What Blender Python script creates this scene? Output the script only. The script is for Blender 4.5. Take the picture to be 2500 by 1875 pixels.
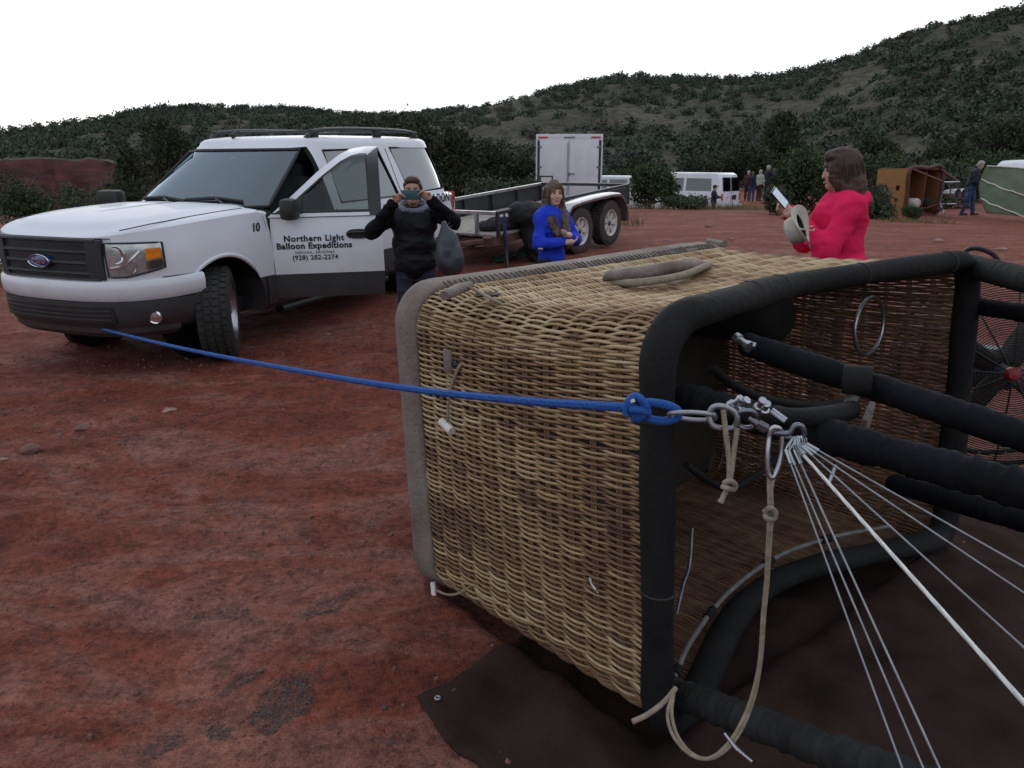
import bpy, bmesh, math, random
import numpy as np
from mathutils import Vector, Matrix, Euler
R = math.radians
for o in list(bpy.data.objects): bpy.data.objects.remove(o)
scene = bpy.context.scene
COL = scene.collection
random.seed(4); rng = np.random.default_rng(7)

# ------------------------------------------------------------------ camera
CAMH = 1.70; FPX = 1850.0; PITCH = math.atan(527.5/FPX)
cam_d = bpy.data.cameras.new('camera'); cam = bpy.data.objects.new('camera', cam_d); COL.objects.link(cam)
cam.location = (0, 0, CAMH); cam.rotation_euler = (math.pi/2-PITCH, 0, 0)
cam_d.sensor_fit = 'HORIZONTAL'; cam_d.sensor_width = 36.0; cam_d.lens = 36.0*FPX/2500.0
cam_d.clip_start = 0.05; cam_d.clip_end = 3000
scene.camera = cam
# ------------------------------------------------------------------ sky and sun (dawn, the sun still low behind the ridge)
SUN_EL = R(11.0); SUN_AZ = R(2.0)          # azimuth from +Y (view direction), negative = left
w = bpy.data.worlds.new('World'); scene.world = w; w.use_nodes = True
nt = w.node_tree; nt.nodes.clear()
sky = nt.nodes.new('ShaderNodeTexSky'); sky.sky_type = 'NISHITA'; sky.sun_disc = False
sky.sun_elevation = SUN_EL; sky.sun_rotation = SUN_AZ
sky.altitude = 1300; sky.air_density = 1.0; sky.dust_density = 7.0; sky.ozone_density = 1.3
hs = nt.nodes.new('ShaderNodeHueSaturation'); hs.inputs['Saturation'].default_value = 0.55
bg = nt.nodes.new('ShaderNodeBackground'); bg.inputs['Strength'].default_value = 0.10
wo = nt.nodes.new('ShaderNodeOutputWorld')
veil = nt.nodes.new('ShaderNodeMix'); veil.data_type = 'RGBA'; veil.inputs[0].default_value = 0.50; veil.inputs[7].default_value = (12.6, 13.5, 15.0, 1)   # thin even overcast over the dawn sky
cap = nt.nodes.new('ShaderNodeMix'); cap.data_type = 'RGBA'; cap.blend_type = 'DARKEN'; cap.inputs[0].default_value = 1.0; cap.inputs[7].default_value = (13.0, 12.8, 12.4, 1)   # the cloud veil swallows the glow round the sun
nt.links.new(sky.outputs[0], hs.inputs['Color']); nt.links.new(hs.outputs[0], cap.inputs[6]); nt.links.new(cap.outputs[2], veil.inputs[6]); nt.links.new(veil.outputs[2], bg.inputs['Color']); nt.links.new(bg.outputs[0], wo.inputs['Surface'])
sl = bpy.data.lights.new('sun', 'SUN'); sl.energy = 0.5; sl.angle = R(40); sl.color = (1.0, 0.93, 0.85)
so = bpy.data.objects.new('sun', sl); COL.objects.link(so)
sdir = Vector((math.sin(SUN_AZ)*math.cos(SUN_EL), math.cos(SUN_AZ)*math.cos(SUN_EL), math.sin(SUN_EL)))
so.rotation_euler = sdir.to_track_quat('Z', 'Y').to_euler()
vs = scene.view_settings; vs.view_transform = 'Standard'; vs.look = 'None'; vs.gamma = 1.0; vs.exposure = 0.12; vs.use_curve_mapping = False
scene.cycles.max_bounces = 6; scene.cycles.transparent_max_bounces = 16

# ------------------------------------------------------------------ helpers
_F = np.array([0, math.cos(PITCH), -math.sin(PITCH)]); _U = np.array([0, math.sin(PITCH), math.cos(PITCH)])
def at(u, v, d):
    """a point seen at photo pixel (u,v) at depth d metres in front of the camera"""
    return np.array([0, 0, CAMH]) + d*_F + np.array([1., 0, 0])*((u-1250)/FPX*d) + _U*((937.5-v)/FPX*d)

def _hash(ix, iy, iz, seed):
    h = (ix.astype(np.int64)*374761393 + iy.astype(np.int64)*668265263 + iz.astype(np.int64)*2147483647 + seed*974711) & 0xffffffff
    h = ((h ^ (h >> 13))*1274126177) & 0xffffffff
    h = ((h ^ (h >> 15))*2246822519) & 0xffffffff
    return ((h ^ (h >> 16)) & 0xffff)/65535.0
def vnoise(x, y, z=None, seed=0):
    x = np.asarray(x, float); y = np.asarray(y, float); flat2 = z is None; z = np.zeros_like(x) if flat2 else np.asarray(z, float)
    ix, iy, iz = np.floor(x), np.floor(y), np.floor(z); fx, fy, fz = x-ix, y-iy, z-iz
    s = lambda t: t*t*(3-2*t)
    fx, fy, fz = s(fx), s(fy), s(fz); r = 0
    for dx in (0, 1):
        for dy in (0, 1):
            for dz in ((0,) if flat2 else (0, 1)):
                wgt = (fx if dx else 1-fx)*(fy if dy else 1-fy)*(1 if flat2 else (fz if dz else 1-fz))
                r = r + wgt*_hash(ix+dx, iy+dy, iz+dz, seed)
    return r*2-1
def fbm(x, y, z=None, o=4, seed=0, g=0.5):
    r = 0; a = 1.0; f = 1.0
    for i in range(o):
        r = r + a*vnoise(np.asarray(x)*f+17.3*i, np.asarray(y)*f-9.1*i, None if z is None else np.asarray(z)*f+4.7*i, seed+i); a *= g; f *= 2.03
    return r

MATS = {}
def mat(name, col, rough=0.7, metal=0.0, var=0.25, vscale=6.0, bump=0.0, bscale=60.0, spec=0.5, coat=0.0, emit=None, col2=None, stretch=None, tint=None, alpha_glass=None):
    """procedural material: base colour broken up by noise, optional bump"""
    m = bpy.data.materials.new(name); m.use_nodes = True; n = m.node_tree.nodes; L = m.node_tree.links
    b = n['Principled BSDF']
    b.inputs['Roughness'].default_value = rough; b.inputs['Metallic'].default_value = metal
    b.inputs['Specular IOR Level'].default_value = spec; b.inputs['Coat Weight'].default_value = coat
    tc = n.new('ShaderNodeTexCoord'); src = tc.outputs['Object']
    if stretch:
        mp = n.new('ShaderNodeMapping'); mp.inputs['Scale'].default_value = stretch; L.new(src, mp.inputs[0]); src = mp.outputs[0]
    nz = n.new('ShaderNodeTexNoise'); nz.inputs['Scale'].default_value = vscale; nz.inputs['Detail'].default_value = 5; L.new(src, nz.inputs['Vector'])
    rp = n.new('ShaderNodeValToRGB'); e = rp.color_ramp.elements; e[0].position = 0.3; e[1].position = 0.7
    c2 = col2 if col2 else tuple(min(1, c*(1+var)) for c in col)
    c1 = tuple(c*(1-var) for c in col) if not col2 else col
    e[0].color = (*c1, 1); e[1].color = (*c2, 1); L.new(nz.outputs['Fac'], rp.inputs[0]); out = rp.outputs[0]
    if tint:
        a = n.new('ShaderNodeAttribute'); a.attribute_name = 'tint'
        r2 = n.new('ShaderNodeValToRGB'); ee = r2.color_ramp.elements
        while len(ee) < len(tint): ee.new(0.5)
        for i, (p, c) in enumerate(tint): ee[i].position = p; ee[i].color = (*c, 1)
        L.new(a.outputs['Fac'], r2.inputs[0])
        mx = n.new('ShaderNodeMix'); mx.data_type = 'RGBA'; mx.blend_type = 'MULTIPLY'; mx.inputs[0].default_value = 1.0
        L.new(rp.outputs[0], mx.inputs[6]); L.new(r2.outputs[0], mx.inputs[7]); out = mx.outputs[2]
    L.new(out, b.inputs['Base Color'])
    # roughness break-up
    if metal < 0.5 and rough > 0.15:
        mr = n.new('ShaderNodeMapRange'); mr.inputs[3].default_value = max(0.02, rough-0.1); mr.inputs[4].default_value = min(1, rough+0.1)
        L.new(nz.outputs['Fac'], mr.inputs[0]); L.new(mr.outputs[0], b.inputs['Roughness'])
    if bump > 0:
        nb = n.new('ShaderNodeTexNoise'); nb.inputs['Scale'].default_value = bscale; nb.inputs['Detail'].default_value = 4; L.new(src, nb.inputs['Vector'])
        bp = n.new('ShaderNodeBump'); bp.inputs['Strength'].default_value = bump; bp.inputs['Distance'].default_value = 0.01
        L.new(nb.outputs['Fac'], bp.inputs['Height']); L.new(bp.outputs[0], b.inputs['Normal'])
    if emit: b.inputs['Emission Color'].default_value = (*emit[:3], 1); b.inputs['Emission Strength'].default_value = emit[3]
    MATS[name] = m; return m
def glass(name, tint, refl=0.08, trans=0.6, rough=0.02, gcol=(.95, .97, 1)):
    """thin car glass: tinted see-through sheet with a fresnel reflection"""
    m = bpy.data.materials.new(name); m.use_nodes = True; n = m.node_tree.nodes; L = m.node_tree.links; n.clear()
    t = n.new('ShaderNodeBsdfTransparent'); t.inputs[0].default_value = (tint[0]*trans, tint[1]*trans, tint[2]*trans, 1)
    g = n.new('ShaderNodeBsdfGlossy'); g.inputs['Roughness'].default_value = rough; g.inputs[0].default_value = (*gcol, 1)
    d = n.new('ShaderNodeBsdfDiffuse'); d.inputs[0].default_value = (tint[0]*.12, tint[1]*.12, tint[2]*.12, 1)
    nz = n.new('ShaderNodeTexNoise'); nz.inputs['Scale'].default_value = 3.0
    lw = n.new('ShaderNodeLayerWeight'); lw.inputs[0].default_value = .5; fr = n.new('ShaderNodeMath'); fr.operation = 'POWER'; fr.inputs[1].default_value = 5.0; L.new(lw.outputs['Facing'], fr.inputs[0])
    ad = n.new('ShaderNodeMath'); ad.operation = 'MULTIPLY_ADD'; ad.inputs[1].default_value = .92; ad.inputs[2].default_value = refl; ad.use_clamp = True
    m1 = n.new('ShaderNodeMixShader'); mr = n.new('ShaderNodeMapRange'); mr.inputs[3].default_value = .04; mr.inputs[4].default_value = .12
    L.new(nz.outputs['Fac'], mr.inputs[0]); L.new(mr.outputs[0], m1.inputs[0]); L.new(t.outputs[0], m1.inputs[1]); L.new(d.outputs[0], m1.inputs[2])
    m2 = n.new('ShaderNodeMixShader'); L.new(fr.outputs[0], ad.inputs[0]); L.new(ad.outputs[0], m2.inputs[0]); L.new(m1.outputs[0], m2.inputs[1]); L.new(g.outputs[0], m2.inputs[2])
    o = n.new('ShaderNodeOutputMaterial'); L.new(m2.outputs[0], o.inputs[0]); MATS[name] = m; return m

def link(o, parent=None):
    COL.objects.link(o)
    if parent is not None: o.parent = parent
    return o
def tag(o, label=None, cat=None, group=None, kind=None):
    if label: o['label'] = label
    if cat: o['category'] = cat
    if group: o['group'] = group
    if kind: o['kind'] = kind
    return o
def thing(name, label, cat, loc=(0, 0, 0), rotz=0, group=None):
    o = bpy.data.objects.new(name, None); o.empty_display_size = 0.1; COL.objects.link(o)
    o.location = loc; o.rotation_euler = (0, 0, rotz); return tag(o, label, cat, group)
def mesh_from(name, V, Fc, smooth=True, sharp=None, tint=None):
    me = bpy.data.meshes.new(name); V = np.asarray(V, dtype=np.float32).reshape(-1, 3)
    if isinstance(Fc, np.ndarray):
        nf, k = Fc.shape; me.vertices.add(len(V)); me.vertices.foreach_set('co', V.ravel())
        me.loops.add(nf*k); me.loops.foreach_set('vertex_index', Fc.astype(np.int32).ravel())
        me.polygons.add(nf); me.polygons.foreach_set('loop_start', np.arange(nf, dtype=np.int32)*k); me.polygons.foreach_set('loop_total', np.full(nf, k, dtype=np.int32))
        me.update(calc_edges=True); me.validate()
    else:
        me.from_pydata([tuple(map(float, v)) for v in V], [], [tuple(int(i) for i in f) for f in Fc])
    if len(me.polygons): me.polygons.foreach_set('use_smooth', np.full(len(me.polygons), bool(smooth)))
    if smooth and sharp is not None: me.set_sharp_from_angle(angle=R(sharp))
    if tint is not None:
        at_ = me.attributes.new('tint', 'FLOAT', 'POINT'); at_.data.foreach_set('value', np.asarray(tint, dtype=np.float32))
    me.update(); return me
def obj(name, V, Fc, m, parent=None, smooth=True, sharp=None, tint=None):
    me = mesh_from(name, V, Fc, smooth, sharp, tint)
    if m is not None: me.materials.append(MATS[m] if isinstance(m, str) else m)
    return link(bpy.data.objects.new(name, me), parent)
def rotm(rx=0, ry=0, rz=0): return np.array(Euler((rx, ry, rz)).to_matrix())

class MB:
    """collects shapes into one mesh"""
    def __init__(s): s.V = []; s.F = []; s.n = 0
    def add(s, V, Fc):
        V = np.asarray(V, float).reshape(-1, 3); s.V.append(V); s.F += [tuple(int(i)+s.n for i in f) for f in Fc]; s.n += len(V); return s
    def box(s, c, size, rot=None, bev=0.0):
        hx, hy, hz = [q/2 for q in size]
        if bev <= 0:
            V = np.array([(x, y, z) for x in (-hx, hx) for y in (-hy, hy) for z in (-hz, hz)])
            Fc = [(0, 1, 3, 2), (4, 6, 7, 5), (0, 4, 5, 1), (2, 3, 7, 6), (0, 2, 6, 4), (1, 5, 7, 3)]
        else:
            bm = bmesh.new(); bmesh.ops.create_cube(bm, size=1.0)
            for v in bm.verts: v.co = Vector((v.co.x*size[0], v.co.y*size[1], v.co.z*size[2]))
            bmesh.ops.bevel(bm, geom=bm.edges[:], offset=min(bev, min(size)*.45), segments=2, profile=.6, affect='EDGES')
            bm.verts.index_update(); V = np.array([v.co[:] for v in bm.verts]); Fc = [tuple(v.index for v in f.verts) for f in bm.faces]; bm.free()
        if rot is not None: V = V @ np.asarray(rot).T
        return s.add(V+np.asarray(c, float), Fc)
    def tube(s, path, r, n=8, closed=False, caps=True, flat=1.0, upv=None):
        P = np.asarray(path, float); N = len(P); r = np.broadcast_to(np.asarray(r, float), (N,))
        T = np.zeros_like(P)
        if closed: T = np.roll(P, -1, 0)-np.roll(P, 1, 0)
        else: T[1:-1] = P[2:]-P[:-2]; T[0] = P[1]-P[0]; T[-1] = P[-1]-P[-2]
        T /= np.maximum(np.linalg.norm(T, axis=1, keepdims=True), 1e-9)
        ref = np.array(upv if upv is not None else ((0, 0, 1) if abs(T[0, 2]) < .9 else (1, 0, 0)), float)
        V = []; nrm = ref-T[0]*(ref@T[0]); nrm /= np.linalg.norm(nrm)
        a = np.arange(n)/n*2*math.pi
        for i in range(N):
            nrm = nrm-T[i]*(nrm@T[i]); nrm /= max(np.linalg.norm(nrm), 1e-9); bn = np.cross(T[i], nrm)
            V.append(P[i]+r[i]*(np.outer(np.cos(a), nrm)*flat+np.outer(np.sin(a), bn)))
        Fc = []
        for i in range(N if closed else N-1):
            j = (i+1) % N
            for k in range(n): Fc.append((i*n+k, i*n+(k+1) % n, j*n+(k+1) % n, j*n+k))
        V = np.concatenate(V)
        if caps and not closed: Fc.append(tuple(range(n-1, -1, -1))); Fc.append(tuple((N-1)*n+k for k in range(n)))
        return s.add(V, Fc)
    def cyl(s, p0, p1, r0, r1=None, n=16, caps=True): return s.tube([p0, p1], [r0, r0 if r1 is None else r1], n, caps=caps)
    def lathe(s, prof, c=(0, 0, 0), axis=(0, 0, 1), n=24, closed=False):
        """prof: (radius, height) pairs round an axis"""
        ax = Vector(axis).normalized(); q = np.array(ax.to_track_quat('Z', 'Y').to_matrix())
        a = np.arange(n)/n*2*math.pi; V = []
        for (r, h) in prof: V.append(np.stack([r*np.cos(a), r*np.sin(a), np.full(n, h)], -1))
        V = np.concatenate(V) @ q.T + np.asarray(c, float); Fc = []; N = len(prof)
        for i in range(N if closed else N-1):
            j = (i+1) % N
            for k in range(n): Fc.append((i*n+k, i*n+(k+1) % n, j*n+(k+1) % n, j*n+k))
        return s.add(V, Fc)
    def grid(s, P, wrap_u=False, wrap_v=False):
        P = np.asarray(P, float); a, b = P.shape[:2]; Fc = []
        for i in range(a if wrap_u else a-1):
            for j in range(b if wrap_v else b-1):
                i2, j2 = (i+1) % a, (j+1) % b; Fc.append((i*b+j, i*b+j2, i2*b+j2, i2*b+j))
        return s.add(P.reshape(-1, 3), Fc)
    def prism(s, poly, h0, h1, fn):
        """2-D polygon extruded; fn(p, h) gives the 3-D point"""
        n = len(poly); V = [fn(p, h0) for p in poly]+[fn(p, h1) for p in poly]
        Fc = [tuple(range(n-1, -1, -1)), tuple(range(n, 2*n))]+[(i, (i+1) % n, n+(i+1) % n, n+i) for i in range(n)]
        return s.add(V, Fc)
    def build(s, name, m, parent=None, smooth=True, sharp=50, fix=False):
        V = np.concatenate(s.V) if s.V else np.zeros((0, 3))
        o = obj(name, V, s.F, m, parent, smooth, sharp)
        if fix:
            bm = bmesh.new(); bm.from_mesh(o.data); bmesh.ops.recalc_face_normals(bm, faces=bm.faces[:]); bm.to_mesh(o.data); bm.free()
        return o

def spline(pts, n=40):
    """smooth path (Catmull-Rom) through points"""
    P = np.asarray(pts, float); P = np.vstack([2*P[0]-P[1], P, 2*P[-1]-P[-2]]); out = []; m = len(P)-3
    for q in np.linspace(0, m-1e-6, n):
        i = int(q); t = q-i; p0, p1, p2, p3 = P[i:i+4]
        out.append(.5*((2*p1)+(-p0+p2)*t+(2*p0-5*p1+4*p2-p3)*t*t+(-p0+3*p1-3*p2+p3)*t**3))
    return np.array(out)

# smooth solid modelling: round cones, ellipsoids and boxes melted together, then meshed
def sdf_mesh(prims, h, k=0.02, disp=None):
    lo = np.full(3, 1e9); hi = -lo
    for p in prims:
        if p[0] == 'c': r = max(p[3], p[4]); q0 = np.minimum(p[1], p[2])-r; q1 = np.maximum(p[1], p[2])+r
        else: r = max(p[2])*1.0; r = np.linalg.norm(p[2]) if p[0] == 'b' else r; q0 = np.array(p[1])-r; q1 = np.array(p[1])+r
        lo = np.minimum(lo, q0); hi = np.maximum(hi, q1)
    lo -= 3*h; hi += 3*h; N = np.ceil((hi-lo)/h).astype(int)+1
    D = np.full(N, 0.2, dtype=np.float32); ax = [lo[i]+np.arange(N[i])*h for i in range(3)]
    for p in prims:
        kk = k; sub = False; kind = p[0]
        opts = p[-1] if isinstance(p[-1], dict) else {}
        kk = opts.get('k', k); sub = opts.get('sub', False)
        if kind == 'c': r = max(p[3], p[4]); q0 = np.minimum(p[1], p[2])-r; q1 = np.maximum(p[1], p[2])+r
        else: r = np.linalg.norm(p[2]) if kind == 'b' else max(p[2]); q0 = np.array(p[1])-r; q1 = np.array(p[1])+r
        mg = kk+3*h+0.02
        i0 = np.maximum(0, np.floor((q0-mg-lo)/h).astype(int)); i1 = np.minimum(N, np.ceil((q1+mg-lo)/h).astype(int)+1)
        X, Y, Z = np.meshgrid(ax[0][i0[0]:i1[0]], ax[1][i0[1]:i1[1]], ax[2][i0[2]:i1[2]], indexing='ij')
        if kind == 'c':
            a = np.array(p[1], float); b = np.array(p[2], float); ba = b-a; L2 = max(ba@ba, 1e-9)
            t = np.clip(((X-a[0])*ba[0]+(Y-a[1])*ba[1]+(Z-a[2])*ba[2])/L2, 0, 1)
            d = np.sqrt((X-a[0]-t*ba[0])**2+(Y-a[1]-t*ba[1])**2+(Z-a[2]-t*ba[2])**2)-(p[3]+(p[4]-p[3])*t)
        else:
            c = np.array(p[1], float); q = np.stack([X-c[0], Y-c[1], Z-c[2]], -1)
            if len(p) > 3 and p[3] is not None and not isinstance(p[3], dict): q = q @ np.asarray(p[3])
            rr = np.array(p[2], float)
            if kind == 'e':
                k0 = np.linalg.norm(q/rr, axis=-1); k1 = np.linalg.norm(q/(rr*rr), axis=-1); d = k0*(k0-1)/np.maximum(k1, 1e-6)
            else:
                rd = opts.get('r', .02); a = np.abs(q)-(rr-rd); d = np.linalg.norm(np.maximum(a, 0), axis=-1)+np.minimum(a.max(-1), 0)-rd
        sl = tuple(slice(i0[i], i1[i]) for i in range(3)); A = D[sl]
        if sub:
            hh = np.clip(.5-.5*(A+d)/max(kk, 1e-6), 0, 1); D[sl] = A*(1-hh)+(-d)*hh+kk*hh*(1-hh)
        else:
            hh = np.clip(.5+.5*(d-A)/max(kk, 1e-6), 0, 1); D[sl] = d*(1-hh)+A*hh-kk*hh*(1-hh)
    if disp is not None:
        X, Y, Z = np.meshgrid(*ax, indexing='ij'); m = np.abs(D) < .03; D[m] += disp(X[m], Y[m], Z[m])
    # surface nets
    S = D < 0; c = S[:-1, :-1, :-1].astype(np.int8)
    cnt = np.zeros(np.array(D.shape)-1, dtype=np.int8)
    offs = [(i, j, l) for i in (0, 1) for j in (0, 1) for l in (0, 1)]
    n0, n1, n2 = D.shape
    for (i, j, l) in offs: cnt += S[i:n0-1+i, j:n1-1+j, l:n2-1+l]
    act = (cnt > 0) & (cnt < 8); idx = -np.ones(act.shape, dtype=np.int64); ids = np.argwhere(act); idx[act] = np.arange(len(ids))
    corner = {o: D[ids[:, 0]+o[0], ids[:, 1]+o[1], ids[:, 2]+o[2]] for o in offs}
    acc = np.zeros((len(ids), 3)); num = np.zeros(len(ids))
    for o in offs:
        for axx in range(3):
            if o[axx] == 0:
                o2 = list(o); o2[axx] = 1; o2 = tuple(o2); d0, d1 = corner[o], corner[o2]; m = (d0 < 0) != (d1 < 0)
                t = np.where(m, d0/np.where(m, d0-d1, 1), 0); pt = np.tile(np.array(o, float), (len(ids), 1)); pt[:, axx] = t
                acc[m] += pt[m]; num[m] += 1
    V = lo+(ids+acc/np.maximum(num, 1)[:, None])*h; Fq = []
    for axx in range(3):
        a1, a2 = [(1, 2), (2, 0), (0, 1)][axx]
        s0 = [slice(None)]*3; s1 = [slice(None)]*3; s0[axx] = slice(0, -1); s1[axx] = slice(1, None)
        ch = S[tuple(s0)] != S[tuple(s1)]; e = np.argwhere(ch); e = e[(e[:, a1] > 0) & (e[:, a2] > 0)]
        ins = S[e[:, 0], e[:, 1], e[:, 2]]
        def cell(da, db):
            q = e.copy(); q[:, a1] -= da; q[:, a2] -= db
            q = np.minimum(q, np.array(idx.shape)-1); return idx[q[:, 0], q[:, 1], q[:, 2]]
        f = np.stack([cell(0, 0), cell(1, 0), cell(1, 1), cell(0, 1)], -1); f[~ins] = f[~ins][:, ::-1]
        Fq.append(f)
    Fq = np.concatenate(Fq); Fq = Fq[(Fq >= 0).all(1)]
    return V, Fq[:, ::1]
def blob(name, prims, m, parent=None, h=0.012, k=0.02, disp=None, fn=None):
    V, Fc = sdf_mesh(prims, h, k, disp)
    if fn is not None: V = fn(V)
    return obj(name, V, Fc, m, parent, True)

def copy_tree(o, parent=None):
    c = o.copy(); COL.objects.link(c); c.parent = parent
    for ch in o.children: copy_tree(ch, c)
    return c
def text_mesh(name, body, size, m, parent, matrix, bold=0.0, shear=0.0, extrude=0.0008, space=1.0, align='CENTER'):
    cu = bpy.data.curves.new(name, 'FONT'); cu.body = body; cu.size = size; cu.offset = bold; cu.shear = shear; cu.extrude = extrude; cu.align_x = align; cu.space_character = space; cu.resolution_u = 3
    t = bpy.data.objects.new(name, cu); COL.objects.link(t); dg = bpy.context.evaluated_depsgraph_get()
    me = bpy.data.meshes.new_from_object(t.evaluated_get(dg)); bpy.data.objects.remove(t); bpy.data.curves.remove(cu)
    me.name = name; me.materials.clear(); me.materials.append(MATS[m]); o = link(bpy.data.objects.new(name, me), parent); o.matrix_local = matrix; return o
# ================================================================== materials used across the scene
mat('leaf_juniper', (.85, .85, .85), .85, var=.12, vscale=1.5, spec=.2, tint=[(0, (.020, .026, .014)), (.55, (.042, .054, .027)), (1, (.085, .095, .052))])
mat('leaf_sage', (.85, .85, .85), .85, var=.12, vscale=1.5, spec=.2, tint=[(0, (.040, .052, .032)), (.55, (.080, .105, .062)), (1, (.15, .175, .115))])
mat('leaf_green', (.85, .85, .85), .8, var=.12, vscale=1.5, spec=.25, tint=[(0, (.024, .040, .015)), (.55, (.052, .082, .030)), (1, (.10, .135, .058))])
mat('leaf_far', (.85, .85, .85), .9, var=.15, vscale=.05, spec=.1, tint=[(0, (.042, .054, .042)), (.55, (.072, .088, .065)), (1, (.122, .138, .100))])
mat('dry_grass', (.85, .85, .85), .9, var=.15, vscale=2, spec=.1, tint=[(0, (.09, .085, .03)), (.5, (.17, .15, .065)), (1, (.27, .23, .12))])
mat('bark', (.09, .07, .055), .95, var=.4, vscale=14, bump=.5, bscale=30)
mat('rock_red', (.16, .075, .06), .9, var=.35, vscale=12, bump=.35, bscale=40)
mat('rock_pale', (.27, .16, .135), .9, var=.25, vscale=12, bump=.3, bscale=50)
mat('rock_dark', (.10, .045, .04), .9, var=.3, vscale=18, bump=.3, bscale=60)
mat('gravel_grey', (.090, .074, .064), .9, var=.5, vscale=70)

# ================================================================== the ground: one sheet to the horizon
CTRL = np.array([(0, 0, 0), (-.4, 2.9, 0), (.4, 1.9, 0), (1.1, 4.1, .02), (1.9, 3.1, .0), (-3, 3.5, 0), (-3.4, 6.2, .05), (-3.4, 7.4, .06), (-2, 10.3, .14), (-.2, 10.75, .22), (1.0, 12.0, .44), (-2.3, 7.1, .04), (-.8, 6.4, .0), (.35, 6.7, .0),
    (2.2, 4.9, .15), (3.2, 4, .12), (1.8, 12.8, .58), (3, 11, .5), (-.6, 12.4, .33), (4, 8, .40), (6, 12, .5), (2.5, 24, .5), (6, 22, .5), (10, 24, .28), (15, 25, .2), (-6, 12, .1), (-9, 20, -.4), (8, 40, -.25), (13, 42, -.1),
    (0, 30, .2), (-20, 40, -1.0), (20, 40, .2), (5, 3, .1), (-6, 3, 0), (0, -5, 0), (-6, 7, .05), (30, 60, .5), (0, 70, -.5), (-30, 20, -.5), (60, 60, 0), (-60, 60, -1), (0, 140, 0), (-140, 0, 0), (140, 0, 0), (0, -100, 0)])
def gz0(x, y):
    x = np.asarray(x, float); y = np.asarray(y, float); num = np.zeros_like(x+y); den = np.full_like(x+y, 1e-6)
    for (cx, cy, cz) in CTRL:
        s = .75+.2*math.hypot(cx, cy); q = np.exp(-((x-cx)**2+(y-cy)**2)/(s*s)); num += q*cz; den += q
    return num/den
TD = np.array((.83, .557)); TN = np.array((-.557, .83))       # direction of the tyre tracks across the clearing
def gz(x, y):
    x = np.asarray(x, float); y = np.asarray(y, float); z = gz0(x, y)
    a = x*TD[0]+y*TD[1]; b = x*TN[0]+y*TN[1]
    far = np.clip((np.hypot(x, y)-1)/6, 0, 1)
    z = z+.008*fbm(a*.35, b*.9, o=2, seed=3)*(.3+far)
    for c, wd, dp in ((4.0, .16, .032), (5.5, .17, .030), (6.4, .12, .020), (2.9, .10, .014), (4.75, .10, .012)):   # ruts
        d = (b-c-.12*vnoise(a*.3, a*0+c, seed=11))/wd; z = z-dp*np.exp(-d*d)+.5*dp*np.exp(-(np.abs(d)-1.6)**2*3)
    lx = (x+.374)*.6265-(y-2.873)*.777; ly = (x+.374)*.778+(y-2.873)*.628      # hollow pressed by the basket
    ins = np.clip(np.minimum(np.minimum(lx+.02, 1.30-lx), np.minimum(ly+.02, 1.98-ly))/.12, 0, 1)
    return z-.085*ins*ins*(3-2*ins)
def gz_fine(x, y):
    z = gz(x, y); a = x*TD[0]+y*TD[1]; b = x*TN[0]+y*TN[1]
    z = z+.006*fbm(a*2.2, b*4.5, o=4, seed=21)+.005*fbm(x*12, y*12, o=2, seed=31)
    m = np.clip(fbm(a*1.1, b*2.4, o=3, seed=55)*1.6, 0, 1)
    return z+m*.014*np.abs(fbm(x*9, y*9, o=2, seed=41))
def gzp(x, y): return float(gz(np.array([float(x)]), np.array([float(y)]))[0])
def axis_coords(lo, hi, step, out_lo, out_hi):
    c = list(np.arange(lo, hi+step/2, step)); s = step; x = lo; left = []
    while x > out_lo: s *= 1.17; x -= s; left.append(x)
    s = step; x = hi; right = []
    while x < out_hi: s *= 1.10 if x < 30 else 1.2; x += s; right.append(x)
    return np.array(left[::-1]+c+right)
gx = axis_coords(-5.2, 3.4, .034, -1500, 1500); gy = axis_coords(.9, 8.4, .034, -900, 1800)
GX, GY = np.meshgrid(gx, gy, indexing='ij'); GZ = gz_fine(GX.ravel(), GY.ravel()).reshape(GX.shape)
rr = np.hypot(GX, GY); GZ = np.where(rr > 60, GZ*np.clip(1-(rr-60)/60, 0, 1)-np.clip((rr-60)/60, 0, 1)*1.2, GZ)
ni, nj = GX.shape; I = (np.arange(ni-1)[:, None]*nj+np.arange(nj-1)[None, :]).ravel()
gf = np.stack([I, I+nj, I+nj+1, I+1], -1)
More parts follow.
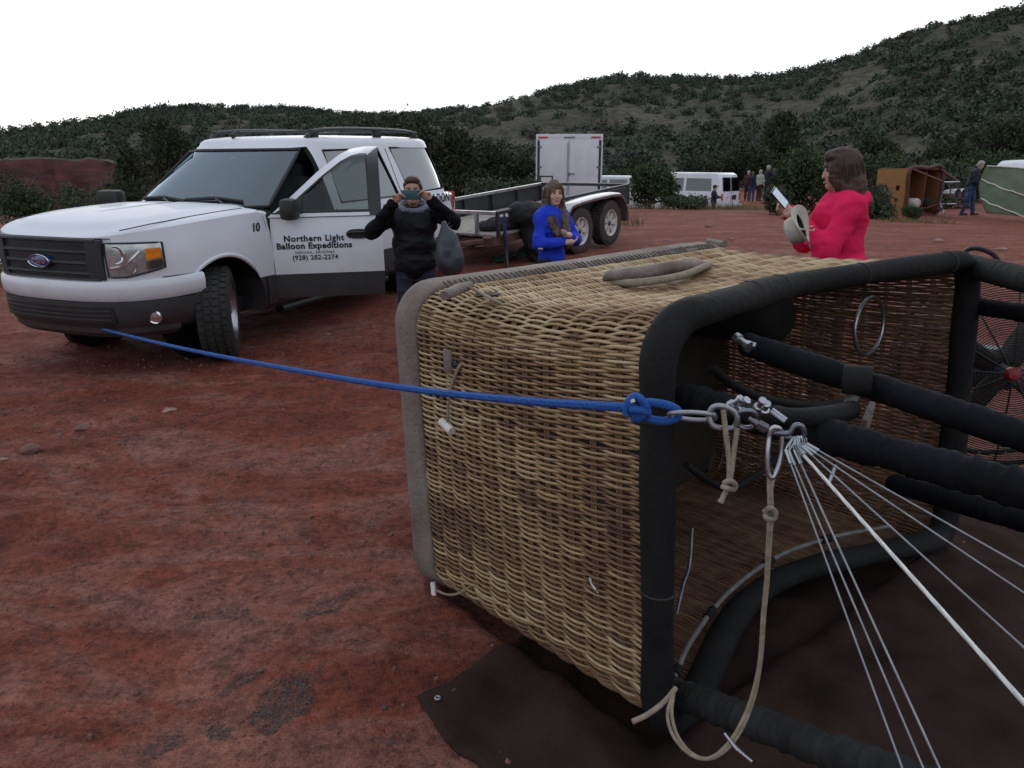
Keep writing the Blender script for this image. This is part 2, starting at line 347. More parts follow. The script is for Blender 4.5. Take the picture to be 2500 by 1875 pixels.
def soil_material():
    m = bpy.data.materials.new('red_soil'); m.use_nodes = True; n = m.node_tree.nodes; L = m.node_tree.links; b = n['Principled BSDF']
    tc = n.new('ShaderNodeTexCoord')
    def mapped(rot, sc):
        mp = n.new('ShaderNodeMapping'); mp.inputs['Rotation'].default_value = (0, 0, rot); mp.inputs['Scale'].default_value = sc; L.new(tc.outputs['Object'], mp.inputs[0]); return mp.outputs[0]
    st = mapped(-math.atan2(TD[1], TD[0]), (.62, 1.25, 1)); pl = mapped(0, (1, 1, 1))
    def noise(vec, sc, det=6, rough=.6, dist=0):
        q = n.new('ShaderNodeTexNoise'); q.inputs['Scale'].default_value = sc; q.inputs['Detail'].default_value = det; q.inputs['Roughness'].default_value = rough; q.inputs['Distortion'].default_value = dist; L.new(vec, q.inputs['Vector']); return q.outputs['Fac']
    def ramp(src, stops):
        q = n.new('ShaderNodeValToRGB'); e = q.color_ramp.elements
        while len(e) < len(stops): e.new(.5)
        for i, (p, c) in enumerate(stops): e[i].position = p; e[i].color = (*c, 1)
        L.new(src, q.inputs[0]); return q.outputs[0]
    def mix(f, a, c, bl='MIX'):
        q = n.new('ShaderNodeMix'); q.data_type = 'RGBA'; q.blend_type = bl
        if isinstance(f, float): q.inputs[0].default_value = f
        else: L.new(f, q.inputs[0])
        L.new(a, q.inputs[6]); L.new(c, q.inputs[7]); return q.outputs[2]
    base = ramp(noise(st, 1.5, 7, .62, .4), [(.28, (.130, .031, .019)), (.5, (.200, .049, .029)), (.72, (.255, .077, .047))])
    crust = ramp(noise(pl, 2.4, 8, .65), [(.3, (.205, .088, .068)), (.7, (.295, .155, .128))])
    sy_ = n.new('ShaderNodeSeparateXYZ'); L.new(tc.outputs['Object'], sy_.inputs[0]); mry = n.new('ShaderNodeMapRange'); mry.inputs[1].default_value = 2.2; mry.inputs[2].default_value = 7.0; mry.inputs[3].default_value = .035; mry.inputs[4].default_value = -.045; L.new(sy_.outputs[1], mry.inputs[0]); ady = n.new('ShaderNodeMath'); ady.operation = 'ADD'; L.new(noise(st, 1.5, 10, .74, .8), ady.inputs[0]); L.new(mry.outputs[0], ady.inputs[1])
    cm = ramp(ady.outputs[0], [(.47, (0, 0, 0)), (.57, (.62, .62, .62))])
    c1 = mix(cm, base, crust)
    gm = ramp(noise(st, 2.6, 9, .75, .6), [(.60, (0, 0, 0)), (.68, (.8, .8, .8))])
    grit = ramp(noise(pl, 90, 2, .6), [(.35, (.030, .020, .017)), (.6, (.075, .050, .042)), (.75, (.17, .14, .125))])
    md = ramp(noise(pl, 7.5, 8, .72), [(.36, (.62, .58, .58)), (.5, (1, 1, 1)), (.66, (1.28, 1.26, 1.24))]); c1 = mix(1.0, c1, md, 'MULTIPLY'); c2 = mix(gm, c1, grit)
    sp = ramp(noise(pl, 38, 3, .7), [(.31, (.35, .30, .30)), (.40, (1, 1, 1))])
    c3 = mix(1.0, c2, sp, 'MULTIPLY'); md2 = ramp(noise(pl, 30, 7, .8), [(.36, (.66, .62, .62)), (.5, (1, 1, 1)), (.64, (1.28, 1.27, 1.26))]); c3 = mix(1.0, c3, md2, 'MULTIPLY'); fg_ = ramp(noise(pl, 170, 3, .75), [(.34, (.60, .58, .57)), (.5, (1, 1, 1)), (.68, (1.35, 1.33, 1.30))]); c3 = mix(1.0, c3, fg_, 'MULTIPLY')
    ora = ramp(noise(st, 3.1, 6, .7, 1.0), [(.5, (1, 1, 1)), (.7, (1.0, .84, .74))])
    L.new(mix(1.0, c3, ora, 'MULTIPLY'), b.inputs['Base Color'])
    b.inputs['Roughness'].default_value = .88; b.inputs['Specular IOR Level'].default_value = .3
    bp = n.new('ShaderNodeBump'); bp.inputs['Strength'].default_value = .8; bp.inputs['Distance'].default_value = .025
    ad = n.new('ShaderNodeMath'); ad.operation = 'ADD'; L.new(noise(pl, 22, 6, .7), ad.inputs[0]); L.new(noise(pl, 110, 3, .7), ad.inputs[1])
    L.new(ad.outputs[0], bp.inputs['Height']); L.new(bp.outputs[0], b.inputs['Normal']); MATS['red_soil'] = m
soil_material()
ground = obj('ground', np.stack([GX, GY, GZ], -1).reshape(-1, 3), gf, 'red_soil'); tag(ground, 'bare red dirt clearing with pale crust and wheel tracks', None, None, 'structure')

# ================================================================== hills all round, highest to the right
SKY = np.array([(-700, 345), (-300, 335), (0, 326), (120, 309), (230, 294), (330, 274), (420, 264), (560, 262), (700, 268), (870, 281), (1000, 279), (1100, 268), (1200, 256), (1300, 232), (1380, 212), (1480, 189), (1540, 186), (1620, 190), (1800, 191), (1880, 188), (1950, 176), (2050, 151), (2120, 123), (2150, 103), (2200, 86), (2300, 58), (2400, 38), (2500, 22), (2800, -20), (3300, -40)], float)
def sky_dir(u, v):
    p = at(u, v, 1.0)-np.array([0, 0, CAMH]); return math.atan2(p[0], p[1]), p[2]/math.hypot(p[0], p[1])
SA = np.array([sky_dir(u, v) for u, v in SKY])
az_t = np.concatenate([[-math.pi, -2.2, -1.3], SA[:, 0], [1.35, 2.2, math.pi]]); el_t = np.concatenate([[.045, .05, .04], SA[:, 1], [.17, .07, .045]])
def ridge_el(az): return np.interp(az, az_t, el_t)
def ridge_r(az): return np.interp(az, [-math.pi, -1.2, -.55, -.1, .15, .35, .6, 1.2, math.pi], [330, 300, 230, 260, 250, 235, 190, 220, 330])
def foot_r(az): return np.interp(az, [-math.pi, -1.0, -.5, -.2, 0, .3, .6, 1.2, math.pi], [120, 80, 62, 60, 70, 75, 58, 70, 120])
def hill_z(x, y):
    az = np.arctan2(x, y); r = np.hypot(x, y); Rr = ridge_r(az); r0 = foot_r(az); top = CAMH+Rr*ridge_el(az)
    s = np.clip((r-r0)/(Rr-r0), 0, 1.6); prof = np.where(s < 1, s**1.12*(1.0), 1-(s-1)**2*.9)
    nz = fbm(x/26, y/26, o=4, seed=61); nz2 = 1-np.abs(fbm(x/48+3, y/48, o=2, seed=71)); e = np.sin(np.clip(s, 0, 1)*math.pi)
    return -1.3+(top+1.3)*prof+e*(1.7*nz+2.2*(nz2-.6))*np.clip(top/22, .3, 1.4)
naz = 560; nr = 90
azs = np.concatenate([np.linspace(-math.pi, -.75, 60, endpoint=False), np.linspace(-.75, .8, naz-120, endpoint=False), np.linspace(.8, math.pi, 60)])
tr = np.linspace(0, 1.5, nr)
AZ, TT = np.meshgrid(azs, tr, indexing='ij'); RR = foot_r(AZ)*.92+(ridge_r(AZ)-foot_r(AZ)*.92)*TT
HX, HY = RR*np.sin(AZ), RR*np.cos(AZ); HZ = hill_z(HX.ravel(), HY.ravel()).reshape(HX.shape)
I = (np.arange(naz-1)[:, None]*nr+np.arange(nr-1)[None, :]).ravel(); hf = np.stack([I, I+1, I+nr+1, I+nr], -1)
def hill_material():
    m = bpy.data.materials.new('hill_soil'); m.use_nodes = True; n = m.node_tree.nodes; L = m.node_tree.links; b = n['Principled BSDF']; tc = n.new('ShaderNodeTexCoord')
    def noise(sc, det, rough=.6):
        q = n.new('ShaderNodeTexNoise'); q.inputs['Scale'].default_value = sc; q.inputs['Detail'].default_value = det; q.inputs['Roughness'].default_value = rough; L.new(tc.outputs['Object'], q.inputs['Vector']); return q
    def ramp(src, stops):
        q = n.new('ShaderNodeValToRGB'); e = q.color_ramp.elements
        while len(e) < len(stops): e.new(.5)
        for i, (p, c) in enumerate(stops): e[i].position = p; e[i].color = (*c, 1)
        L.new(src.outputs['Fac'], q.inputs[0]); return q
    r1 = ramp(noise(.06, 6, .65), [(.35, (.058, .057, .043)), (.5, (.086, .080, .060)), (.68, (.130, .118, .088))]); r2 = ramp(noise(.7, 5, .7), [(.40, (.45, .48, .42)), (.56, (1, 1, 1))])
    mx = n.new('ShaderNodeMix'); mx.data_type = 'RGBA'; mx.blend_type = 'MULTIPLY'; mx.inputs[0].default_value = 1; L.new(r1.outputs[0], mx.inputs[6]); L.new(r2.outputs[0], mx.inputs[7]); L.new(mx.outputs[2], b.inputs['Base Color'])
    b.inputs['Roughness'].default_value = .95; b.inputs['Specular IOR Level'].default_value = .1
    bp = n.new('ShaderNodeBump'); bp.inputs['Strength'].default_value = .8; bp.inputs['Distance'].default_value = .6; L.new(noise(.9, 6, .7).outputs['Fac'], bp.inputs['Height']); L.new(bp.outputs[0], b.inputs['Normal']); MATS['hill_soil'] = m
hill_material()
hills = obj('hills', np.stack([HX, HY, HZ], -1).reshape(-1, 3), hf, 'hill_soil'); tag(hills, 'scrub covered hills round the clearing, highest on the right', None, None, 'structure')
def land_z(x, y):
    r = math.hypot(x, y); g = gzp(x, y)
    if r > 60: g = g*max(0, 1-(r-60)/60)-min(1, (r-60)/60)*1.2
    return max(g, float(hill_z(np.array([x]), np.array([y]))[0]) if r > float(foot_r(math.atan2(x, y)))*.92 else -9)

# red cut bank on the left, behind the car
bk = []
for i, u in enumerate(np.linspace(-500, 760, 150)):
    row = []
    for j, t in enumerate(np.linspace(0, 1, 16)):
        d = 46+4*t+6*max(0, t-.75)+2.0*math.sin(u*.008)
        ztop = 2.25+.15*float(vnoise(np.array([u*.01]), np.array([3.]), seed=5)[0])-1.1*max(0, (u-300)/300)+.12*float(vnoise(np.array([u*.045]), np.array([1.]), seed=15)[0])
        p = at(u, 410, d); z = -1.6+(ztop+1.6)*min(1, t/.75)**.9; p = p+np.array([0, 1, 0])*(.5*float(fbm(np.array([u*.02]), np.array([t*3]), o=3, seed=9)[0])+.6*(1-t)*abs(float(vnoise(np.array([u*.06]), np.array([t]), seed=19)[0])))
        row.append((p[0], p[1], z+(.3 if t > .75 else 0)*(t-.75)))
    bk.append(row)
mat('red_bank', (.062, .018, .014), .95, var=.55, vscale=1.2, bump=.8, bscale=4, stretch=(.6, .6, 3))
bk = np.array(bk); bt = MB().grid(bk[:, 11:]).build('bank_top', 'hill_soil', None, True, None); tag(bt, 'tan grassy lip along the top of the red bank', None, None, 'structure')
bank = MB().grid(bk[:, :12]).build('earth_bank', 'red_bank', None, True, None); tag(bank, 'bare red earth cut bank beyond the scrub on the left', None, None, 'structure')

# ================================================================== vegetation
def leaf_cloud(lobes, n, size, seed, aspect=.45, tuft=5, shell=.55):
    """many small leaf faces, in tufts, spread through the volume of the lobes"""
    g = np.random.default_rng(seed); wts = np.array([l[1][0]*l[1][1]*l[1][2] for l in lobes])**.67; wts = wts/wts.sum()
    nt_ = max(1, n//tuft); which = g.choice(len(lobes), nt_, p=wts)
    C = np.array([l[0] for l in lobes])[which]; Rd = np.array([l[1] for l in lobes])[which]
    d = g.normal(size=(nt_, 3)); d /= np.linalg.norm(d, axis=1, keepdims=True); rad = (shell+(1-shell)*g.random(nt_)**.6)*np.clip(1+.16*g.normal(size=nt_), .5, 1.22)
    P = C+d*Rd*rad[:, None]; tt = np.clip(.5+.22*g.normal(size=nt_), 0, 1)
    P = np.repeat(P, tuft, 0)+g.normal(size=(nt_*tuft, 3))*size*1.1; tint = np.clip(np.repeat(tt, tuft)+.12*g.normal(size=nt_*tuft), 0, 1); dd = np.repeat(d, tuft, 0)
    N = len(P); ax = g.normal(size=(N, 3))*.7+dd*.6+np.array([0, 0, .5]); ax /= np.linalg.norm(ax, axis=1, keepdims=True)
    sd = np.cross(ax, g.normal(size=(N, 3))); sd /= np.maximum(np.linalg.norm(sd, axis=1, keepdims=True), 1e-6)
    L = size*(.6+.8*g.random(N))[:, None]; Wd = L*aspect
    V = np.stack([P-ax*L, P+sd*Wd, P+ax*L, P-sd*Wd], 1).reshape(-1, 3); Fc = np.arange(N*4).reshape(-1, 4)
    return V, Fc, np.repeat(tint, 4)
def crown_lobes(g, rx, rz, zc, n, spread=.62):
    L = []
    for i in range(n):
        a = g.random()*6.28; q = math.sqrt(g.random())*spread; z = (g.random()*2-1)*.6
        s = (.34+.26*g.random())*(1-.25*abs(z)); L.append(((math.cos(a)*q*rx, math.sin(a)*q*rx, zc+z*rz), (rx*s, rx*s, rz*s*1.05)))
    return L
def tree_parts(root, rx, rz, zc, n, size, seed, leaf, nl=12, trunk_r=.13, spread=.62, stems=3):
    g = np.random.default_rng(seed); lobes = crown_lobes(g, rx, rz, zc, nl, spread)
    V, Fc, t = leaf_cloud(lobes, n, size, seed+1); obj('crown', V, Fc, leaf, root, False, None, t)
    mb = MB()
    for s in range(stems):
        a = g.random()*6.28; b0 = np.array([math.cos(a)*.1*rx, math.sin(a)*.1*rx, -.15]); e = np.array(lobes[s % nl][0])
        P = spline([b0, b0+np.array([.05, .03, zc*.4]), (b0+e)/2+g.normal(size=3)*.1*rx, e], 9); mb.tube(P, np.linspace(trunk_r, trunk_r*.25, 9), 7)
        for k in range(3):
            tip = np.array(lobes[(s*3+k+2) % nl][0]); q = P[3+k]; mb.tube(spline([q, (q+tip)/2+g.normal(size=3)*.08*rx, tip], 6), np.linspace(trunk_r*.45, trunk_r*.1, 6), 5)
    mb.build('trunk', 'bark', root)
def plant(name, label, cat, u, v_top, d, half_px, n, size, seed, leaf, group=None, vbase=None, nl=12, spread=.62, low=True):
    """tree or shrub standing on the land; its height and width in metres follow from its distance"""
    p = at(u, 410, d); x, y = p[0], p[1]; zg = land_z(x, y); top = at(u, v_top, d)[2]; H = max(.4, top-zg); rx = half_px/FPX*d
    root = thing(name, label, cat, (x, y, zg), seed*1.3, group)
    n = int(n*1.2); size = size*.78
    rz = H*(.5 if low else .42); tree_parts(root, rx, rz*1.05, H-rz*1.02, n, size, seed, leaf, nl, max(.025, .035*H), spread, 2 if H < 1.6 else 3); return root
GJ = 'junipers behind the clearing'
for a in [
    ('juniper_tree', 'open-topped dark juniper rising behind the white car\'s windscreen', 412, 238, 30, 72, 8000, .085, 1, 'leaf_juniper'),
    ('juniper_tree', 'small dark juniper left of the tall one behind the car', 318, 330, 34, 42, 4500, .10, 2, 'leaf_juniper'),
    ('juniper_tree', 'broad dark juniper above the rear roof rack of the car', 940, 268, 21, 150, 13000, .085, 3, 'leaf_juniper'),
    ('juniper_tree', 'rounded juniper between the car\'s tail and the white box trailer', 1120, 312, 19.5, 95, 11000, .075, 4, 'leaf_juniper'),
    ('juniper_tree', 'brownish juniper just left of the white box trailer', 1235, 345, 24, 85, 8000, .08, 5, 'leaf_juniper'),
    ('juniper_tree', 'tall dark juniper in the middle distance right of the white van', 1915, 268, 62, 75, 9000, .20, 6, 'leaf_juniper'),
    ('juniper_tree', 'dark juniper behind the people at the white van', 1840, 345, 56, 70, 6000, .18, 7, 'leaf_juniper'),
    ('juniper_tree', 'dark round juniper behind the orange basket', 2130, 330, 50, 62, 6000, .16, 8, 'leaf_juniper'),
    ('juniper_tree', 'dark juniper at the right edge above the green sheet', 2440, 300, 48, 90, 7000, .17, 9, 'leaf_juniper'),
    ('juniper_tree', 'low juniper behind the standing man by the green sheet', 2330, 345, 42, 80, 7000, .14, 10, 'leaf_juniper'),
    ('juniper_tree', 'dark juniper behind the white box trailer\'s right side', 1530, 375, 48, 60, 5000, .15, 11, 'leaf_juniper'),
    ('juniper_tree', 'spreading juniper filling the gap behind the car\'s roof', 690, 305, 40, 90, 7000, .13, 12, 'leaf_juniper'),
    ]: plant(a[0], a[1], 'tree', *a[2:10], group=GJ)
GS = 'shrubs round the clearing'
for a in [
    ('desert_shrub', 'feathery green bush in front of the white van', 1592, 402, 27, 62, 8000, .085, 21, 'leaf_green'),
    ('desert_shrub', 'low spread of the green bush reaching under the van window', 1672, 482, 26.5, 58, 4500, .07, 22, 'leaf_sage'),
    ('desert_shrub', 'big grey-green bush behind the woman in pink', 1995, 362, 23, 82, 9000, .075, 23, 'leaf_green'),
    ('desert_shrub', 'pale low sagebrush left of the woman in pink', 1905, 455, 22, 40, 3500, .05, 24, 'leaf_sage'),
    ('desert_shrub', 'grey-green bush growing against the orange basket', 2160, 455, 21, 46, 4500, .055, 25, 'leaf_sage'),
    ('desert_shrub', 'small yellow-green tuft at the foot of the orange basket', 2240, 500, 20.5, 20, 1500, .035, 26, 'leaf_green'),
    ('desert_shrub', 'rounded sagebrush left of the white box trailer', 1262, 430, 19, 62, 5000, .06, 27, 'leaf_sage'),
    ('desert_shrub', 'low bush between the car\'s tail and the box trailer', 1180, 440, 17, 55, 4500, .05, 28, 'leaf_sage'),
    ('desert_shrub', 'dark green bush at the left edge behind the car\'s bonnet', 35, 425, 22, 75, 6000, .06, 29, 'leaf_green'),
    ('desert_shrub', 'low grey bush left of the car\'s windscreen', 180, 455, 24, 85, 6000, .06, 30, 'leaf_sage'),
    ('desert_shrub', 'dark scrub bush beside the car\'s far mirror', 285, 430, 26, 65, 5000, .07, 31, 'leaf_juniper'),
    ('desert_shrub', 'green thicket behind the orange basket, left part', 2210, 372, 33, 85, 6500, .10, 32, 'leaf_green'),
    ('desert_shrub', 'green thicket behind the standing man', 2310, 385, 31, 80, 6500, .09, 33, 'leaf_sage'),
    ('desert_shrub', 'dark green bush above the green sheet', 2420, 372, 36, 70, 6000, .10, 34, 'leaf_green'),
    ('desert_shrub', 'green bush between the two white vehicles', 1500, 420, 40, 60, 5000, .11, 35, 'leaf_green'),
    ('desert_shrub', 'shadowy bush behind the white van roof', 1720, 375, 55, 85, 6000, .15, 36, 'leaf_juniper'),
    ('desert_shrub', 'bushy green growth right of the woman in pink', 2085, 378, 27, 55, 5500, .08, 37, 'leaf_green'),
    ]: plant(a[0], a[1], 'shrub', *a[2:10], group=GS, nl=14, spread=.72)
# scrub belt between the clearing and the hills, and the junipers on the hillsides
def far_bush(seed, n=70, size=.34):
    g = np.random.default_rng(seed); return leaf_cloud([((g.normal()*.2, g.normal()*.2, .55+.15*g.random()), (.75, .75, .62)) for _ in range(5)], n, size, seed, .6, 3, .45)
BV = []
for s in range(6):
    V, Fc, t = far_bush(200+s, 90, .21); mb = MB(); mb.tube([(0, 0, -.3), (.05, .02, .8)], [.08, .04], 5); V2 = np.concatenate([V, mb.V[0]]); BV.append((V, Fc, t))
far_meshes = []
for (V, Fc, t) in BV:
    me = mesh_from('hillside_juniper', V, Fc, False, None, t); me.materials.append(MATS['leaf_far']); far_meshes.append(me)
pts = []
g = np.random.default_rng(99)
NB = 9000
azr = -.72+1.50*g.random(NB); r0_ = foot_r(azr); R1_ = ridge_r(azr); rB = np.sqrt((r0_*.8)**2+((R1_*1.03)**2-(r0_*.8)**2)*g.random(NB)); xB, yB = rB*np.sin(azr), rB*np.cos(azr)
okB = g.random(NB) < .52+.42*fbm(xB/30, yB/30, o=2, seed=81)
for x, y, r in list(zip(xB[okB], yB[okB], rB[okB]))[:4300]: pts.append((x, y, (.70+.70*g.random()**1.6), g.random()*6.28, g.integers(6)))
for az in np.linspace(-.70, .76, 300):                       # along the ridge line
    if g.random() < .75:
        az = az+g.normal()*.002; r = float(ridge_r(az))*(.97+.02*g.random()); pts.append((r*math.sin(az), r*math.cos(az), .6+.65*g.random(), g.random()*6.28, g.integers(6)))
pa = np.array(pts); big = np.argsort(-(pa[:, 2]/np.hypot(pa[:, 0], pa[:, 1])))
PXa = pa[:, 0]; PYa = pa[:, 1]
zs = np.maximum(hill_z(PXa, PYa), -1.2)-.25
sv, sf, st = [], [], []; off = 0
for rank, i in enumerate(big):
    x, y, s, rz, k = pa[i]; k = int(k); inview = abs(math.atan2(x, y)) < .63
    if rank < 290 and inview:
        o = bpy.data.objects.new('hillside_juniper', far_meshes[k]); COL.objects.link(o); o.location = (x, y, zs[i]); o.rotation_euler = (0, 0, rz); o.scale = (s*1.15, s*1.15, s)
        tag(o, 'dark round juniper bush among the scrub at the foot of the hills', 'bush', 'junipers dotted over the lower hill slopes')
    else:
        V, Fc, t = BV[k]; c, s_ = math.cos(rz), math.sin(rz); q = V*np.array([s*1.15, s*1.15, s]); q = np.stack([q[:, 0]*c-q[:, 1]*s_+x, q[:, 0]*s_+q[:, 1]*c+y, q[:, 2]+zs[i]], -1)
        sv.append(q); sf.append(Fc+off); st.append(t); off += len(q)
hs_ = obj('hillside_scrub', np.concatenate(sv), np.concatenate(sf), 'leaf_far', None, False, None, np.concatenate(st)); tag(hs_, 'juniper scrub spread over the far hillsides up to the ridge', 'scrub', None, 'stuff')
# low dry grass at the edge of the clearing on the left and round the bushes
def grass_patch(cx, cy, rx, ry, n, h, seed):
    g = np.random.default_rng(seed); a = g.random(n)*6.28; q = np.sqrt(g.random(n)); x = cx+np.cos(a)*q*rx; y = cy+np.sin(a)*q*ry; z = gz(x, y)
    hh = h*(.5+.8*g.random(n)); lean = g.normal(size=(n, 2))*.35*hh[:, None]; wd = .006+.006*g.random(n); wa = g.random(n)*6.28
    B = np.stack([x, y, z-.01], -1); sx = np.stack([np.cos(wa)*wd, np.sin(wa)*wd, 0*wd], -1); M = B+np.stack([lean[:, 0]*.4, lean[:, 1]*.4, hh*.6], -1); T = B+np.stack([lean[:, 0], lean[:, 1], hh], -1)
    V = np.stack([B-sx, B+sx, M+sx*.7, M-sx*.7, T], 1).reshape(-1, 3); b = np.arange(n)[:, None]*5
    F4 = b+np.array([[0, 1, 2, 3]]); F3 = b+np.array([[3, 2, 4, 4]]); return V, [tuple(f) for f in F4]+[tuple(f[:3]) for f in F3], np.repeat(np.clip(.5+.25*g.normal(size=n), 0, 1), 5)
GV, GF, GT = [], [], []; off = 0
for k, (cx, cy, rx, ry, n, h) in enumerate([(-8.6, 12.5, 2.6, 2.2, 4500, .28), (-9.5, 17, 5, 4, 4500, .38), (-13, 22, 6, 5, 3500, .45), (.6, 17.5, 2.4, 1.6, 900, .22), (9.2, 22.5, 1.4, .9, 260, .16), (10.6, 20.3, 1.0, .5, 220, .13), (5.2, 27.5, 2.6, 1.0, 500, .25), (8.5, 30, 2, 2, 500, .3)]):
    V, Fc, t = grass_patch(cx, cy, rx, ry, n, h, 300+k); GV.append(V); GF += [tuple(i+off for i in f) for f in Fc]; GT.append(t); off += len(V)
gr = obj('dry_grass', np.concatenate(GV), GF, 'dry_grass', None, False, None, np.concatenate(GT)); tag(gr, 'dry yellow-green grass at the edges of the clearing', 'grass', None, 'stuff')

# ================================================================== stones and gravel on the ground
def rock_mesh(seed, flat=.5):
    g = np.random.default_rng(seed); bm = bmesh.new(); bmesh.ops.create_icosphere(bm, subdivisions=2, radius=1.0)
    P = np.array([v.co[:] for v in bm.verts]); 
    for _ in range(7):
        n = g.normal(size=3); n /= np.linalg.norm(n); c = .55+.3*g.random(); dd = P@n; P = P-np.outer(np.maximum(dd-c, 0), n)
    P *= np.array([1, .55+.4*g.random(), flat]); Fc = np.array([[v.index for v in f.verts] for f in bm.faces]); bm.free(); return P, Fc
RK = [rock_mesh(400+i, .28+.12*(i % 3)) for i in range(6)]
def ground_pts(u, v):
    u = np.atleast_1d(np.asarray(u, float)); v = np.atleast_1d(np.asarray(v, float))
    d0 = _F[None, :]+np.array([1., 0, 0])[None, :]*((u-1250)/FPX)[:, None]+_U[None, :]*((937.5-v)/FPX)[:, None]; t = CAMH/-d0[:, 2]
    for _ in range(4): t = (CAMH-gz(d0[:, 0]*t, d0[:, 1]*t))/-d0[:, 2]
    return np.array([0, 0, CAMH])+d0*t[:, None]
def ground_at(u, v): return ground_pts(u, v)[0]
for i, (u, v, wpx, m, lab) in enumerate([
    (412, 1004, 44, 'rock_pale', 'pale flat stone lying below the middle of the blue rope'), (203, 1045, 40, 'rock_red', 'flat reddish stone left of the pale one on the dirt'), (78, 1100, 56, 'rock_red', 'broad flat red stone slab near the left edge'),
    (8, 1122, 26, 'rock_pale', 'pale stone cut by the left edge of the picture'), (82, 1160, 22, 'rock_red', 'small red stone below the broad flat slab'), (457, 876, 16, 'rock_pale', 'small pale stone under the blue rope behind the front tyre'),
    (930, 1500, 26, 'rock_dark', 'dark red stone lying alone left of the basket base'), (688, 1483, 16, 'rock_dark', 'small dark red stone in the crusted foreground dirt'), (938, 1727, 22, 'rock_dark', 'dark stone left of the brown sheet corner'),
    (948, 1815, 30, 'rock_dark', 'dark flat stone at the bottom below the sheet corner'), (692, 1000, 9, 'rock_pale', 'tiny white stone on the mid ground track'), (800, 817, 16, 'rock_pale', 'pale stone on the dirt right of the front tyre'),
    (145, 1062, 20, 'rock_red', 'small reddish stone beside the flat slab'), (1788, 585, 18, 'rock_pale', 'pale stone on the rise behind the basket'), (2290, 590, 26, 'rock_pale', 'pale flat stone on the dirt right of the woman in pink'),
    (2440, 612, 46, 'rock_pale', 'pale slab of dirt-covered rock near the right edge'), (2365, 625, 40, 'rock_red', 'low reddish slab behind the far corner of the basket rim'), (1730, 555, 20, 'rock_red', 'low red clod in front of the white van'),
    ]):
    p = ground_at(u, v); s = wpx/2/FPX*float((p-np.array([0, 0, CAMH]))@_F); V, Fc = RK[i % 6]
    o = obj('stone', V*s, Fc, m, None, False); o.location = p+np.array([0, 0, .12*s]); o.rotation_euler = (0, 0, i*1.1); tag(o, lab, 'stone', 'stones lying on the red dirt')
def pebbles(name, label, m, pts_, smin, smax, seed):
    g = np.random.default_rng(seed); Vs, Fs = [], []; off = 0
    base = np.array([(0, 0, .7), (.9, 0, .1), (.1, .85, .05), (-.85, .1, .1), (-.1, -.9, .05), (0, 0, -.5)]); bf = np.array([(0, 1, 2), (0, 2, 3), (0, 3, 4), (0, 4, 1), (5, 2, 1), (5, 3, 2), (5, 4, 3), (5, 1, 4)])
    P = np.array(pts_); Z = gz_fine(P[:, 0], P[:, 1])
    for i in range(len(P)):
        s = smin+(smax-smin)*g.random()**3; q = base*(s*(.7+.6*g.random(3)))@rotm(*(g.random(3)*6)).T; Vs.append(q+np.array([P[i, 0], P[i, 1], Z[i]+s*.25])); Fs.append(bf+off); off += 6
    o = obj(name, np.concatenate(Vs), np.concatenate(Fs), m, None, False); return tag(o, label, 'gravel', None, 'stuff')
g = np.random.default_rng(77); pp = []
px_ = np.stack([-4.5+9*g.random(22000), 1.2+10*g.random(22000)**1.3], -1); keep = g.random(22000) < .45+.9*fbm(px_[:, 0]*.9, px_[:, 1]*.9, o=2, seed=91); pp = px_[keep][:8500]
pebbles('loose_pebbles', 'loose red pebbles scattered over the dirt', 'rock_red', pp, .002, .020, 5)
def patch(u, v, ru, rv, n, ang):
    a = g.random(n)*6.28; q = np.sqrt(g.random(n)); du = np.cos(a)*q*ru; dv = np.sin(a)*q*rv*(1+.25*np.sin(3*a)); c, s = math.cos(ang), math.sin(ang)
    return [tuple(p) for p in ground_pts(u+du*c-dv*s, v+du*s+dv*c)[:, :2]]
gp = patch(690, 1725, 88, 48, 1500, -.5)+patch(745, 1660, 60, 16, 300, -.55)+patch(590, 1665, 62, 14, 280, -.55)+patch(533, 1787, 30, 22, 260, 0)+patch(790, 1490, 60, 16, 280, -.4)+patch(545, 1500, 70, 14, 220, 0)+patch(400, 1820, 60, 22, 240, -.4)+patch(560, 1225, 70, 10, 150, 0)+patch(860, 1450, 35, 12, 120, -.5)
pebbles('grey_gravel', 'patches of fine grey gravel washed together on the foreground dirt', 'gravel_grey', gp, .002, .0065, 6)
# ================================================================== the wicker balloon basket lying on its side
mat('cane', (.9, .9, .9), .55, var=.16, vscale=40, spec=.35, bump=.15, bscale=200, tint=[(0, (.095, .043, .030)), (.35, (.215, .120, .068)), (.65, (.385, .258, .130)), (1, (.57, .44, .265))])
mat('hide', (.105, .074, .057), .78, var=.35, vscale=5, bump=.6, bscale=60, col2=(.245, .210, .187))
mat('hide_dark', (.028, .020, .017), .8, var=.4, vscale=14, bump=.3, bscale=80)
mat('black_pad', (.0035, .004, .0055), .8, col2=(.020, .0185, .018), var=.35, vscale=3, bump=.5, bscale=35, spec=.18)
mat('black_sleeve', (.007, .0075, .010), .85, var=.35, vscale=9, bump=.6, bscale=28, spec=.14)
mat('grey_sleeve', (.022, .022, .022), .85, var=.35, vscale=9, bump=.7, bscale=26, spec=.2)
mat('steel', (.40, .42, .45), .36, metal=1.0, var=.15, vscale=20)
mat('steel_dark', (.16, .17, .19), .4, metal=1.0, var=.3, vscale=20)
mat('alloy', (.30, .31, .33), .5, metal=.85, var=.2, vscale=30)
mat('cable_bright', (.55, .56, .54), .4, metal=.4, var=.12, vscale=60)
mat('cord_tan', (.26, .21, .155), .9, var=.25, vscale=60, bump=.5, bscale=240)
mat('cord_white', (.55, .52, .46), .8, var=.2, vscale=60)
mat('plywood', (.030, .022, .016), .8, var=.3, vscale=8)
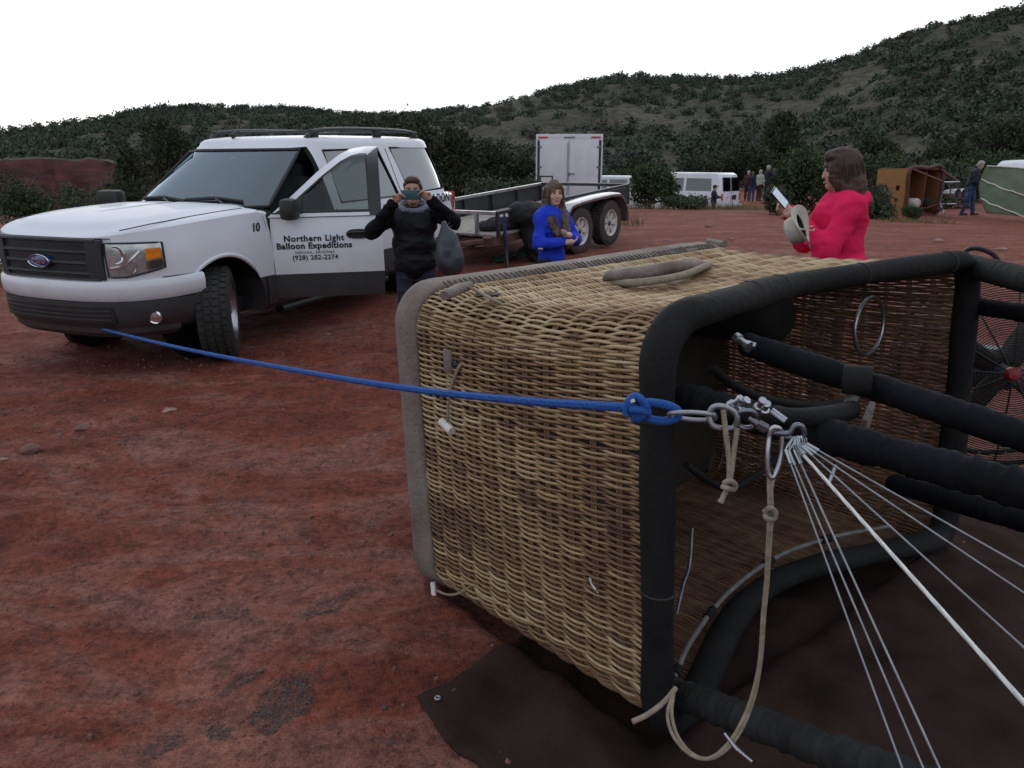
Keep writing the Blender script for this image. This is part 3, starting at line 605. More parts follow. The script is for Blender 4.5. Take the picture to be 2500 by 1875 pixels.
mat('grey_pipe', (.13, .125, .12), .6, var=.3, vscale=20)
mat('blue_rope', (.008, .082, .34), .8, var=.25, vscale=120, bump=.6, bscale=320)
mat('tank_cover', (.010, .012, .011), .8, var=.3, vscale=10, bump=.3, bscale=40)
mat('brown_sheet', (.030, .018, .014), .92, var=.40, vscale=4, bump=.45, bscale=60, spec=.12)
mat('white_plastic', (.62, .60, .55), .5, var=.12, vscale=20)
BH, BW, BL = 1.286, 1.250, 1.957
_yaw, _tl, _rl = -.892, .062, .009
ba = np.array([math.cos(_yaw)*math.cos(_tl), math.sin(_yaw)*math.cos(_tl), math.sin(_tl)]); bb = np.array([-math.sin(_yaw), math.cos(_yaw), 0.]); bu = np.cross(ba, bb)
bb2 = bb*math.cos(_rl)+bu*math.sin(_rl); bu = np.cross(ba, bb2); bb = bb2; BO = np.array([-.374, 2.873, -.005])
BM = np.stack([ba, bb, bu], 1)
basket = thing('balloon_basket', 'large wicker balloon basket lying on its side in the foreground', 'basket')
basket.matrix_world = Matrix([[*BM[0], BO[0]], [*BM[1], BO[1]], [*BM[2], BO[2]], [0, 0, 0, 1]])
def toL(p): return (np.asarray(p)-BO) @ BM
def Bat(u, v, d): return toL(at(u, v, d))
def Bpl(u, v, ax, val):
    """where the line of sight through photo pixel (u,v) meets the basket plane x/y/z = val, in basket coordinates"""
    c = toL(np.array([0, 0, CAMH])); q = Bat(u, v, 1.0)-c; return c+q*((val-c[ax])/q[ax])
RC = .14
SEGS = [('n', BW-2*RC), ('c1', RC*math.pi/2), ('t', BL-2*RC), ('c2', RC*math.pi/2), ('f', BW-2*RC), ('c3', RC*math.pi/2), ('b', BL-2*RC), ('c4', RC*math.pi/2)]
PER = sum(q for _, q in SEGS)
def perim(s):
    s = s % PER
    for nm, ln in SEGS:
        if s <= ln+1e-12: break
        s -= ln
    if nm == 'n': return (0, RC+s), (-1, 0), nm
    if nm == 't': return (RC+s, BW), (0, 1), nm
    if nm == 'f': return (BL, BW-RC-s), (1, 0), nm
    if nm == 'b': return (BL-RC-s, 0), (0, -1), nm
    th = s/RC; cy, cz, a0 = {'c1': (RC, BW-RC, math.pi), 'c2': (BL-RC, BW-RC, math.pi/2), 'c3': (BL-RC, RC, 0), 'c4': (RC, RC, -math.pi/2)}[nm]
    a = a0-th; return (cy+RC*math.cos(a), cz+RC*math.sin(a)), (math.cos(a), math.sin(a)), nm
def x_rim(y, z):
    t = np.clip((y-.12)/(BL-.24), 0, 1); wgt = abs(z/BW*2-1)**4; sc = .17 if z > BW/2 else .26
    return BH-sc*wgt*np.sin(t*math.pi)**1.3
def warp(P):
    """the basket is slack: its upper side hangs a little in the middle, walls bulge"""
    P = np.asarray(P, float).copy(); P[..., 2] += (P[..., 2]/BW)*.04*(1-np.clip(P[..., 0]/BH, 0, 1))*(P[..., 1]/BL); e = np.sin(np.clip(P[..., 0]/BH, 0, 1)*math.pi); e2 = np.sin(np.clip(P[..., 1]/BL, 0, 1)*math.pi)
    P[..., 2] -= (P[..., 2]/BW)*(.030*e+.010*e*e2); P[..., 1] -= .018*e*(1-P[..., 1]/BL)*np.sin(np.clip(P[..., 2]/BW, 0, 1)*math.pi)
    return P
SP = .0102; RIB = .100; AMP = .0098; CR = .0052; X0 = .055
nrow = int(PER/SP); gB = np.random.default_rng(12)
holes = [(Bpl(1115, 900, 1, 0.0), .045), (Bpl(1195, 735, 2, BW), .05)]
rest_v, rest_f, rest_t = [], [], []; off = 0; ncane = 0
for i in range(nrow):
    s = i*SP+gB.normal()*.0009; (y, z), (ny, nz), nm = perim(s); xr = float(x_rim(y, z))
    if nm in ('n', 't', 'c1', 'c4'): seg = 6
    else: seg = 4
    n = max(8, int((xr-X0)/RIB*seg)); t = np.linspace(X0, xr, n); ph = (i % 2)*math.pi
    wob = gB.normal()*.0012+.0022*vnoise(t*7, t*0+i*.37, seed=5)
    o_ = AMP*np.sin(math.pi*t/RIB+ph)+gB.normal()*.0006
    P = np.stack([t, y+ny*o_-nz*wob, z+nz*o_+ny*wob], -1)
    P[:, 2] = np.maximum(P[:, 2], .004); P = warp(P)
    a = np.arange(5)/5*2*math.pi; Tn = np.gradient(P, axis=0); Tn /= np.linalg.norm(Tn, axis=1, keepdims=True); N0 = np.array([0, ny, nz]); B0 = np.cross(Tn, N0); B0 /= np.linalg.norm(B0, axis=1, keepdims=True); N1 = np.cross(B0, Tn)
    cr = CR*(1+.10*gB.normal())*(1.14 if nm in ('f', 'b', 'c2', 'c3') else 1); ring = P[:, None, :]+cr*(np.cos(a)[None, :, None]*N1[:, None, :]+np.sin(a)[None, :, None]*B0[:, None, :]); V = ring.reshape(-1, 3)
    I = (np.arange(n-1)[:, None]*5+np.arange(5)[None, :]); J = (np.arange(n-1)[:, None]*5+((np.arange(5)+1) % 5)[None, :]); Fc = np.stack([I, J, J+5, I+5], -1).reshape(-1, 4)
    blk = np.floor(t/RIB-.0+.5*(i % 2)*0)
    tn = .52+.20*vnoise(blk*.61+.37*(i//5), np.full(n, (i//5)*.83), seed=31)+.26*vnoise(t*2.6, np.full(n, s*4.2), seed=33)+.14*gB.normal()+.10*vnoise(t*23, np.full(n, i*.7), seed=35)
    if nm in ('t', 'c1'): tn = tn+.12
    if nm in ('f', 'b', 'c3', 'c2'): tn = tn*.55-.08  # far and lower canes darkened: shade inside the basket put into their tint
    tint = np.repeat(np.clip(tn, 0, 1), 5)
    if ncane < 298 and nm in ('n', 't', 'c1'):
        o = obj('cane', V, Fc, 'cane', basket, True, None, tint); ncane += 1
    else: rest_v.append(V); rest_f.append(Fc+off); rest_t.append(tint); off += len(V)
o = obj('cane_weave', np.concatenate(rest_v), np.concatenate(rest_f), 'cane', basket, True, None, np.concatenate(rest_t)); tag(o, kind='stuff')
# ribs: three thin canes side by side running round the basket
for j in range(int((BH-X0)/RIB)+1):
    mb = MB(); x0 = X0+.049-.0+j*RIB
    x0 = RIB*(j+.5)
    if x0 < X0: continue
    for q in (-1, 0, 1):
        P = []
        for s in np.linspace(0, PER, 150, endpoint=False):
            (y, z), _, nm = perim(s)
            P.append((min(x0+q*.0085, float(x_rim(y, z))), y, max(z, .004)))
        mb.tube(warp(P), .0034, 5, closed=True)
    r = mb.build('rib', 'cane', basket, True, None); at_ = r.data.attributes.new('tint', 'FLOAT', 'POINT'); at_.data.foreach_set('value', np.full(len(r.data.vertices), .42, dtype=np.float32))
# floor of the basket and the rawhide scuff band round its edge
P = [perim(s)[0] for s in np.linspace(0, PER, 80, endpoint=False)]
MB().prism([(y*.985+.014, z*.985+.009) for y, z in P], -.005, .035, lambda p, h: (h, p[0], p[1])).build('floor_board', 'plywood', basket, False)
prof = [(-.012, -.06), (-.034, -.02), (-.036, .01), (-.022, .026), (.01, .031), (.05, .028), (.085, .024), (.104, .016), (.108, .004), (.100, -.004)]
G = []
ss = np.linspace(0, PER, 260, endpoint=False)
for s in ss:
    (y, z), (ny, nz), _ = perim(s); row = []
    for k, (x, o_) in enumerate(prof):
        j = .004*float(vnoise(np.array([s*6]), np.array([k*.8]), seed=44)[0])+(.006*float(vnoise(np.array([s*13]), np.array([1.]), seed=45)[0]) if k > 6 else 0)
        row.append((x+j*(1 if k < 7 else 1.6), y+ny*(o_+j), max(z+nz*(o_+j), -.02)))
    G.append(row)
MB().grid(warp(np.array(G)), wrap_u=True).build('scuff_band', 'hide', basket, True, None)
mb = MB()
for s in np.arange(0, PER, .026):
    (y, z), (ny, nz), nm = perim(s)
    if nm == 't':
        tx, tz = -nz, ny; dx = .01*gB.normal()
        q = [(.083, o2, .0) for o2 in (0,)]
        pts3 = [(.072+.004*gB.normal(), y+ny*.027, z+nz*.027), (.098, y+ny*.024-nz*.003, z+nz*.024+ny*.003), (.118, y+ny*.010-nz*dx*.6, z+nz*.010+ny*dx*.6)]
        mb.tube(warp(spline(pts3, 6)), .0022, 5)
o = mb.build('lacing', 'hide_dark', basket); tag(o, kind='stuff')
# padded black rim
def rim_path(n=200, off_=0.0, inset=0.0, dx=0.0):
    out = []
    for s in np.linspace(0, PER, n, endpoint=False):
        (y, z), (ny, nz), nm = perim(s); out.append((float(x_rim(y, z))+dx, y+ny*off_, max(z+nz*off_, .03)))
    return warp(np.array(out))
RP = rim_path(220)
rad = np.array([.048+.004*float(vnoise(np.array([i*.13]), np.array([0.]), seed=8)[0]) for i in range(len(RP))])
mb = MB(); Tn = np.roll(RP, -1, 0)-np.roll(RP, 1, 0); Tn /= np.linalg.norm(Tn, axis=1, keepdims=True); G = []
for i, p in enumerate(RP):
    ex = np.array([1, 0, 0])-Tn[i]*Tn[i, 0]; ex /= np.linalg.norm(ex); en = np.cross(Tn[i], ex); G.append([p+ex*math.cos(q)*rad[i]*1.08+en*math.sin(q)*rad[i]*.92 for q in np.linspace(0, 2*math.pi, 14, endpoint=False)])
mb.grid(G, True, True).build('rim_pad', 'black_pad', basket, True, None)
for k in (58, 66, 84, 100, 30, 12):                                    # seams and laced joins in the padding
    q = [p for p in G[k % len(G)]]; c = np.mean(q, 0); MB().tube([c+(np.array(p)-c)*1.005 for p in q], .0035, 5, closed=True).build('pad_seam', 'hide_dark', basket)
# grey conduit tied along the inside of the lower rim
lo = Bpl(1640, 1665, 2, .12); pts_ = [Bpl(1640, 1668, 2, .13), Bpl(1690, 1560, 2, .11), Bpl(1780, 1445, 2, .10), Bpl(1900, 1358, 2, .10), Bpl(2030, 1312, 2, .11), Bpl(2170, 1285, 2, .12)]
PP = spline(pts_, 60); MB().tube(PP, .0095, 8).build('conduit', 'grey_pipe', basket)
for k in (2, 17, 32, 45):
    MB().tube(PP[k:k+3], .0155, 8).build('conduit_tie', 'black_pad', basket)
# rope handles, toggles and leather pieces on the outside
p = Bpl(1105, 890, 1, -.016); MB().box(p+np.array([-.02, -.004, .01]), (.05, .012, .085), bev=.004).build('leather_patch', 'hide', basket)
MB().lathe([(0, 0), (.022, .001), (.026, .006), (.020, .010), (.012, .004)], p+np.array([.02, .002, -.01]), (0, -1, 0), 16).build('rope_hole', 'hide_dark', basket)
q0 = Bpl(1122, 895, 1, -.02); q1 = Bpl(1098, 960, 1, -.035); q2 = Bpl(1092, 1040, 1, -.035)
MB().tube(spline([q0+np.array([.01, .03, .0]), q0, q1, q2], 20), .006, 7).build('toggle_cord', 'cord_tan', basket)
MB().tube([q2+np.array([-.03, -.004, .012]), q2+np.array([.035, -.004, -.012])], .017, 12).build('toggle', 'white_plastic', basket)
p = Bpl(1190, 722, 2, BW+.004); MB().lathe([(0, 0), (.045, .001), (.05, .006), (.04, .009), (.02, .003)], p, (0, 0, 1), 16).build('rope_hole', 'hide_dark', basket)
pa_ = Bpl(1085, 722, 2, BW+.02); pb_ = Bpl(1148, 697, 2, BW+.03); MB().tube([pa_, (pa_+pb_)/2+np.array([0, 0, .004]), pb_], [.017, .02, .016], 10).build('toggle', 'hide', basket)
MB().tube(spline([pa_*.4+pb_*.6+np.array([0, 0, .018]), Bpl(1160, 708, 2, BW+.02), Bpl(1200, 730, 2, BW+.01), Bpl(1225, 742, 2, BW-.005)], 20), .006, 7).build('toggle_cord', 'cord_tan', basket)
pa_ = Bpl(1730, 590, 2, BW+.035); pb_ = Bpl(1768, 597, 2, BW+.03); MB().tube([pa_, pb_], .02, 10).build('toggle', 'hide', basket)
pa_ = Bpl(1062, 1440, 1, -.02); MB().tube([pa_+np.array([-.012, 0, .03]), pa_+np.array([.006, -.01, -.03])], .011, 10).build('toggle', 'white_plastic', basket)
MB().tube(spline([pa_, Bpl(1095, 1452, 1, -.02), Bpl(1128, 1445, 1, -.01), Bpl(1165, 1418, 1, .0)], 18), .005, 7).build('toggle_cord', 'cord_tan', basket)
MB().tube(spline([Bpl(1440, 1410, 1, -.02), Bpl(1446, 1428, 1, -.022), Bpl(1461, 1446, 1, -.018)], 10), .004, 6, flat=.5).build('cable_tie', 'white_plastic', basket)
# leather-wrapped carrying handle on the upper side
h0, h1, hm, hm2 = Bpl(1478, 688, 2, BW-.02), Bpl(1727, 648, 2, BW-.02), Bpl(1560, 668, 2, BW+.035), Bpl(1660, 650, 2, BW+.04)
MB().tube(spline([h0, h0*.8+hm*.2+np.array([0, 0, .02]), hm, hm2, h1*.85+hm2*.15, h1], 30), np.concatenate([np.linspace(.016, .026, 8), np.full(14, .026), np.linspace(.024, .016, 8)]), 10).build('handle', 'hide', basket)
MB().tube(spline([h0+np.array([.03, 0, .0]), Bpl(1560, 690, 2, BW+.01), Bpl(1660, 674, 2, BW+.015), Bpl(1722, 650, 2, BW+.01), h1+np.array([.0, .02, 0])], 30), .015, 9).build('handle_strap', 'cord_tan', basket)
MB().tube([hm2*.9+h1*.1, hm2*.55+h1*.45], .029, 10).build('handle_tape', 'hide_dark', basket)
# inside: gas tanks in dark covers, straps, hoses
def tank(y, z, r, x1, ring=True):
    MB().lathe([(0, .04), (r*.9, .045), (r, .09), (r, x1-.12), (r*.93, x1-.05), (r*.6, x1-.01), (0, x1)], (0, y, z), (1, 0, 0), 28).build('gas_tank', 'tank_cover', basket)
    if ring: MB().lathe([(r*.80+.009*math.cos(q), x1+.03+.009*math.sin(q)) for q in np.linspace(0, 2*math.pi, 9)[:-1]], (0, y, z), (1, 0, 0), 32, closed=True).build('tank_collar', 'steel', basket)
tp = Bpl(2155, 800, 1, BL-.24); tank(BL-.22, min(tp[2], BW-.2), .14, .60, False); MB().lathe([(.125+.0085*math.cos(q), .0085*math.sin(q)) for q in np.linspace(0, 2*math.pi, 9)[:-1]], (min(1.0, tp[0]), BL-.24, min(tp[2], BW-.22)), (1, 0, 0), 36, closed=True).build('steel_ring', 'steel', basket)
tp2 = Bpl(1900, 830, 0, .62); None
tp3 = Bpl(1740, 1150, 0, .62); None
def bhose(pts_, r, m='black_pad', name='hose'): MB().tube(spline(pts_, 40), r, 9).build(name, m, basket)
bhose([Bpl(1735, 895, 0, BH-.06), Bpl(1790, 940, 0, BH-.05), Bpl(1870, 975, 0, BH-.04), Bpl(1990, 990, 0, BH-.02), Bpl(2060, 978, 0, BH-.0)], .014)
bhose([Bpl(1675, 1135, 0, BH-.12), Bpl(1740, 1180, 0, BH-.1), Bpl(1790, 1192, 0, BH-.1), Bpl(1860, 1150, 0, BH-.08), Bpl(1920, 1090, 0, BH-.05)], .011)
bhose([Bpl(2300, 720, 0, BH-.2), Bpl(2262, 830, 0, BH-.22), Bpl(2225, 950, 0, BH-.25)], .012, 'tank_cover', 'strap')
bhose([Bpl(1690, 1290, 0, BH-.2), Bpl(1683, 1380, 0, BH-.15), Bpl(1668, 1430, 0, BH-.12), Bpl(1652, 1500, 0, BH-.1)], .006, 'steel_dark', 'steel_tube')
# padded uprights that carry the burner frame (out of the picture on the right)
def upright(p0, p1, r, m, wrinkle=.12, n=150, seed=1):
    t = np.linspace(0, 1, n); P = np.outer(1-t, p0)+np.outer(t, p1); L = np.linalg.norm(np.asarray(p1)-p0)
    rr_ = r*(1+wrinkle*.55*vnoise(t*L*60, t*0+seed, seed=seed)+.03*vnoise(t*L*6, t*0+seed, seed=seed+3)); rr_[0] *= .8
    mb = MB(); a = np.linspace(0, 2*math.pi, 14, endpoint=False); Tn = (np.asarray(p1)-p0)/L; n0 = np.cross(Tn, (0, 0, 1.)); n0 /= np.linalg.norm(n0); n1 = np.cross(Tn, n0)
    II, QQ = np.meshgrid(np.arange(n)*.9, a*1.2, indexing='ij'); NZ = vnoise(II, QQ, seed=seed+9)
    G = [[P[i]+(n0*math.cos(q)+n1*math.sin(q))*rr_[i]*(1+wrinkle*.6*NZ[i, k]) for k, q in enumerate(a)] for i in range(n)]
    mb.grid(G, False, True); mb.F.append(tuple(range(13, -1, -1))); o = mb.build('upright', m, basket, True, None); return o
upright(Bpl(1815, 838, 0, BH-.03), Bat(2640, 1112, 1.62), .036, 'black_sleeve', .07, seed=2)
upright(Bpl(1660, 968, 0, BH-.01), Bat(2640, 1232, 1.42), .040, 'black_sleeve', .16, seed=5)
upright(Bpl(2362, 648, 0, BH-.02), Bat(2620, 712, 2.55), .047, 'grey_sleeve', .05, seed=7)
upright(Bpl(2325, 738, 0, BH-.10), Bat(2620, 782, 2.75), .036, 'black_sleeve', .06, seed=8)
upright(Bpl(1648, 1690, 0, BH-.02), Bat(2420, 1985, 1.42), .042, 'grey_sleeve', .18, seed=11)
upright(Bpl(2180, 1180, 0, BH-.05), Bat(2620, 1305, 2.30), .040, 'black_sleeve', .07, seed=13)
p = Bat(1812, 835, 2.12); MB().lathe([(.0, -.03), (.016, -.028), (.016, -.012), (.011, -.01), (.011, .02), (.017, .022), (.017, .032), (0, .034)], p, ba*0+np.array([.8, -.2, -.3]), 8).build('upright_fitting', 'steel', basket)
q = Bat(1845, 845, 2.1); MB().tube([p, q], .009, 8).build('fitting_pin', 'steel', basket)
q = Bat(2095, 930, 1.95); MB().tube([Bat(2058, 925, 1.95), Bat(2130, 930, 1.92)], .0385, 14).build('pad_collar', 'black_pad', basket)
MB().tube([Bat(2085, 965, 1.95), Bat(2058, 1010, 1.95)], .019, 10, flat=.45).build('strap_end', 'grey_pipe', basket)
MB().box(Bat(2115, 1030, 2.05), (.016, .075, .09), rotm(.5, .2, .3), bev=.004).build('strap_buckle', 'hide', basket)
bhose([Bat(1770, 1005, 1.72), Bat(1850, 1012, 1.72), Bat(1940, 1020, 1.74), Bat(2030, 1012, 1.82), Bat(2080, 1000, 1.92)], .024, 'black_pad', 'strap')

# ------------------------------------------------------------------ brown ground sheet under the basket mouth
A = ground_at(1030, 1722); Bq = ground_at(1300, 1555); Dq = ground_at(1180, 1900)
ns_ = vnoise(np.linspace(0, 3.6, 110)*5, np.full(110, 2.), seed=4); nt_ = vnoise(np.linspace(0, 3.2, 100)*5, np.full(100, 1.), seed=3)
e1 = (Bq-A)/np.linalg.norm(Bq-A); e2 = (Dq-A)/np.linalg.norm(Dq-A); Gs = []
for i, s in enumerate(np.linspace(0, 3.6, 110)):
    row = []
    for j, t in enumerate(np.linspace(0, 3.2, 100)):
        p = A+e1*s+e2*t; ed = min(s, t); q = 1 if ed > .0 else 0
        p = p+e1*.03*nt_[j]*math.exp(-s*4)+e2*.03*ns_[i]*math.exp(-t*4)
        row.append(p)
    Gs.append(row)
Gs = np.array(Gs); X_, Y_ = Gs[..., 0], Gs[..., 1]
wr = 1-np.abs(fbm(X_*2.3+Y_*1.1, Y_*1.6-X_*.8, o=3, seed=63)); wr2 = 1-np.abs(fbm(X_*6, Y_*4, o=2, seed=66))
Zs = gz_fine(X_.ravel(), Y_.ravel()).reshape(X_.shape)+.006+.045*np.clip(wr-.55, 0, 1)**1.3*1.8+.016*np.clip(wr2-.5, 0, 1)
Zs = np.minimum(Zs, gz(X_.ravel(), Y_.ravel()).reshape(X_.shape)+.05); Gs[..., 2] = Zs
sheet = MB().grid(Gs).build('ground_sheet', 'brown_sheet', None, True, None)
sm = sheet.modifiers.new('thickness', 'SOLIDIFY'); sm.thickness = .004; sm.offset = 1
tag(sheet, 'dark brown cloth ground sheet spread under the basket mouth', 'sheet')
gp_ = A+e1*.045+e2*.045; gp_[2] = gzp(gp_[0], gp_[1])+.03
MB().lathe([(.008+.004*math.cos(q), .004*math.sin(q)) for q in np.linspace(0, 2*math.pi, 9)[:-1]], gp_, (0, 0, 1), 16, closed=True).build('eyelet', 'alloy', sheet)
# ================================================================== the white sport utility car
mat('white_paint', (.66, .68, .73), .42, var=.05, vscale=2, coat=.22, spec=.4)
mat('dark_cladding', (.022, .023, .026), .6, var=.25, vscale=8, bump=.15, bscale=200)
mat('black_plastic', (.010, .011, .012), .5, var=.2, vscale=8)
mat('black_gloss', (.006, .006, .007), .15, var=.1, vscale=8)
mat('interior', (.035, .034, .034), .85, var=.25, vscale=6)
mat('interior_pale', (.13, .125, .12), .8, var=.2, vscale=6)
mat('rubber', (.022, .021, .020), .88, var=.3, vscale=12, bump=.2, bscale=120)
mat('rubber_dusty', (.050, .038, .033), .9, var=.35, vscale=9, bump=.25, bscale=120)
mat('rim_alloy', (.50, .50, .52), .35, metal=.9, var=.15, vscale=14)
mat('rim_white', (.52, .48, .44), .55, var=.25, vscale=8)
mat('lens_clear', (.46, .48, .48), .16, metal=.65, var=.25, vscale=14, spec=.8, coat=1.0)
mat('chrome', (.8, .8, .82), .12, metal=1.0, var=.05, vscale=5)
mat('lens_amber', (.75, .22, .02), .15, var=.15, vscale=30, coat=.8)
mat('lens_red', (.55, .015, .02), .15, var=.15, vscale=30, coat=.8)
mat('lettering_black', (.012, .012, .014), .5, var=.1, vscale=10)
mat('emblem_blue', (.012, .035, .16), .2, var=.1, vscale=10, coat=.8)
mat('sticker', (.75, .62, .10), .5, var=.1, vscale=10)
glass('glass_clear', (.62, .74, .70), .03, .55)
glass('glass_tint', (.30, .34, .36), .22, .35)
glass('glass_screen', (.50, .70, .76), .16, .50, gcol=(.76, .90, 1.0))
def dust(name, col, z0, z1, amt):
    m = MATS[name]; n = m.node_tree.nodes; L = m.node_tree.links; b = n['Principled BSDF']; src = b.inputs['Base Color'].links[0].from_socket
    tc = n.new('ShaderNodeTexCoord'); sx = n.new('ShaderNodeSeparateXYZ'); L.new(tc.outputs['Object'], sx.inputs[0]); mr = n.new('ShaderNodeMapRange'); mr.inputs[1].default_value = z0; mr.inputs[2].default_value = z1; mr.inputs[3].default_value = amt; mr.inputs[4].default_value = 0; L.new(sx.outputs[2], mr.inputs[0])
    nz = n.new('ShaderNodeTexNoise'); nz.inputs['Scale'].default_value = 7; nz.inputs['Detail'].default_value = 7; L.new(tc.outputs['Object'], nz.inputs['Vector']); mu = n.new('ShaderNodeMath'); mu.operation = 'MULTIPLY'; L.new(mr.outputs[0], mu.inputs[0]); L.new(nz.outputs['Fac'], mu.inputs[1])
    mx = n.new('ShaderNodeMix'); mx.data_type = 'RGBA'; L.new(mu.outputs[0], mx.inputs[0]); L.new(src, mx.inputs[6]); mx.inputs[7].default_value = (*col, 1); L.new(mx.outputs[2], b.inputs['Base Color'])
dust('white_paint', (.30, .17, .13), .55, 1.05, .40); dust('dark_cladding', (.10, .045, .032), .3, .70, .40)
def bool_cut(o, cutters):
    for c in cutters:
        m = o.modifiers.new('cut', 'BOOLEAN'); m.operation = 'DIFFERENCE'; m.object = c; m.solver = 'EXACT'; m.material_mode = 'TRANSFER'
    bpy.context.view_layer.update(); dg = bpy.context.evaluated_depsgraph_get(); me = bpy.data.meshes.new_from_object(o.evaluated_get(dg)); nm = o.data.name
    o.modifiers.clear(); old = o.data; o.data = me; me.name = nm; bpy.data.meshes.remove(old); me.set_sharp_from_angle(angle=R(32))
def drop(objs):
    for c in objs: bpy.data.objects.remove(c)
SUVP = np.array([-3.37, 6.95, .065]); SUVYAW = R(247.0)
suv = thing('white_car', 'white off-road car with its driver door open and dark lower panels', 'car', SUVP, SUVYAW)
suv.rotation_euler = (0, R(1.6), SUVYAW)
NOSE = np.array([(.915, 0), (.910, .19), (.894, .37), (.860, .53), (.80, .67), (.705, .78), (.565, .875), (.365, .95), (.15, .985)])
side = [(x, .995) for x in np.linspace(-.15, -3.7, 22)]; rear = [(-3.95, .985), (-4.12, .95), (-4.22, .88), (-4.26, .75), (-4.275, .5), (-4.28, .25), (-4.28, 0)]
HALF = np.vstack([spline(NOSE, 26), side, rear]); OUT = np.vstack([HALF, (HALF*np.array([1, -1]))[-2:0:-1]])
def ztop(x): return np.interp(x, [-4.4, -.80, -.5, -.2, .2, .55, .8, .90, .96], [1.20, 1.20, 1.268, 1.262, 1.245, 1.218, 1.185, 1.160, 1.130])
ONRM = np.roll(OUT, -1, 0)-np.roll(OUT, 1, 0); ONRM = np.stack([ONRM[:, 1], -ONRM[:, 0]], -1); ONRM /= np.linalg.norm(ONRM, axis=1, keepdims=True)
if (ONRM[0] @ np.array([1, 0])) < 0: ONRM = -ONRM
def spine(P): return np.stack([np.clip(P[:, 0], -3.7, .35), 0*P[:, 1]], -1)
rows = []
for z, ins in ((.34, .06), (.38, .02), (.48, .004), (.66, 0.0), (.72, -.004), (.84, -.004), (.93, .004), (1.0, .018)):
    f = (z-.34)/(1.06-.34); q = OUT-ONRM*ins; zz = .34+(np.minimum(z, 9)-.34)*np.where(z > .7, (ztop(OUT[:, 0])-.05-.34)/(1.06-.34)*1.0, 1.0); zz = np.where(z <= .7, z, np.maximum(.70, zz))
    rows.append(np.column_stack([q, zz]))
zt = ztop(OUT[:, 0])
for ins, dz in ((.03, -.028), (.05, -.012), (.085, 0.0)): rows.append(np.column_stack([OUT-ONRM*ins, zt+dz]))
base = OUT-ONRM*.085; sp_ = spine(base)
for s in (.86, .8, .6, .4, .2, .06):
    q = sp_+(base-sp_)*s; hood = .030*(1-s*s)+(.018 if s < .83 else 0); rows.append(np.column_stack([q, ztop(q[:, 0])+hood]))
nO = len(OUT); mb = MB(); mb.grid(np.array(rows), False, True)
mb.F.append(tuple(range(nO))); mb.F.append(tuple((len(rows)-1)*nO+k for k in range(nO-1, -1, -1)))
body = mb.build('body', 'white_paint', suv, True, 30, fix=True)
# cabin
def cab_outline(z, ins=0.0, n=112):
    t = (z-1.20)/.62; xf = -.50-.90*t+.0*t*t; xr = -4.20+.22*t; wd = .955-.175*t-.02*t*t; hx = (xf-xr)/2-ins; cx = (xf+xr)/2; wd = wd-ins
    a = np.arange(n)/n*2*math.pi; c, s = np.cos(a), np.sin(a); e = 2/6.5
    x = cx+hx*np.sign(c)*np.abs(c)**e; y = wd*np.sign(s)*np.abs(s)**e; fr = np.clip((x-(xf-1.2))/1.2, 0, 1); return np.stack([x-.10*fr*(y/wd)**2, y], -1)
def cab_mesh(ins, zlo, zroof):
    rws = [np.column_stack([cab_outline(z, ins), np.full(112, z)]) for z in np.linspace(zlo, zroof, 8)]
    base = cab_outline(zroof, ins); c = base.mean(0)
    for s, dz in ((.985, .035), (.955, .058), (.90, .074), (.78, .088), (.55, .100), (.25, .106), (.05, .107)): rws.append(np.column_stack([c+(base-c)*np.array([1-(1-s)*1.0, s]), np.full(112, zroof+dz*(1 if ins == 0 else .8))]))
    mb = MB(); mb.grid(np.array(rws), False, True); mb.F.append(tuple(range(112))); mb.F.append(tuple((len(rws)-1)*112+k for k in range(111, -1, -1))); return mb
cabin = cab_mesh(0, 1.10, 1.82).build('cabin', 'white_paint', suv, True, 30, fix=True)
def side_y(x, z, ins=0.0):
    z = min(max(z, 1.10), 1.82); t = (z-1.20)/.62; xf = -.50-.90*t; xr = -4.20+.22*t; wd = .955-.175*t-.02*t*t; hx = (xf-xr)/2; cx = (xf+xr)/2
    u_ = min(.999, abs((x-cx)/hx)); y = (wd)*(1-u_**6.5)**(1/6.5); return y-ins
def front_x(y, z):
    t = (z-1.20)/.62; xf = -.50-.90*t; xr = -4.20+.22*t; wd = .955-.175*t-.02*t*t; hx = (xf-xr)/2; cx = (xf+xr)/2; v_ = min(.995, abs(y)/wd)
    return cx+hx*(1-v_**6.5)**(1/6.5)-.10*v_**2
cav = cab_mesh(.055, 1.10, 1.80).build('cut', 'interior', suv, True, 30, fix=True)
cav2 = MB().box((-2.25, 0, .98), (3.35, 1.80, .62)).build('cut', 'interior', suv, False)
def yprism(poly, y0, y1): return MB().prism(poly, y0, y1, lambda p, h: (p[0], h, p[1])).build('cut', 'interior', suv, False, fix=True)
DOORP = [(-.64, .50), (-.62, .9), (-.60, 1.20), (-.78, 1.33), (-1.37, 1.785), (-1.62, 1.80), (-1.66, 1.25), (-1.66, .8), (-1.60, .50)]
WREAR = [(-1.82, 1.235), (-1.80, 1.765), (-2.58, 1.775), (-2.70, 1.235)]
WQTR = [(-2.95, 1.25), (-2.80, 1.785), (-3.80, 1.775), (-4.03, 1.28), (-4.01, 1.25)]
WFR = [(-.84, 1.25), (-1.36, 1.76), (-1.66, 1.775), (-1.68, 1.24)]
arch = [MB().tube([(x, .66*s, .43), (x, 1.25*s, .43)], .475, 40).build('cut', 'black_plastic', suv, True, 35, fix=True) for x in (0, -3.02) for s in (1, -1)]
ca = yprism(DOORP, .60, 1.3)
bool_cut(body, arch+[cav2, ca])
wc = [yprism(p, s*.5, s*1.3) for p in (WREAR, WQTR) for s in (1, -1)]+[yprism(WFR, -1.3, -.5)]
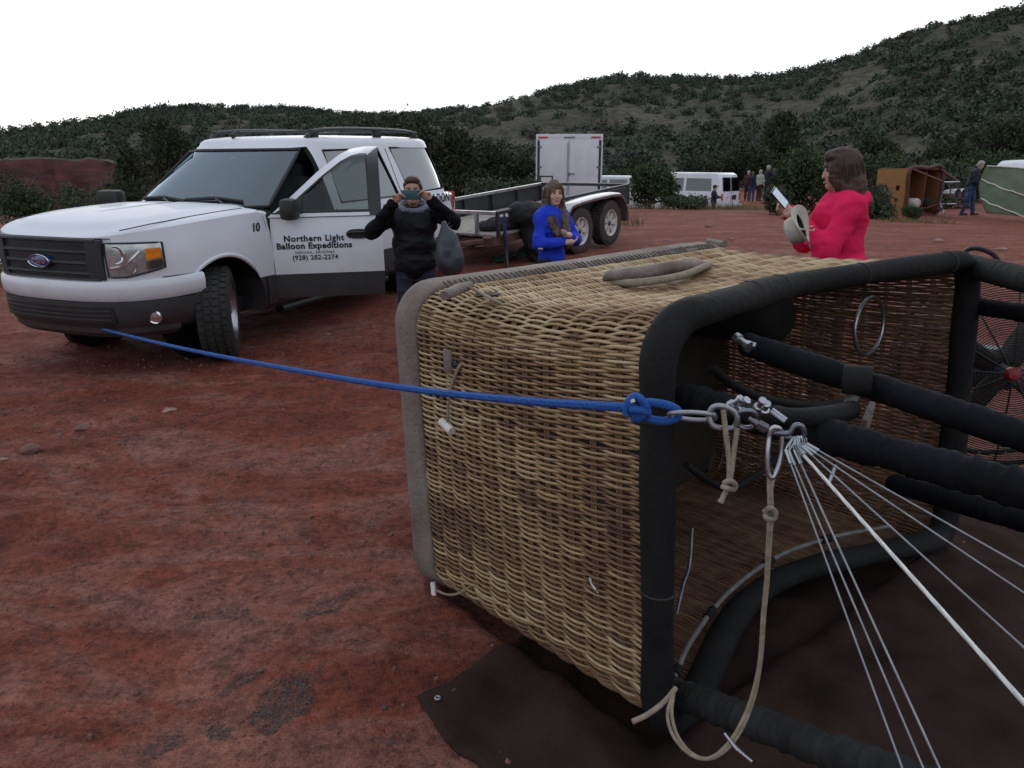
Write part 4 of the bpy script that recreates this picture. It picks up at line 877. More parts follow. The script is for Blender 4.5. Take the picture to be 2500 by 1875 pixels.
wsp = MB().prism([(-.81, 1.275), (.81, 1.275), (.665, 1.775), (-.665, 1.775)], -1.85, .2, lambda p, h: (h, p[0], p[1])).build('cut', 'interior', suv, False, fix=True)
bool_cut(cabin, [cav, ca]+wc+[wsp])
drop(arch+[cav, cav2, ca]+wc+[wsp])
bm = bmesh.new(); bm.from_mesh(body.data); bmesh.ops.delete(bm, geom=[f for f in bm.faces if f.calc_center_median().z > .655], context='FACES'); lo_me = bpy.data.meshes.new('lower_body'); bm.to_mesh(lo_me); bm.free()
lo_me.materials.append(MATS['dark_cladding']); lo_me.polygons.foreach_set('material_index', np.zeros(len(lo_me.polygons), dtype=np.int32)); link(bpy.data.objects.new('lower_body', lo_me), suv)
bm = bmesh.new(); bm.from_mesh(body.data); bmesh.ops.delete(bm, geom=[f for f in bm.faces if f.calc_center_median().z <= .655], context='FACES'); bm.to_mesh(body.data); bm.free(); body.data.set_sharp_from_angle(angle=R(32))
def glass_panel(name, poly, s, m, off=-.012):
    """pane following the curved side of the cabin"""
    P = np.array(poly); n = 8; q = []; lo, hi = P.min(0), P.max(0)
    top = lambda t: P[1]+(P[2]-P[1])*t; bot = lambda t: P[0]+(P[-1]-P[0])*t
    if len(P) == 5: bot = lambda t: P[0]+(P[3]-P[0])*t
    for i in range(n+1):
        a, b = bot(i/n), top(i/n); q.append([((a+(b-a)*j/6)[0], s*(side_y(*(a+(b-a)*j/6))+off), (a+(b-a)*j/6)[1]) for j in range(7)])
    mb = MB().grid(q); o = mb.build(name, m, suv, True, None)
    out = [(x, s*(side_y(x, z)+.002), z) for x, z in poly]; MB().tube(out, .011, 6, closed=True).build('window_trim', 'black_plastic', o)
    return o
for s in (1, -1):
    glass_panel('window', WREAR, s, 'glass_tint'); glass_panel('window', WQTR, s, 'glass_tint')
glass_panel('window', WFR, -1, 'glass_clear')
q = [[(front_x(y*(1-.16*(z-1.27)/.5), z)-.006, y*(1-.16*(z-1.27)/.5), z) for z in np.linspace(1.262, 1.775, 12)] for y in np.linspace(-.825, .825, 17)]
ws = MB().grid(q).build('windscreen', 'glass_screen', suv, True, None)
fr = [q[i][0] for i in range(17)]+[q[16][j] for j in range(1, 12)]+[q[i][11] for i in range(15, -1, -1)]+[q[0][j] for j in range(10, 0, -1)]
MB().tube([(a+.006, b, c) for a, b, c in fr], .016, 6, closed=True).build('windscreen_trim', 'black_plastic', ws)
MB().box((front_x(.08, 1.70)-.02, .08, 1.70), (.004, .055, .03), rotm(0, -.95, 0)).build('windscreen_sticker', 'sticker', ws)
# cowl and wipers
MB().grid([[(-.47+.10*t-.09*(y/.8)**2, y, 1.268+.006*(1-t)-.012*abs(y)) for t in (0, .5, 1)] for y in np.linspace(-.82, .82, 15)]).build('cowl', 'black_plastic', suv, True, None)
for y0, y1 in ((.66, -.02), (-.02, -.66)):
    a = (-.46, y0, 1.285); b = (front_x((y0+y1)/2, 1.33)+.02, (y0+y1)/2, 1.34); c = (front_x(y1, 1.31)+.015, y1, 1.32)
    MB().tube([a, b], .010, 6).tube([(front_x(y0*.95, 1.305)+.015, y0*.95, 1.31), b, c], .011, 6, flat=1.6).build('wiper', 'black_plastic', suv)
# roof rails
for s in (1, -1):
    P = spline([(-1.72, s*.635, 1.885), (-1.86, s*.645, 1.955), (-2.3, s*.65, 1.985), (-3.0, s*.65, 1.985), (-3.55, s*.64, 1.965), (-3.72, s*.62, 1.90)], 30)
    mb = MB().tube(P, .030, 8, flat=.75)
    for x in (-1.84, -2.75, -3.6): mb.box((x, s*.645, 1.925), (.13, .045, .10), bev=.015)
    mb.build('roof_rail', 'black_plastic', suv)
for x in (-2.1, -3.3): MB().tube([(x, -.64, 1.965), (x, .64, 1.965)], .017, 8, flat=.7).build('roof_crossbar', 'black_plastic', suv)
MB().box((-1.52, -.12, 1.925), (.09, .03, .05), rotm(0, .4, 0), bev=.01).build('roof_antenna', 'black_plastic', suv)
# front: bumper, grille, lamps (built along the curve of the nose)
NP = spline(NOSE, 200); NP = np.vstack([(NP*np.array([1, -1]))[:0:-1], NP]); NS = np.concatenate([[0], np.cumsum(np.linalg.norm(np.diff(NP, axis=0), axis=1))]); NS -= NS[-1]/2
NN = np.gradient(NP, axis=0); NN = np.stack([NN[:, 1], -NN[:, 0]], -1); NN /= np.linalg.norm(NN, axis=1, keepdims=True)
def nose(s, z, off=0.0): 
    x, y = np.interp(s, NS, NP[:, 0]), np.interp(s, NS, NP[:, 1]); nx, ny = np.interp(s, NS, NN[:, 0]), np.interp(s, NS, NN[:, 1]); return (x+nx*off, y+ny*off, z)
def strip(name, s0, s1, prof, m, parent=suv, n=60, zfn=None, sharp=40):
    g_ = [[nose(s, z+(zfn(s) if zfn else 0), o_) for (o_, z) in prof] for s in np.linspace(s0, s1, n)]; mb = MB().grid(g_); k = len(prof)
    mb.F.append(tuple(range(k))); mb.F.append(tuple((n-1)*k+i for i in range(k-1, -1, -1))); return mb.build(name, m, parent, True, sharp, fix=True)
bl_ = [(-.03, .805), (.018, .805), (.036, .788), (.042, .74), (.036, .675), (.014, .642), (-.03, .640)]
bumper = strip('bumper', -1.33, 1.33, bl_, 'white_paint', zfn=lambda s: .012*(abs(s) > 1.0)*(abs(s)-1.0)*3)
strip('lower_bumper', -1.33, 1.33, [(-.03, .638), (.026, .638), (.030, .59), (.020, .50), (-.005, .43), (-.06, .385), (-.14, .375)], 'dark_cladding')
lb = strip('bumper_grille', -.62, .62, [(.020, .605), (.036, .600), (.032, .475), (.012, .47)], 'black_plastic')
for z in (.57, .535, .50): strip('slat', -.60, .60, [(.030, z+.008), (.042, z+.005), (.042, z-.005), (.030, z-.008)], 'dark_cladding', lb, 30)
grille = strip('grille', -.53, .53, [(-.02, 1.128), (.004, 1.122), (.006, .82), (-.02, .815)], 'black_plastic', zfn=lambda s: -.02*s*s)
for z, h in ((1.124, .015), (1.035, .019), (.950, .019), (.868, .016), (.822, .012)): strip('slat', -.55, .55, [(.0, z+h), (.022, z+h*.8), (.026, z-h*.3), (.0, z-h)], 'dark_cladding', grille, 40, zfn=lambda s: -.02*s*s)
for s in (-1, 1): 
    a, b = sorted((s*.47, s*.595)); strip('grille_frame', a, b, [(-.02, 1.135), (.020, 1.127), (.030, .97), (.022, .822), (-.02, .815)], 'dark_cladding', grille, 8, zfn=lambda s: -.02*s*s)
em = MB().lathe([(0, .012), (.115, .012), (.122, .006), (.122, -.02)], (0, 0, 0), (0, 0, 1), 32); EM = em.build('emblem', 'emblem_blue', grille); EMM = Matrix.Translation((.946, 0, .955)) @ Matrix(((0, 0, 1, 0), (1, 0, 0, 0), (0, 1, 0, 0), (0, 0, 0, 1))) @ Matrix.Diagonal((1, .42, 1, 1)); EM.matrix_local = EMM
EM.data.materials[0] = MATS['emblem_blue']
P = [(.119*math.cos(a), .119*math.sin(a), .012) for a in np.linspace(0, 2*math.pi, 32, endpoint=False)]
er = MB().tube(P, .006, 6, closed=True).build('emblem_ring', 'chrome', grille); er.matrix_local = EMM
text_mesh('emblem_script', 'Ford', .075, 'chrome', grille, Matrix.Translation((.9595, .0, .935)) @ Matrix(((0, 0, 1, 0), (1, 0, 0, 0), (0, 1, 0, 0), (0, 0, 0, 1))), bold=.001, shear=.35)
for s in (-1, 1):
    a0, a1 = .615, 1.03
    def hz(t): return .785-.02*t, 1.0-.015*t
    G_ = []
    for t in np.linspace(0, 1, 16):
        sa = a0+(a1-a0)*t; z0, z1 = .835+.055*max(0, t-.35)/.65, 1.100-.012*t; G_.append([nose(s*sa, z0+(z1-z0)*k/6, .004+.010*math.sin(math.pi*k/6)+.006*math.sin(math.pi*t)) for k in range(7)])
    if s < 0: G_ = G_[::-1]
    hl = MB().grid(G_).build('headlight', 'lens_clear', suv, True, None, fix=False)
    def on(t, k, off): sa = a0+(a1-a0)*t; z0, z1 = .835+.055*max(0, t-.35)/.65, 1.100-.012*t; return nose(s*sa, z0+(z1-z0)*k, off)
    am = MB().grid([[on(t, k, .022) for k in (.42, .6, .8)] for t in np.linspace(.68, .95, 6)]).build('indicator', 'lens_amber', hl, True, None)
    MB().grid([[on(t, k, .0215) for k in (.08, .2, .36)] for t in np.linspace(.68, .96, 6)]).build('reflector', 'chrome', hl, True, None)
    c = np.array(on(.22, .66, .004)); MB().lathe([(0, .0), (.045, .004), (.062, .016), (.066, .020)], c, (1, .25*s, 0), 20).build('lamp_bowl', 'chrome', hl)
    c = np.array(on(.42, .30, .004)); MB().lathe([(0, .0), (.038, .004), (.050, .014), (.054, .018)], c, (1, .35*s, 0), 20).build('lamp_bowl', 'chrome', hl)
    MB().tube(spline([on(.05, .25, .02), on(.3, .35, .024), on(.6, .75, .024)], 12), .010, 6).build('lamp_blade', 'chrome', hl)
    MB().tube([on(t, k, .012) for t, k in [(0, .0), (0, 1)]+[(x, 1) for x in np.linspace(.1, 1, 8)]+[(1, .0)]+[(x, 0) for x in np.linspace(.9, .1, 8)]], .008, 5, closed=True).build('headlight_seal', 'black_plastic', hl)
    c = np.array(nose(s*.90, .50, .018)); MB().lathe([(0, .016), (.038, .012), (.046, 0), (.052, .004), (.054, -.03)], c, (.8, .6*s, 0), 20).build('fog_lamp', 'chrome', suv)
# dark lower panels along the sides and wheel-arch lips
for s in (1, -1):
    for x0, x1 in ((-.50, -.64), (-1.66, -2.53), (-3.50, -4.1)) if s == 1 else ((-.50, -2.53), (-3.50, -4.1)):
        MB().grid([[(x, s*(y), z) for (y, z) in ((.93, .655), (1.005, .655), (1.010, .52), (.995, .40), (.93, .345))] for x in np.linspace(x0, x1, 12)]).build('lower_cladding', 'dark_cladding', suv, True, 40, fix=True)
    for x in (0, -3.02):
        mb = MB(); yb = lambda q: float(np.interp(-q, -HALF[:, 0], HALF[:, 1])); P = [(x+.487*math.cos(a), s*(yb(x+.487*math.cos(a))-.002), .43+.487*math.sin(a)) for a in np.linspace(R(40) if x == 0 else R(26), R(152) if x == 0 else R(155), 30)]; mb.tube(P, np.concatenate([np.linspace(.004, .02, 6), np.full(18, .02), np.linspace(.02, .004, 6)]), 8); mb.build('wheel_arch', 'white_paint', suv)
        MB().tube([(x, s*.62, .43), (x, s*.64, .43)], .46, 30).build('arch_liner', 'black_plastic', suv)
    MB().tube([(-.75, s*.9, .30), (-2.45, s*.9, .30)], .05, 8).build('sill', 'black_plastic', suv)
MB().box((-1.7, 0, .40), (4.6, 1.5, .16), bev=.04).build('underbody', 'black_plastic', suv)
# panel gaps
def gap(pts_): MB().tube(pts_, .0045, 5).build('panel_gap', 'black_plastic', suv)
gap([(-.625, .998, .63), (-.60, .992, 1.0), (-.56, .965, 1.20), (-.53, .93, 1.265)])
gap([(-2.72, .998, .63), (-2.74, .99, 1.0), (-2.76, .955, 1.25)]+[(-2.76+.06*t, side_y(-2.72, 1.25+.52*t)+.001, 1.25+.52*t) for t in np.linspace(.1, 1, 6)])
for s in (1, -1): gap([(x, s*(.835-.0*x)*(1-.18*max(0, (x-.2)/.7)**2), float(ztop(x))+.006) for x in np.linspace(-.45, .78, 12)])
gap([nose(s, 1.138-.02*s*s, -.012) for s in np.linspace(-.66, .66, 20)])
for s in (1, -1): gap([nose(s*q, .812, .004) for q in np.linspace(1.0, 1.30, 8)])
gap([(-3.55+.085*math.cos(a), 1.0, .98+.075*math.sin(a)) for a in np.linspace(0, 2*math.pi, 20)])
gap([(-1.68, .999, .66), (-1.69, .992, 1.0), (-1.70, .965, 1.18)])
# tail lamp and rear lettering
mb = MB(); tl = mb.grid([[(x, y, z) for (x, y) in ((-3.99, .985), (-4.10, .962), (-4.20, .915), (-4.265, .84), (-4.285, .74))] for z in np.linspace(.86, 1.20, 8)]).build('tail_lamp', 'lens_red', suv, True, None)
MB().grid([[(x-.004, y+.004, z) for (x, y) in ((-4.03, .979), (-4.10, .962), (-4.20, .915), (-4.265, .84))] for z in np.linspace(1.0, 1.08, 4)]).build('reversing_lens', 'lens_clear', tl, True, None)
SIDEM = Matrix(((-1, 0, 0, 0), (0, 0, 1, 0), (0, 1, 0, 0), (0, 0, 0, 1)))      # text upright on the left side
text_mesh('lettering', 'BALLOON', .155, 'lettering_black', suv, Matrix.Translation((-3.52, 1.000, 1.10)) @ SIDEM, bold=.004)
text_mesh('lettering', 'RIDES', .155, 'lettering_black', suv, Matrix.Translation((-3.38, 1.001, .93)) @ SIDEM, bold=.006) if False else None
text_mesh('fleet_number', '10', .105, 'lettering_black', suv, Matrix.Translation((-.43, .992, 1.075)) @ SIDEM, bold=.003, shear=.1)
# seats, dash and steering wheel
for y in (.40, -.40):
    for x in (-1.42, -2.35):
        MB().box((x, y, .92), (.50, .52, .16), bev=.05).box((x-.26, y, 1.22), (.15, .50, .58), rotm(0, -.2, 0), bev=.06).build('seat', 'interior', suv); MB().box((x-.33, y, 1.56), (.09, .26, .17), bev=.04).build('head_rest', 'interior', suv)
MB().box((-.78, 0, 1.14), (.34, 1.55, .20), rotm(0, -.1, 0), bev=.06).build('dashboard', 'interior', suv)
MB().lathe([(.185+.014*math.cos(a), .014*math.sin(a)) for a in np.linspace(0, 2*math.pi, 9)[:-1]], (-1.0, .40, 1.22), (-1, 0, .45), 28, closed=True).tube([(-.98, .22, 1.24), (-.98, .58, 1.24)], .018, 6).tube([(-.97, .40, 1.24), (-.75, .40, 1.16)], .03, 8).build('steering_wheel', 'interior_pale', suv)
MB().box((-.82, .0, 1.29), (.12, .16, .06), rotm(0, .2, .4), bev=.02).build('dash_papers', 'interior_pale', suv)
# wheels
def wheel(parent, x, y, rad_, wid, steer, side_, mt, mr, spokes=6, hubr=.06):
    w_ = bpy.data.objects.new('wheel', None); link(w_, parent); w_.location = (x, y, rad_); w_.rotation_euler = (0, 0, steer); w_.empty_display_size = .1
    rr_ = rad_*.57; h = wid/2
    pr = [(rr_, -h*.80), (rr_*1.08, -h*.98), (rad_*.80, -h*1.05), (rad_*.93, -h*.97), (rad_*.975, -h*.82), (rad_*.985, 0), (rad_*.975, h*.82), (rad_*.93, h*.97), (rad_*.80, h*1.05), (rr_*1.08, h*.98), (rr_, h*.80)]
    mb = MB().lathe(pr, (0, 0, 0), (0, 1, 0), 48, closed=True)
    for k in range(40):
        for c, wd in ((-.72, .30), (-.25, .36), (.25, .36), (.72, .30)):
            a = (k+(.5 if abs(c) < .5 else 0))/40*2*math.pi; mb.box((rad_*.985*math.cos(a), c*h, rad_*.985*math.sin(a)), (.020, wd*h, rad_*.10), rotm(0, -a, .12*np.sign(c)))
    t_ = mb.build('tyre', mt, w_, True, 40)
    s = side_; mb = MB().lathe([(rr_*1.0, s*h*.75), (rr_*1.04, s*h*.96), (rr_*1.0, s*h*.98), (rr_*.93, s*h*.86), (rr_*.88, s*h*.45), (rr_*.86, -s*h*.7), (rr_*.99, -s*h*.8)], (0, 0, 0), (0, 1, 0), 40)
    for k in range(spokes):
        a = k/spokes*2*math.pi; p0 = np.array([math.cos(a)*hubr*.8, s*h*.62, math.sin(a)*hubr*.8]); p1 = np.array([math.cos(a)*rr_*.95, s*h*.70, math.sin(a)*rr_*.95]); tdir = np.array([-math.sin(a), 0, math.cos(a)])
        w0, w1 = hubr*.55, rr_*.22; mb.add([p0-tdir*w0, p0+tdir*w0, p1+tdir*w1, p1-tdir*w1, p0-tdir*w0-np.array([0, s*.03, 0]), p0+tdir*w0-np.array([0, s*.03, 0]), p1+tdir*w1-np.array([0, s*.03, 0]), p1-tdir*w1-np.array([0, s*.03, 0])], [(0, 1, 2, 3), (7, 6, 5, 4), (0, 4, 5, 1), (1, 5, 6, 2), (2, 6, 7, 3), (3, 7, 4, 0)])
    mb.build('rim', mr, w_, True, 35, fix=True)
    MB().lathe([(0, s*(h*.75)), (hubr*.8, s*h*.74), (hubr, s*h*.66), (hubr*1.05, s*h*.3)], (0, 0, 0), (0, 1, 0), 20).build('hub_cap', 'steel_dark', w_)
    MB().lathe([(0, -s*h*.2), (rr_*.9, -s*h*.22)], (0, 0, 0), (0, 1, 0), 24).build('brake_disc', 'steel_dark', w_); return w_
wheel(suv, 0, .85, .405, .27, R(37), 1, 'rubber', 'rim_alloy'); wheel(suv, 0, -.85, .405, .27, R(37), -1, 'rubber', 'rim_alloy')
wheel(suv, -3.02, .86, .405, .27, 0, 1, 'rubber', 'rim_alloy'); wheel(suv, -3.02, -.86, .405, .27, 0, -1, 'rubber', 'rim_alloy')
MB().box((-.72, -1.10, 1.30), (.16, .25, .20), rotm(0, 0, .2), bev=.05).tube([(-.74, -1.0, 1.28), (-.76, -.9, 1.24)], .03, 8).build('door_mirror', 'black_plastic', suv)
# open driver door; x measured back from the hinge, mesh swung on the hinge
HX_, HY_ = -.625, .985; DL = 1.02
def dy(x, z):   # skin of the closed door relative to the hinge line
    if z <= 1.175: return np.interp(z, [.40, .5, .66, .85, 1.02, 1.175], [.0, .012, .012, .010, -.006, -.040])
    return side_y(-1.3, z)-HY_
def panel(zs_, x0f, x1f, off=0.0): return [[(x, dy(x, z)+off, z) for x in np.linspace(x0f(z), x1f(z), 12)] for z in zs_]
x1f = lambda z: -DL+.04*max(0, .62-z)
mb = MB(); zs_ = np.concatenate([np.linspace(.655, 1.175, 10)]); F_ = panel(zs_, lambda z: 0, x1f); Bk = panel(zs_, lambda z: 0, x1f, -.10)
loop = np.array(F_+Bk[::-1]); mb.grid(loop, True, False)
for c in (0, 11): mb.add(loop[:, c], [tuple(range(len(loop)))])
door = mb.build('door', 'white_paint', suv, True, 40, fix=True); door.matrix_local = Matrix.Translation((HX_, HY_, 0)) @ Matrix.Rotation(R(-57), 4, 'Z')
mb = MB(); zs2 = [.43, .47, .56, .652]; F_ = panel(zs2, lambda z: 0, x1f, .003); Bk = panel(zs2, lambda z: 0, x1f, -.10); loop = np.array(F_+Bk[::-1]); mb.grid(loop, True, False)
for c in (0, 11): mb.add(loop[:, c], [tuple(range(len(loop)))])
mb.build('door_cladding', 'dark_cladding', door, True, 40, fix=True)
def ring(outer, inner, m, name, t0=.0, t1=-.055):
    n = len(outer); mb = MB(); V = []
    for (off) in (t0, t1):
        for pl in (outer, inner): V += [(x, dy(x, z)+off, z) for x, z in pl]
    Fc = []
    for i in range(n):
        j = (i+1) % n; Fc += [(i, j, n+j, n+i), (2*n+i, 3*n+i, 3*n+j, 2*n+j), (i, 2*n+i, 2*n+j, j), (n+i, n+j, 3*n+j, 3*n+i)]
    mb.add(V, Fc); return mb.build(name, m, door, True, 30, fix=True)
OUTR = [(.02, 1.176), (-.20, 1.355), (-.45, 1.570), (-.66, 1.725), (-.76, 1.775), (-.90, 1.795), (-1.02, 1.795), (-1.02, 1.5), (-1.02, 1.176)]
INR = [(-.10, 1.215), (-.26, 1.345), (-.49, 1.535), (-.67, 1.665), (-.77, 1.715), (-.85, 1.735), (-.915, 1.735), (-.92, 1.5), (-.92, 1.215)]
ring(OUTR, INR, 'white_paint', 'window_frame')
MB().grid([[(x, dy(x, z)+.006, z) for x in (-.912, -1.022)] for z in np.linspace(1.18, 1.79, 6)]).build('pillar_cover', 'black_gloss', door, True, None)
INR2 = [(-.145, 1.23), (-.275, 1.337), (-.50, 1.523), (-.68, 1.65), (-.775, 1.698), (-.85, 1.716), (-.90, 1.718), (-.902, 1.5), (-.902, 1.23)]
ring([(x, z) for x, z in INR], INR2, 'black_plastic', 'window_seal', .004, -.04)
MB().grid([[(x, dy(x, z)+.003, z) for x in (-.02, -.5, -.92)] for z in (1.168, 1.218)]).build('belt_trim', 'black_plastic', door, True, None)
n_ = len(INR); cg = np.mean(INR, 0); MB().add([(x, dy(x, z)-.022, z) for x, z in INR]+[(cg[0], dy(cg[0], cg[1])-.022, cg[1])], [(i, (i+1) % n_, n_) for i in range(n_)]).build('window', 'glass_clear', door, False)
MB().add([(-.03, dy(0, 1.21)+.006, 1.205), (-.30, dy(0, 1.21)+.006, 1.205), (-.30, dy(0, 1.36)+.006, 1.36)], [(0, 1, 2)]).build('mirror_sail', 'black_plastic', door, False)
MB().box((-.20, .10, 1.255), (.15, .16, .195), rotm(0, 0, -.35), bev=.05).tube([(-.17, -.03, 1.20), (-.18, .06, 1.20)], .035, 8).build('door_mirror', 'black_plastic', door)
MB().prism([(.112*np.sign(math.cos(a))*abs(math.cos(a))**.7, .044*np.sign(math.sin(a))*abs(math.sin(a))**.8) for a in np.linspace(0, 2*math.pi, 28, endpoint=False)], 0, .022, lambda p, h: (-.795+p[0], dy(-.8, 1.01)+h-.008, 1.01+p[1])).build('handle_recess', 'black_plastic', door); MB().tube(spline([(-.70, .020, 1.023), (-.75, .036, 1.028), (-.84, .036, 1.028), (-.89, .020, 1.023)], 10), .013, 8).build('door_handle', 'black_gloss', door)
MB().box((-.5, -.125, .93), (.9, .05, .50), bev=.03).build('door_trim', 'interior', door)
def dtext(b, size, x, z, bold, **k): text_mesh('lettering', b, size, 'lettering_black', door, Matrix.Translation((x, dy(x, z+.02)+.0035, z)) @ SIDEM, bold=bold, **k)
dtext('Northern Light', .079, -.385, .955, .0028, space=1.12); dtext('Balloon Expeditions', .079, -.385, .888, .0030, space=1.08); dtext('SEDONA, ARIZONA', .034, -.385, .842, .0002, space=1.25); dtext('(928) 282-2274', .062, -.385, .785, .0012, space=1.08)
def stretch(o):                                                 # long-wheelbase body: everything behind the rear doors sits further back
    for c in o.children:
        if c.name.split('.')[0] in ('door', 'wheel', 'lettering', 'fleet_number', 'emblem', 'emblem_ring', 'emblem_script'):
            if c.location.x < -2.5: c.location.x -= .30
            continue
        if c.type == 'MESH':
            co = np.empty(len(c.data.vertices)*3, dtype=np.float32); c.data.vertices.foreach_get('co', co); co = co.reshape(-1, 3); t = np.clip((-1.95-co[:, 0])/.75, 0, 1); co[:, 0] -= .30*t; c.data.vertices.foreach_set('co', co.ravel()); c.data.update()
        stretch(c)
stretch(suv)
# ================================================================== open trailer, box trailer, vans, far basket, green sheet, fan
mat('trailer_black', (.025, .026, .028), .5, var=.3, vscale=6)
mat('galvanised', (.42, .43, .45), .35, metal=.8, var=.25, vscale=10)
mat('deck', (.30, .27, .24), .8, var=.3, vscale=5, stretch=(1, 8, 1))
mat('rust_steel', (.11, .055, .04), .85, var=.4, vscale=8)
mat('box_white', (.62, .62, .66), .45, var=.07, vscale=3)
mat('blue_strap', (.03, .05, .16), .8, var=.2, vscale=20)
mat('green_cloth', (.012, .11, .065), .85, var=.35, vscale=6, bump=.3, bscale=50)
mat('olive_cloth', (.085, .105, .064), .85, var=.2, vscale=4, bump=.2, bscale=60)
mat('black_cloth', (.010, .011, .014), .8, var=.35, vscale=7, bump=.4, bscale=50)
mat('orange_wicker', (.17, .065, .022), .75, var=.35, vscale=25, bump=.6, bscale=60, stretch=(1, 1, 4))
mat('tan_wicker', (.30, .145, .042), .75, var=.35, vscale=25, bump=.6, bscale=60, stretch=(1, 1, 4))
mat('maroon_pad', (.085, .022, .018), .7, var=.3, vscale=8, bump=.3, bscale=40)
mat('fan_wire', (.02, .02, .022), .5, metal=.5, var=.2, vscale=20)
mat('fan_red', (.20, .008, .012), .45, var=.2, vscale=12)
mat('wood_blade', (.035, .022, .014), .5, var=.3, vscale=10)
def wheel_simple(parent, x, y, rad_, wid, side_, mt='rubber_dusty', mr='rim_white'): return wheel(parent, x, y, rad_, wid, 0, side_, mt, mr, 7, .05)
TR0 = np.array([-.18, 10.75]); TRD = np.array([.587, .81]); tyaw = math.atan2(TRD[1], TRD[0])
tr = thing('flatbed_trailer', 'open steel utility trailer with two white-rimmed wheels beside the woman in blue', 'trailer', (TR0[0], TR0[1], .24)); tr.rotation_euler = (0, -R(4.6), tyaw)
TL, TW = 3.9, 1.85
for y in (0, TW):
    MB().box((TL/2, y, .86), (TL, .05, .05), bev=.008).build('side_rail', 'galvanised' if y else 'trailer_black', tr)
    for x in np.linspace(.03, TL-.03, 6): MB().box((x, y, .69), (.045, .045, .30)).build('rail_post', 'trailer_black', tr)
MB().box((TL/2, TW+.03, .70), (TL, .015, .30)).build('side_panel', 'trailer_black', tr)
MB().box((TL*.62, -.03, .70), (TL*.70, .012, .26)).build('side_panel', 'trailer_black', tr)
MB().box((0, TW/2, .86), (.05, TW, .05), bev=.008).build('front_rail', 'galvanised', tr); MB().box((TL, TW/2, .86), (.05, TW, .05)).build('rear_rail', 'trailer_black', tr)
for y in (.35, .9, 1.45): MB().box((0, y, .69), (.045, .045, .30)).build('rail_post', 'galvanised', tr)
for k in range(9): MB().box((TL/2, .12+k*.2, .545), (TL, .19, .035), bev=.006).build('deck_plank', 'deck', tr)
for y in (.08, TW-.08): MB().box((TL/2, y, .47), (TL, .07, .12)).build('chassis_rail', 'rust_steel', tr)
for x in np.linspace(.05, TL-.05, 6): MB().box((x, TW/2, .45), (.06, TW-.2, .08)).build('cross_member', 'rust_steel', tr)
MB().tube([(0, .25, .46), (-1.2, TW/2, .46)], .045, 6).tube([(0, TW-.25, .46), (-1.2, TW/2, .46)], .045, 6).tube([(-1.15, TW/2, .46), (-1.5, TW/2, .47)], .05, 8).build('drawbar', 'rust_steel', tr)
for x in (1.83, 2.78):
    wheel_simple(tr, x, -.16, .362, .22, -1); wheel_simple(tr, x, TW+.16, .362, .22, 1)
    MB().tube([(x, -.1, .36), (x, TW+.1, .36)], .04, 8).build('axle', 'rust_steel', tr)
pf = [(1.28, .46), (1.34, .62), (1.46, .76), (1.62, .82), (2.3, .845), (2.95, .835), (3.12, .78), (3.24, .66), (3.32, .48), (3.33, .42)]
P = spline([(x, 0, z) for x, z in pf], 40); G_ = [[(p[0], y, p[2]-dz) for (y, dz) in ((-.005, 0), (-.15, -.006), (-.27, 0), (-.305, .02), (-.31, .06))] for p in P]
f_ = MB().grid(G_).build('mudguard', 'galvanised', tr, True, 40); f_.modifiers.new('t', 'SOLIDIFY').thickness = .012
MB().box((3.36, -.14, .40), (.10, .26, .16), bev=.03).build('rear_step', 'rust_steel', tr)
MB().tube([(.18, .0, .80), (.16, -.03, -.0)], .026, 8).build('prop_stand', 'steel_dark', tr)
MB().tube(spline([(.16, -.02, .86), (.13, -.05, .5), (.17, -.04, .3)], 10), .02, 6, flat=.4).build('tie_strap', 'blue_strap', tr); MB().tube(spline([(-.01, .9, .86), (-.03, .92, .6), (-.01, .86, .4)], 10), .022, 6, flat=.4).build('tie_strap', 'blue_strap', tr)
# black cloth bundle slumped over the near rail
def tr_w(x, y, z):
    m = Matrix.Translation((TR0[0], TR0[1], .24)) @ Euler((0, -R(4.6), tyaw)).to_matrix().to_4x4(); return np.array((m @ Vector((x, y, z)))[:])
cl = [('e', tr_w(.55, -.10, .80), (.24, .18, .15)), ('e', tr_w(.72, -.20, .50), (.22, .17, .30)), ('e', tr_w(.85, -.18, .22), (.26, .20, .22)), ('e', tr_w(.45, .30, .62), (.30, .22, .10)), ('e', tr_w(.9, .02, .72), (.24, .16, .18))]
o = blob('cloth_bundle', cl, 'black_cloth', None, .015, .08, lambda x, y, z: .035*fbm(x*8, y*8, z*5, o=3, seed=3)-.03*(1-np.abs(vnoise(x*7, y*7, z*3, seed=6)))**4); tag(o, 'black cloth bundle slumped over the near rail of the open trailer', 'bundle')
MB().tube(spline([tr_w(.62, -.36, .74), tr_w(.8, -.45, .62), tr_w(1.0, -.44, .50)], 10), .012, 6).build('bundle_cord', 'cord_tan', o)
gc = []
c0 = ground_at(1250, 632)
for i in range(26):
    row = []
    for j in range(22):
        u_, v_ = i/25*2-1, j/21*2-1; x = c0[0]+u_*.28+.03*math.sin(j); y = c0[1]+v_*.30+.25*u_; z = gzp(x, y)+.02+.05*abs(float(fbm(np.array([x*7]), np.array([y*5]), o=2, seed=8)[0]))+.40*max(0, u_-.35)**1.2*(1-.5*abs(v_)); row.append((x, y, z))
    gc.append(row)
o = MB().grid(gc).build('green_cloth', 'green_cloth', None, True, None); o.modifiers.new('t', 'SOLIDIFY').thickness = .008; tag(o, 'crumpled green cloth on the ground under the black bundle', 'cloth')
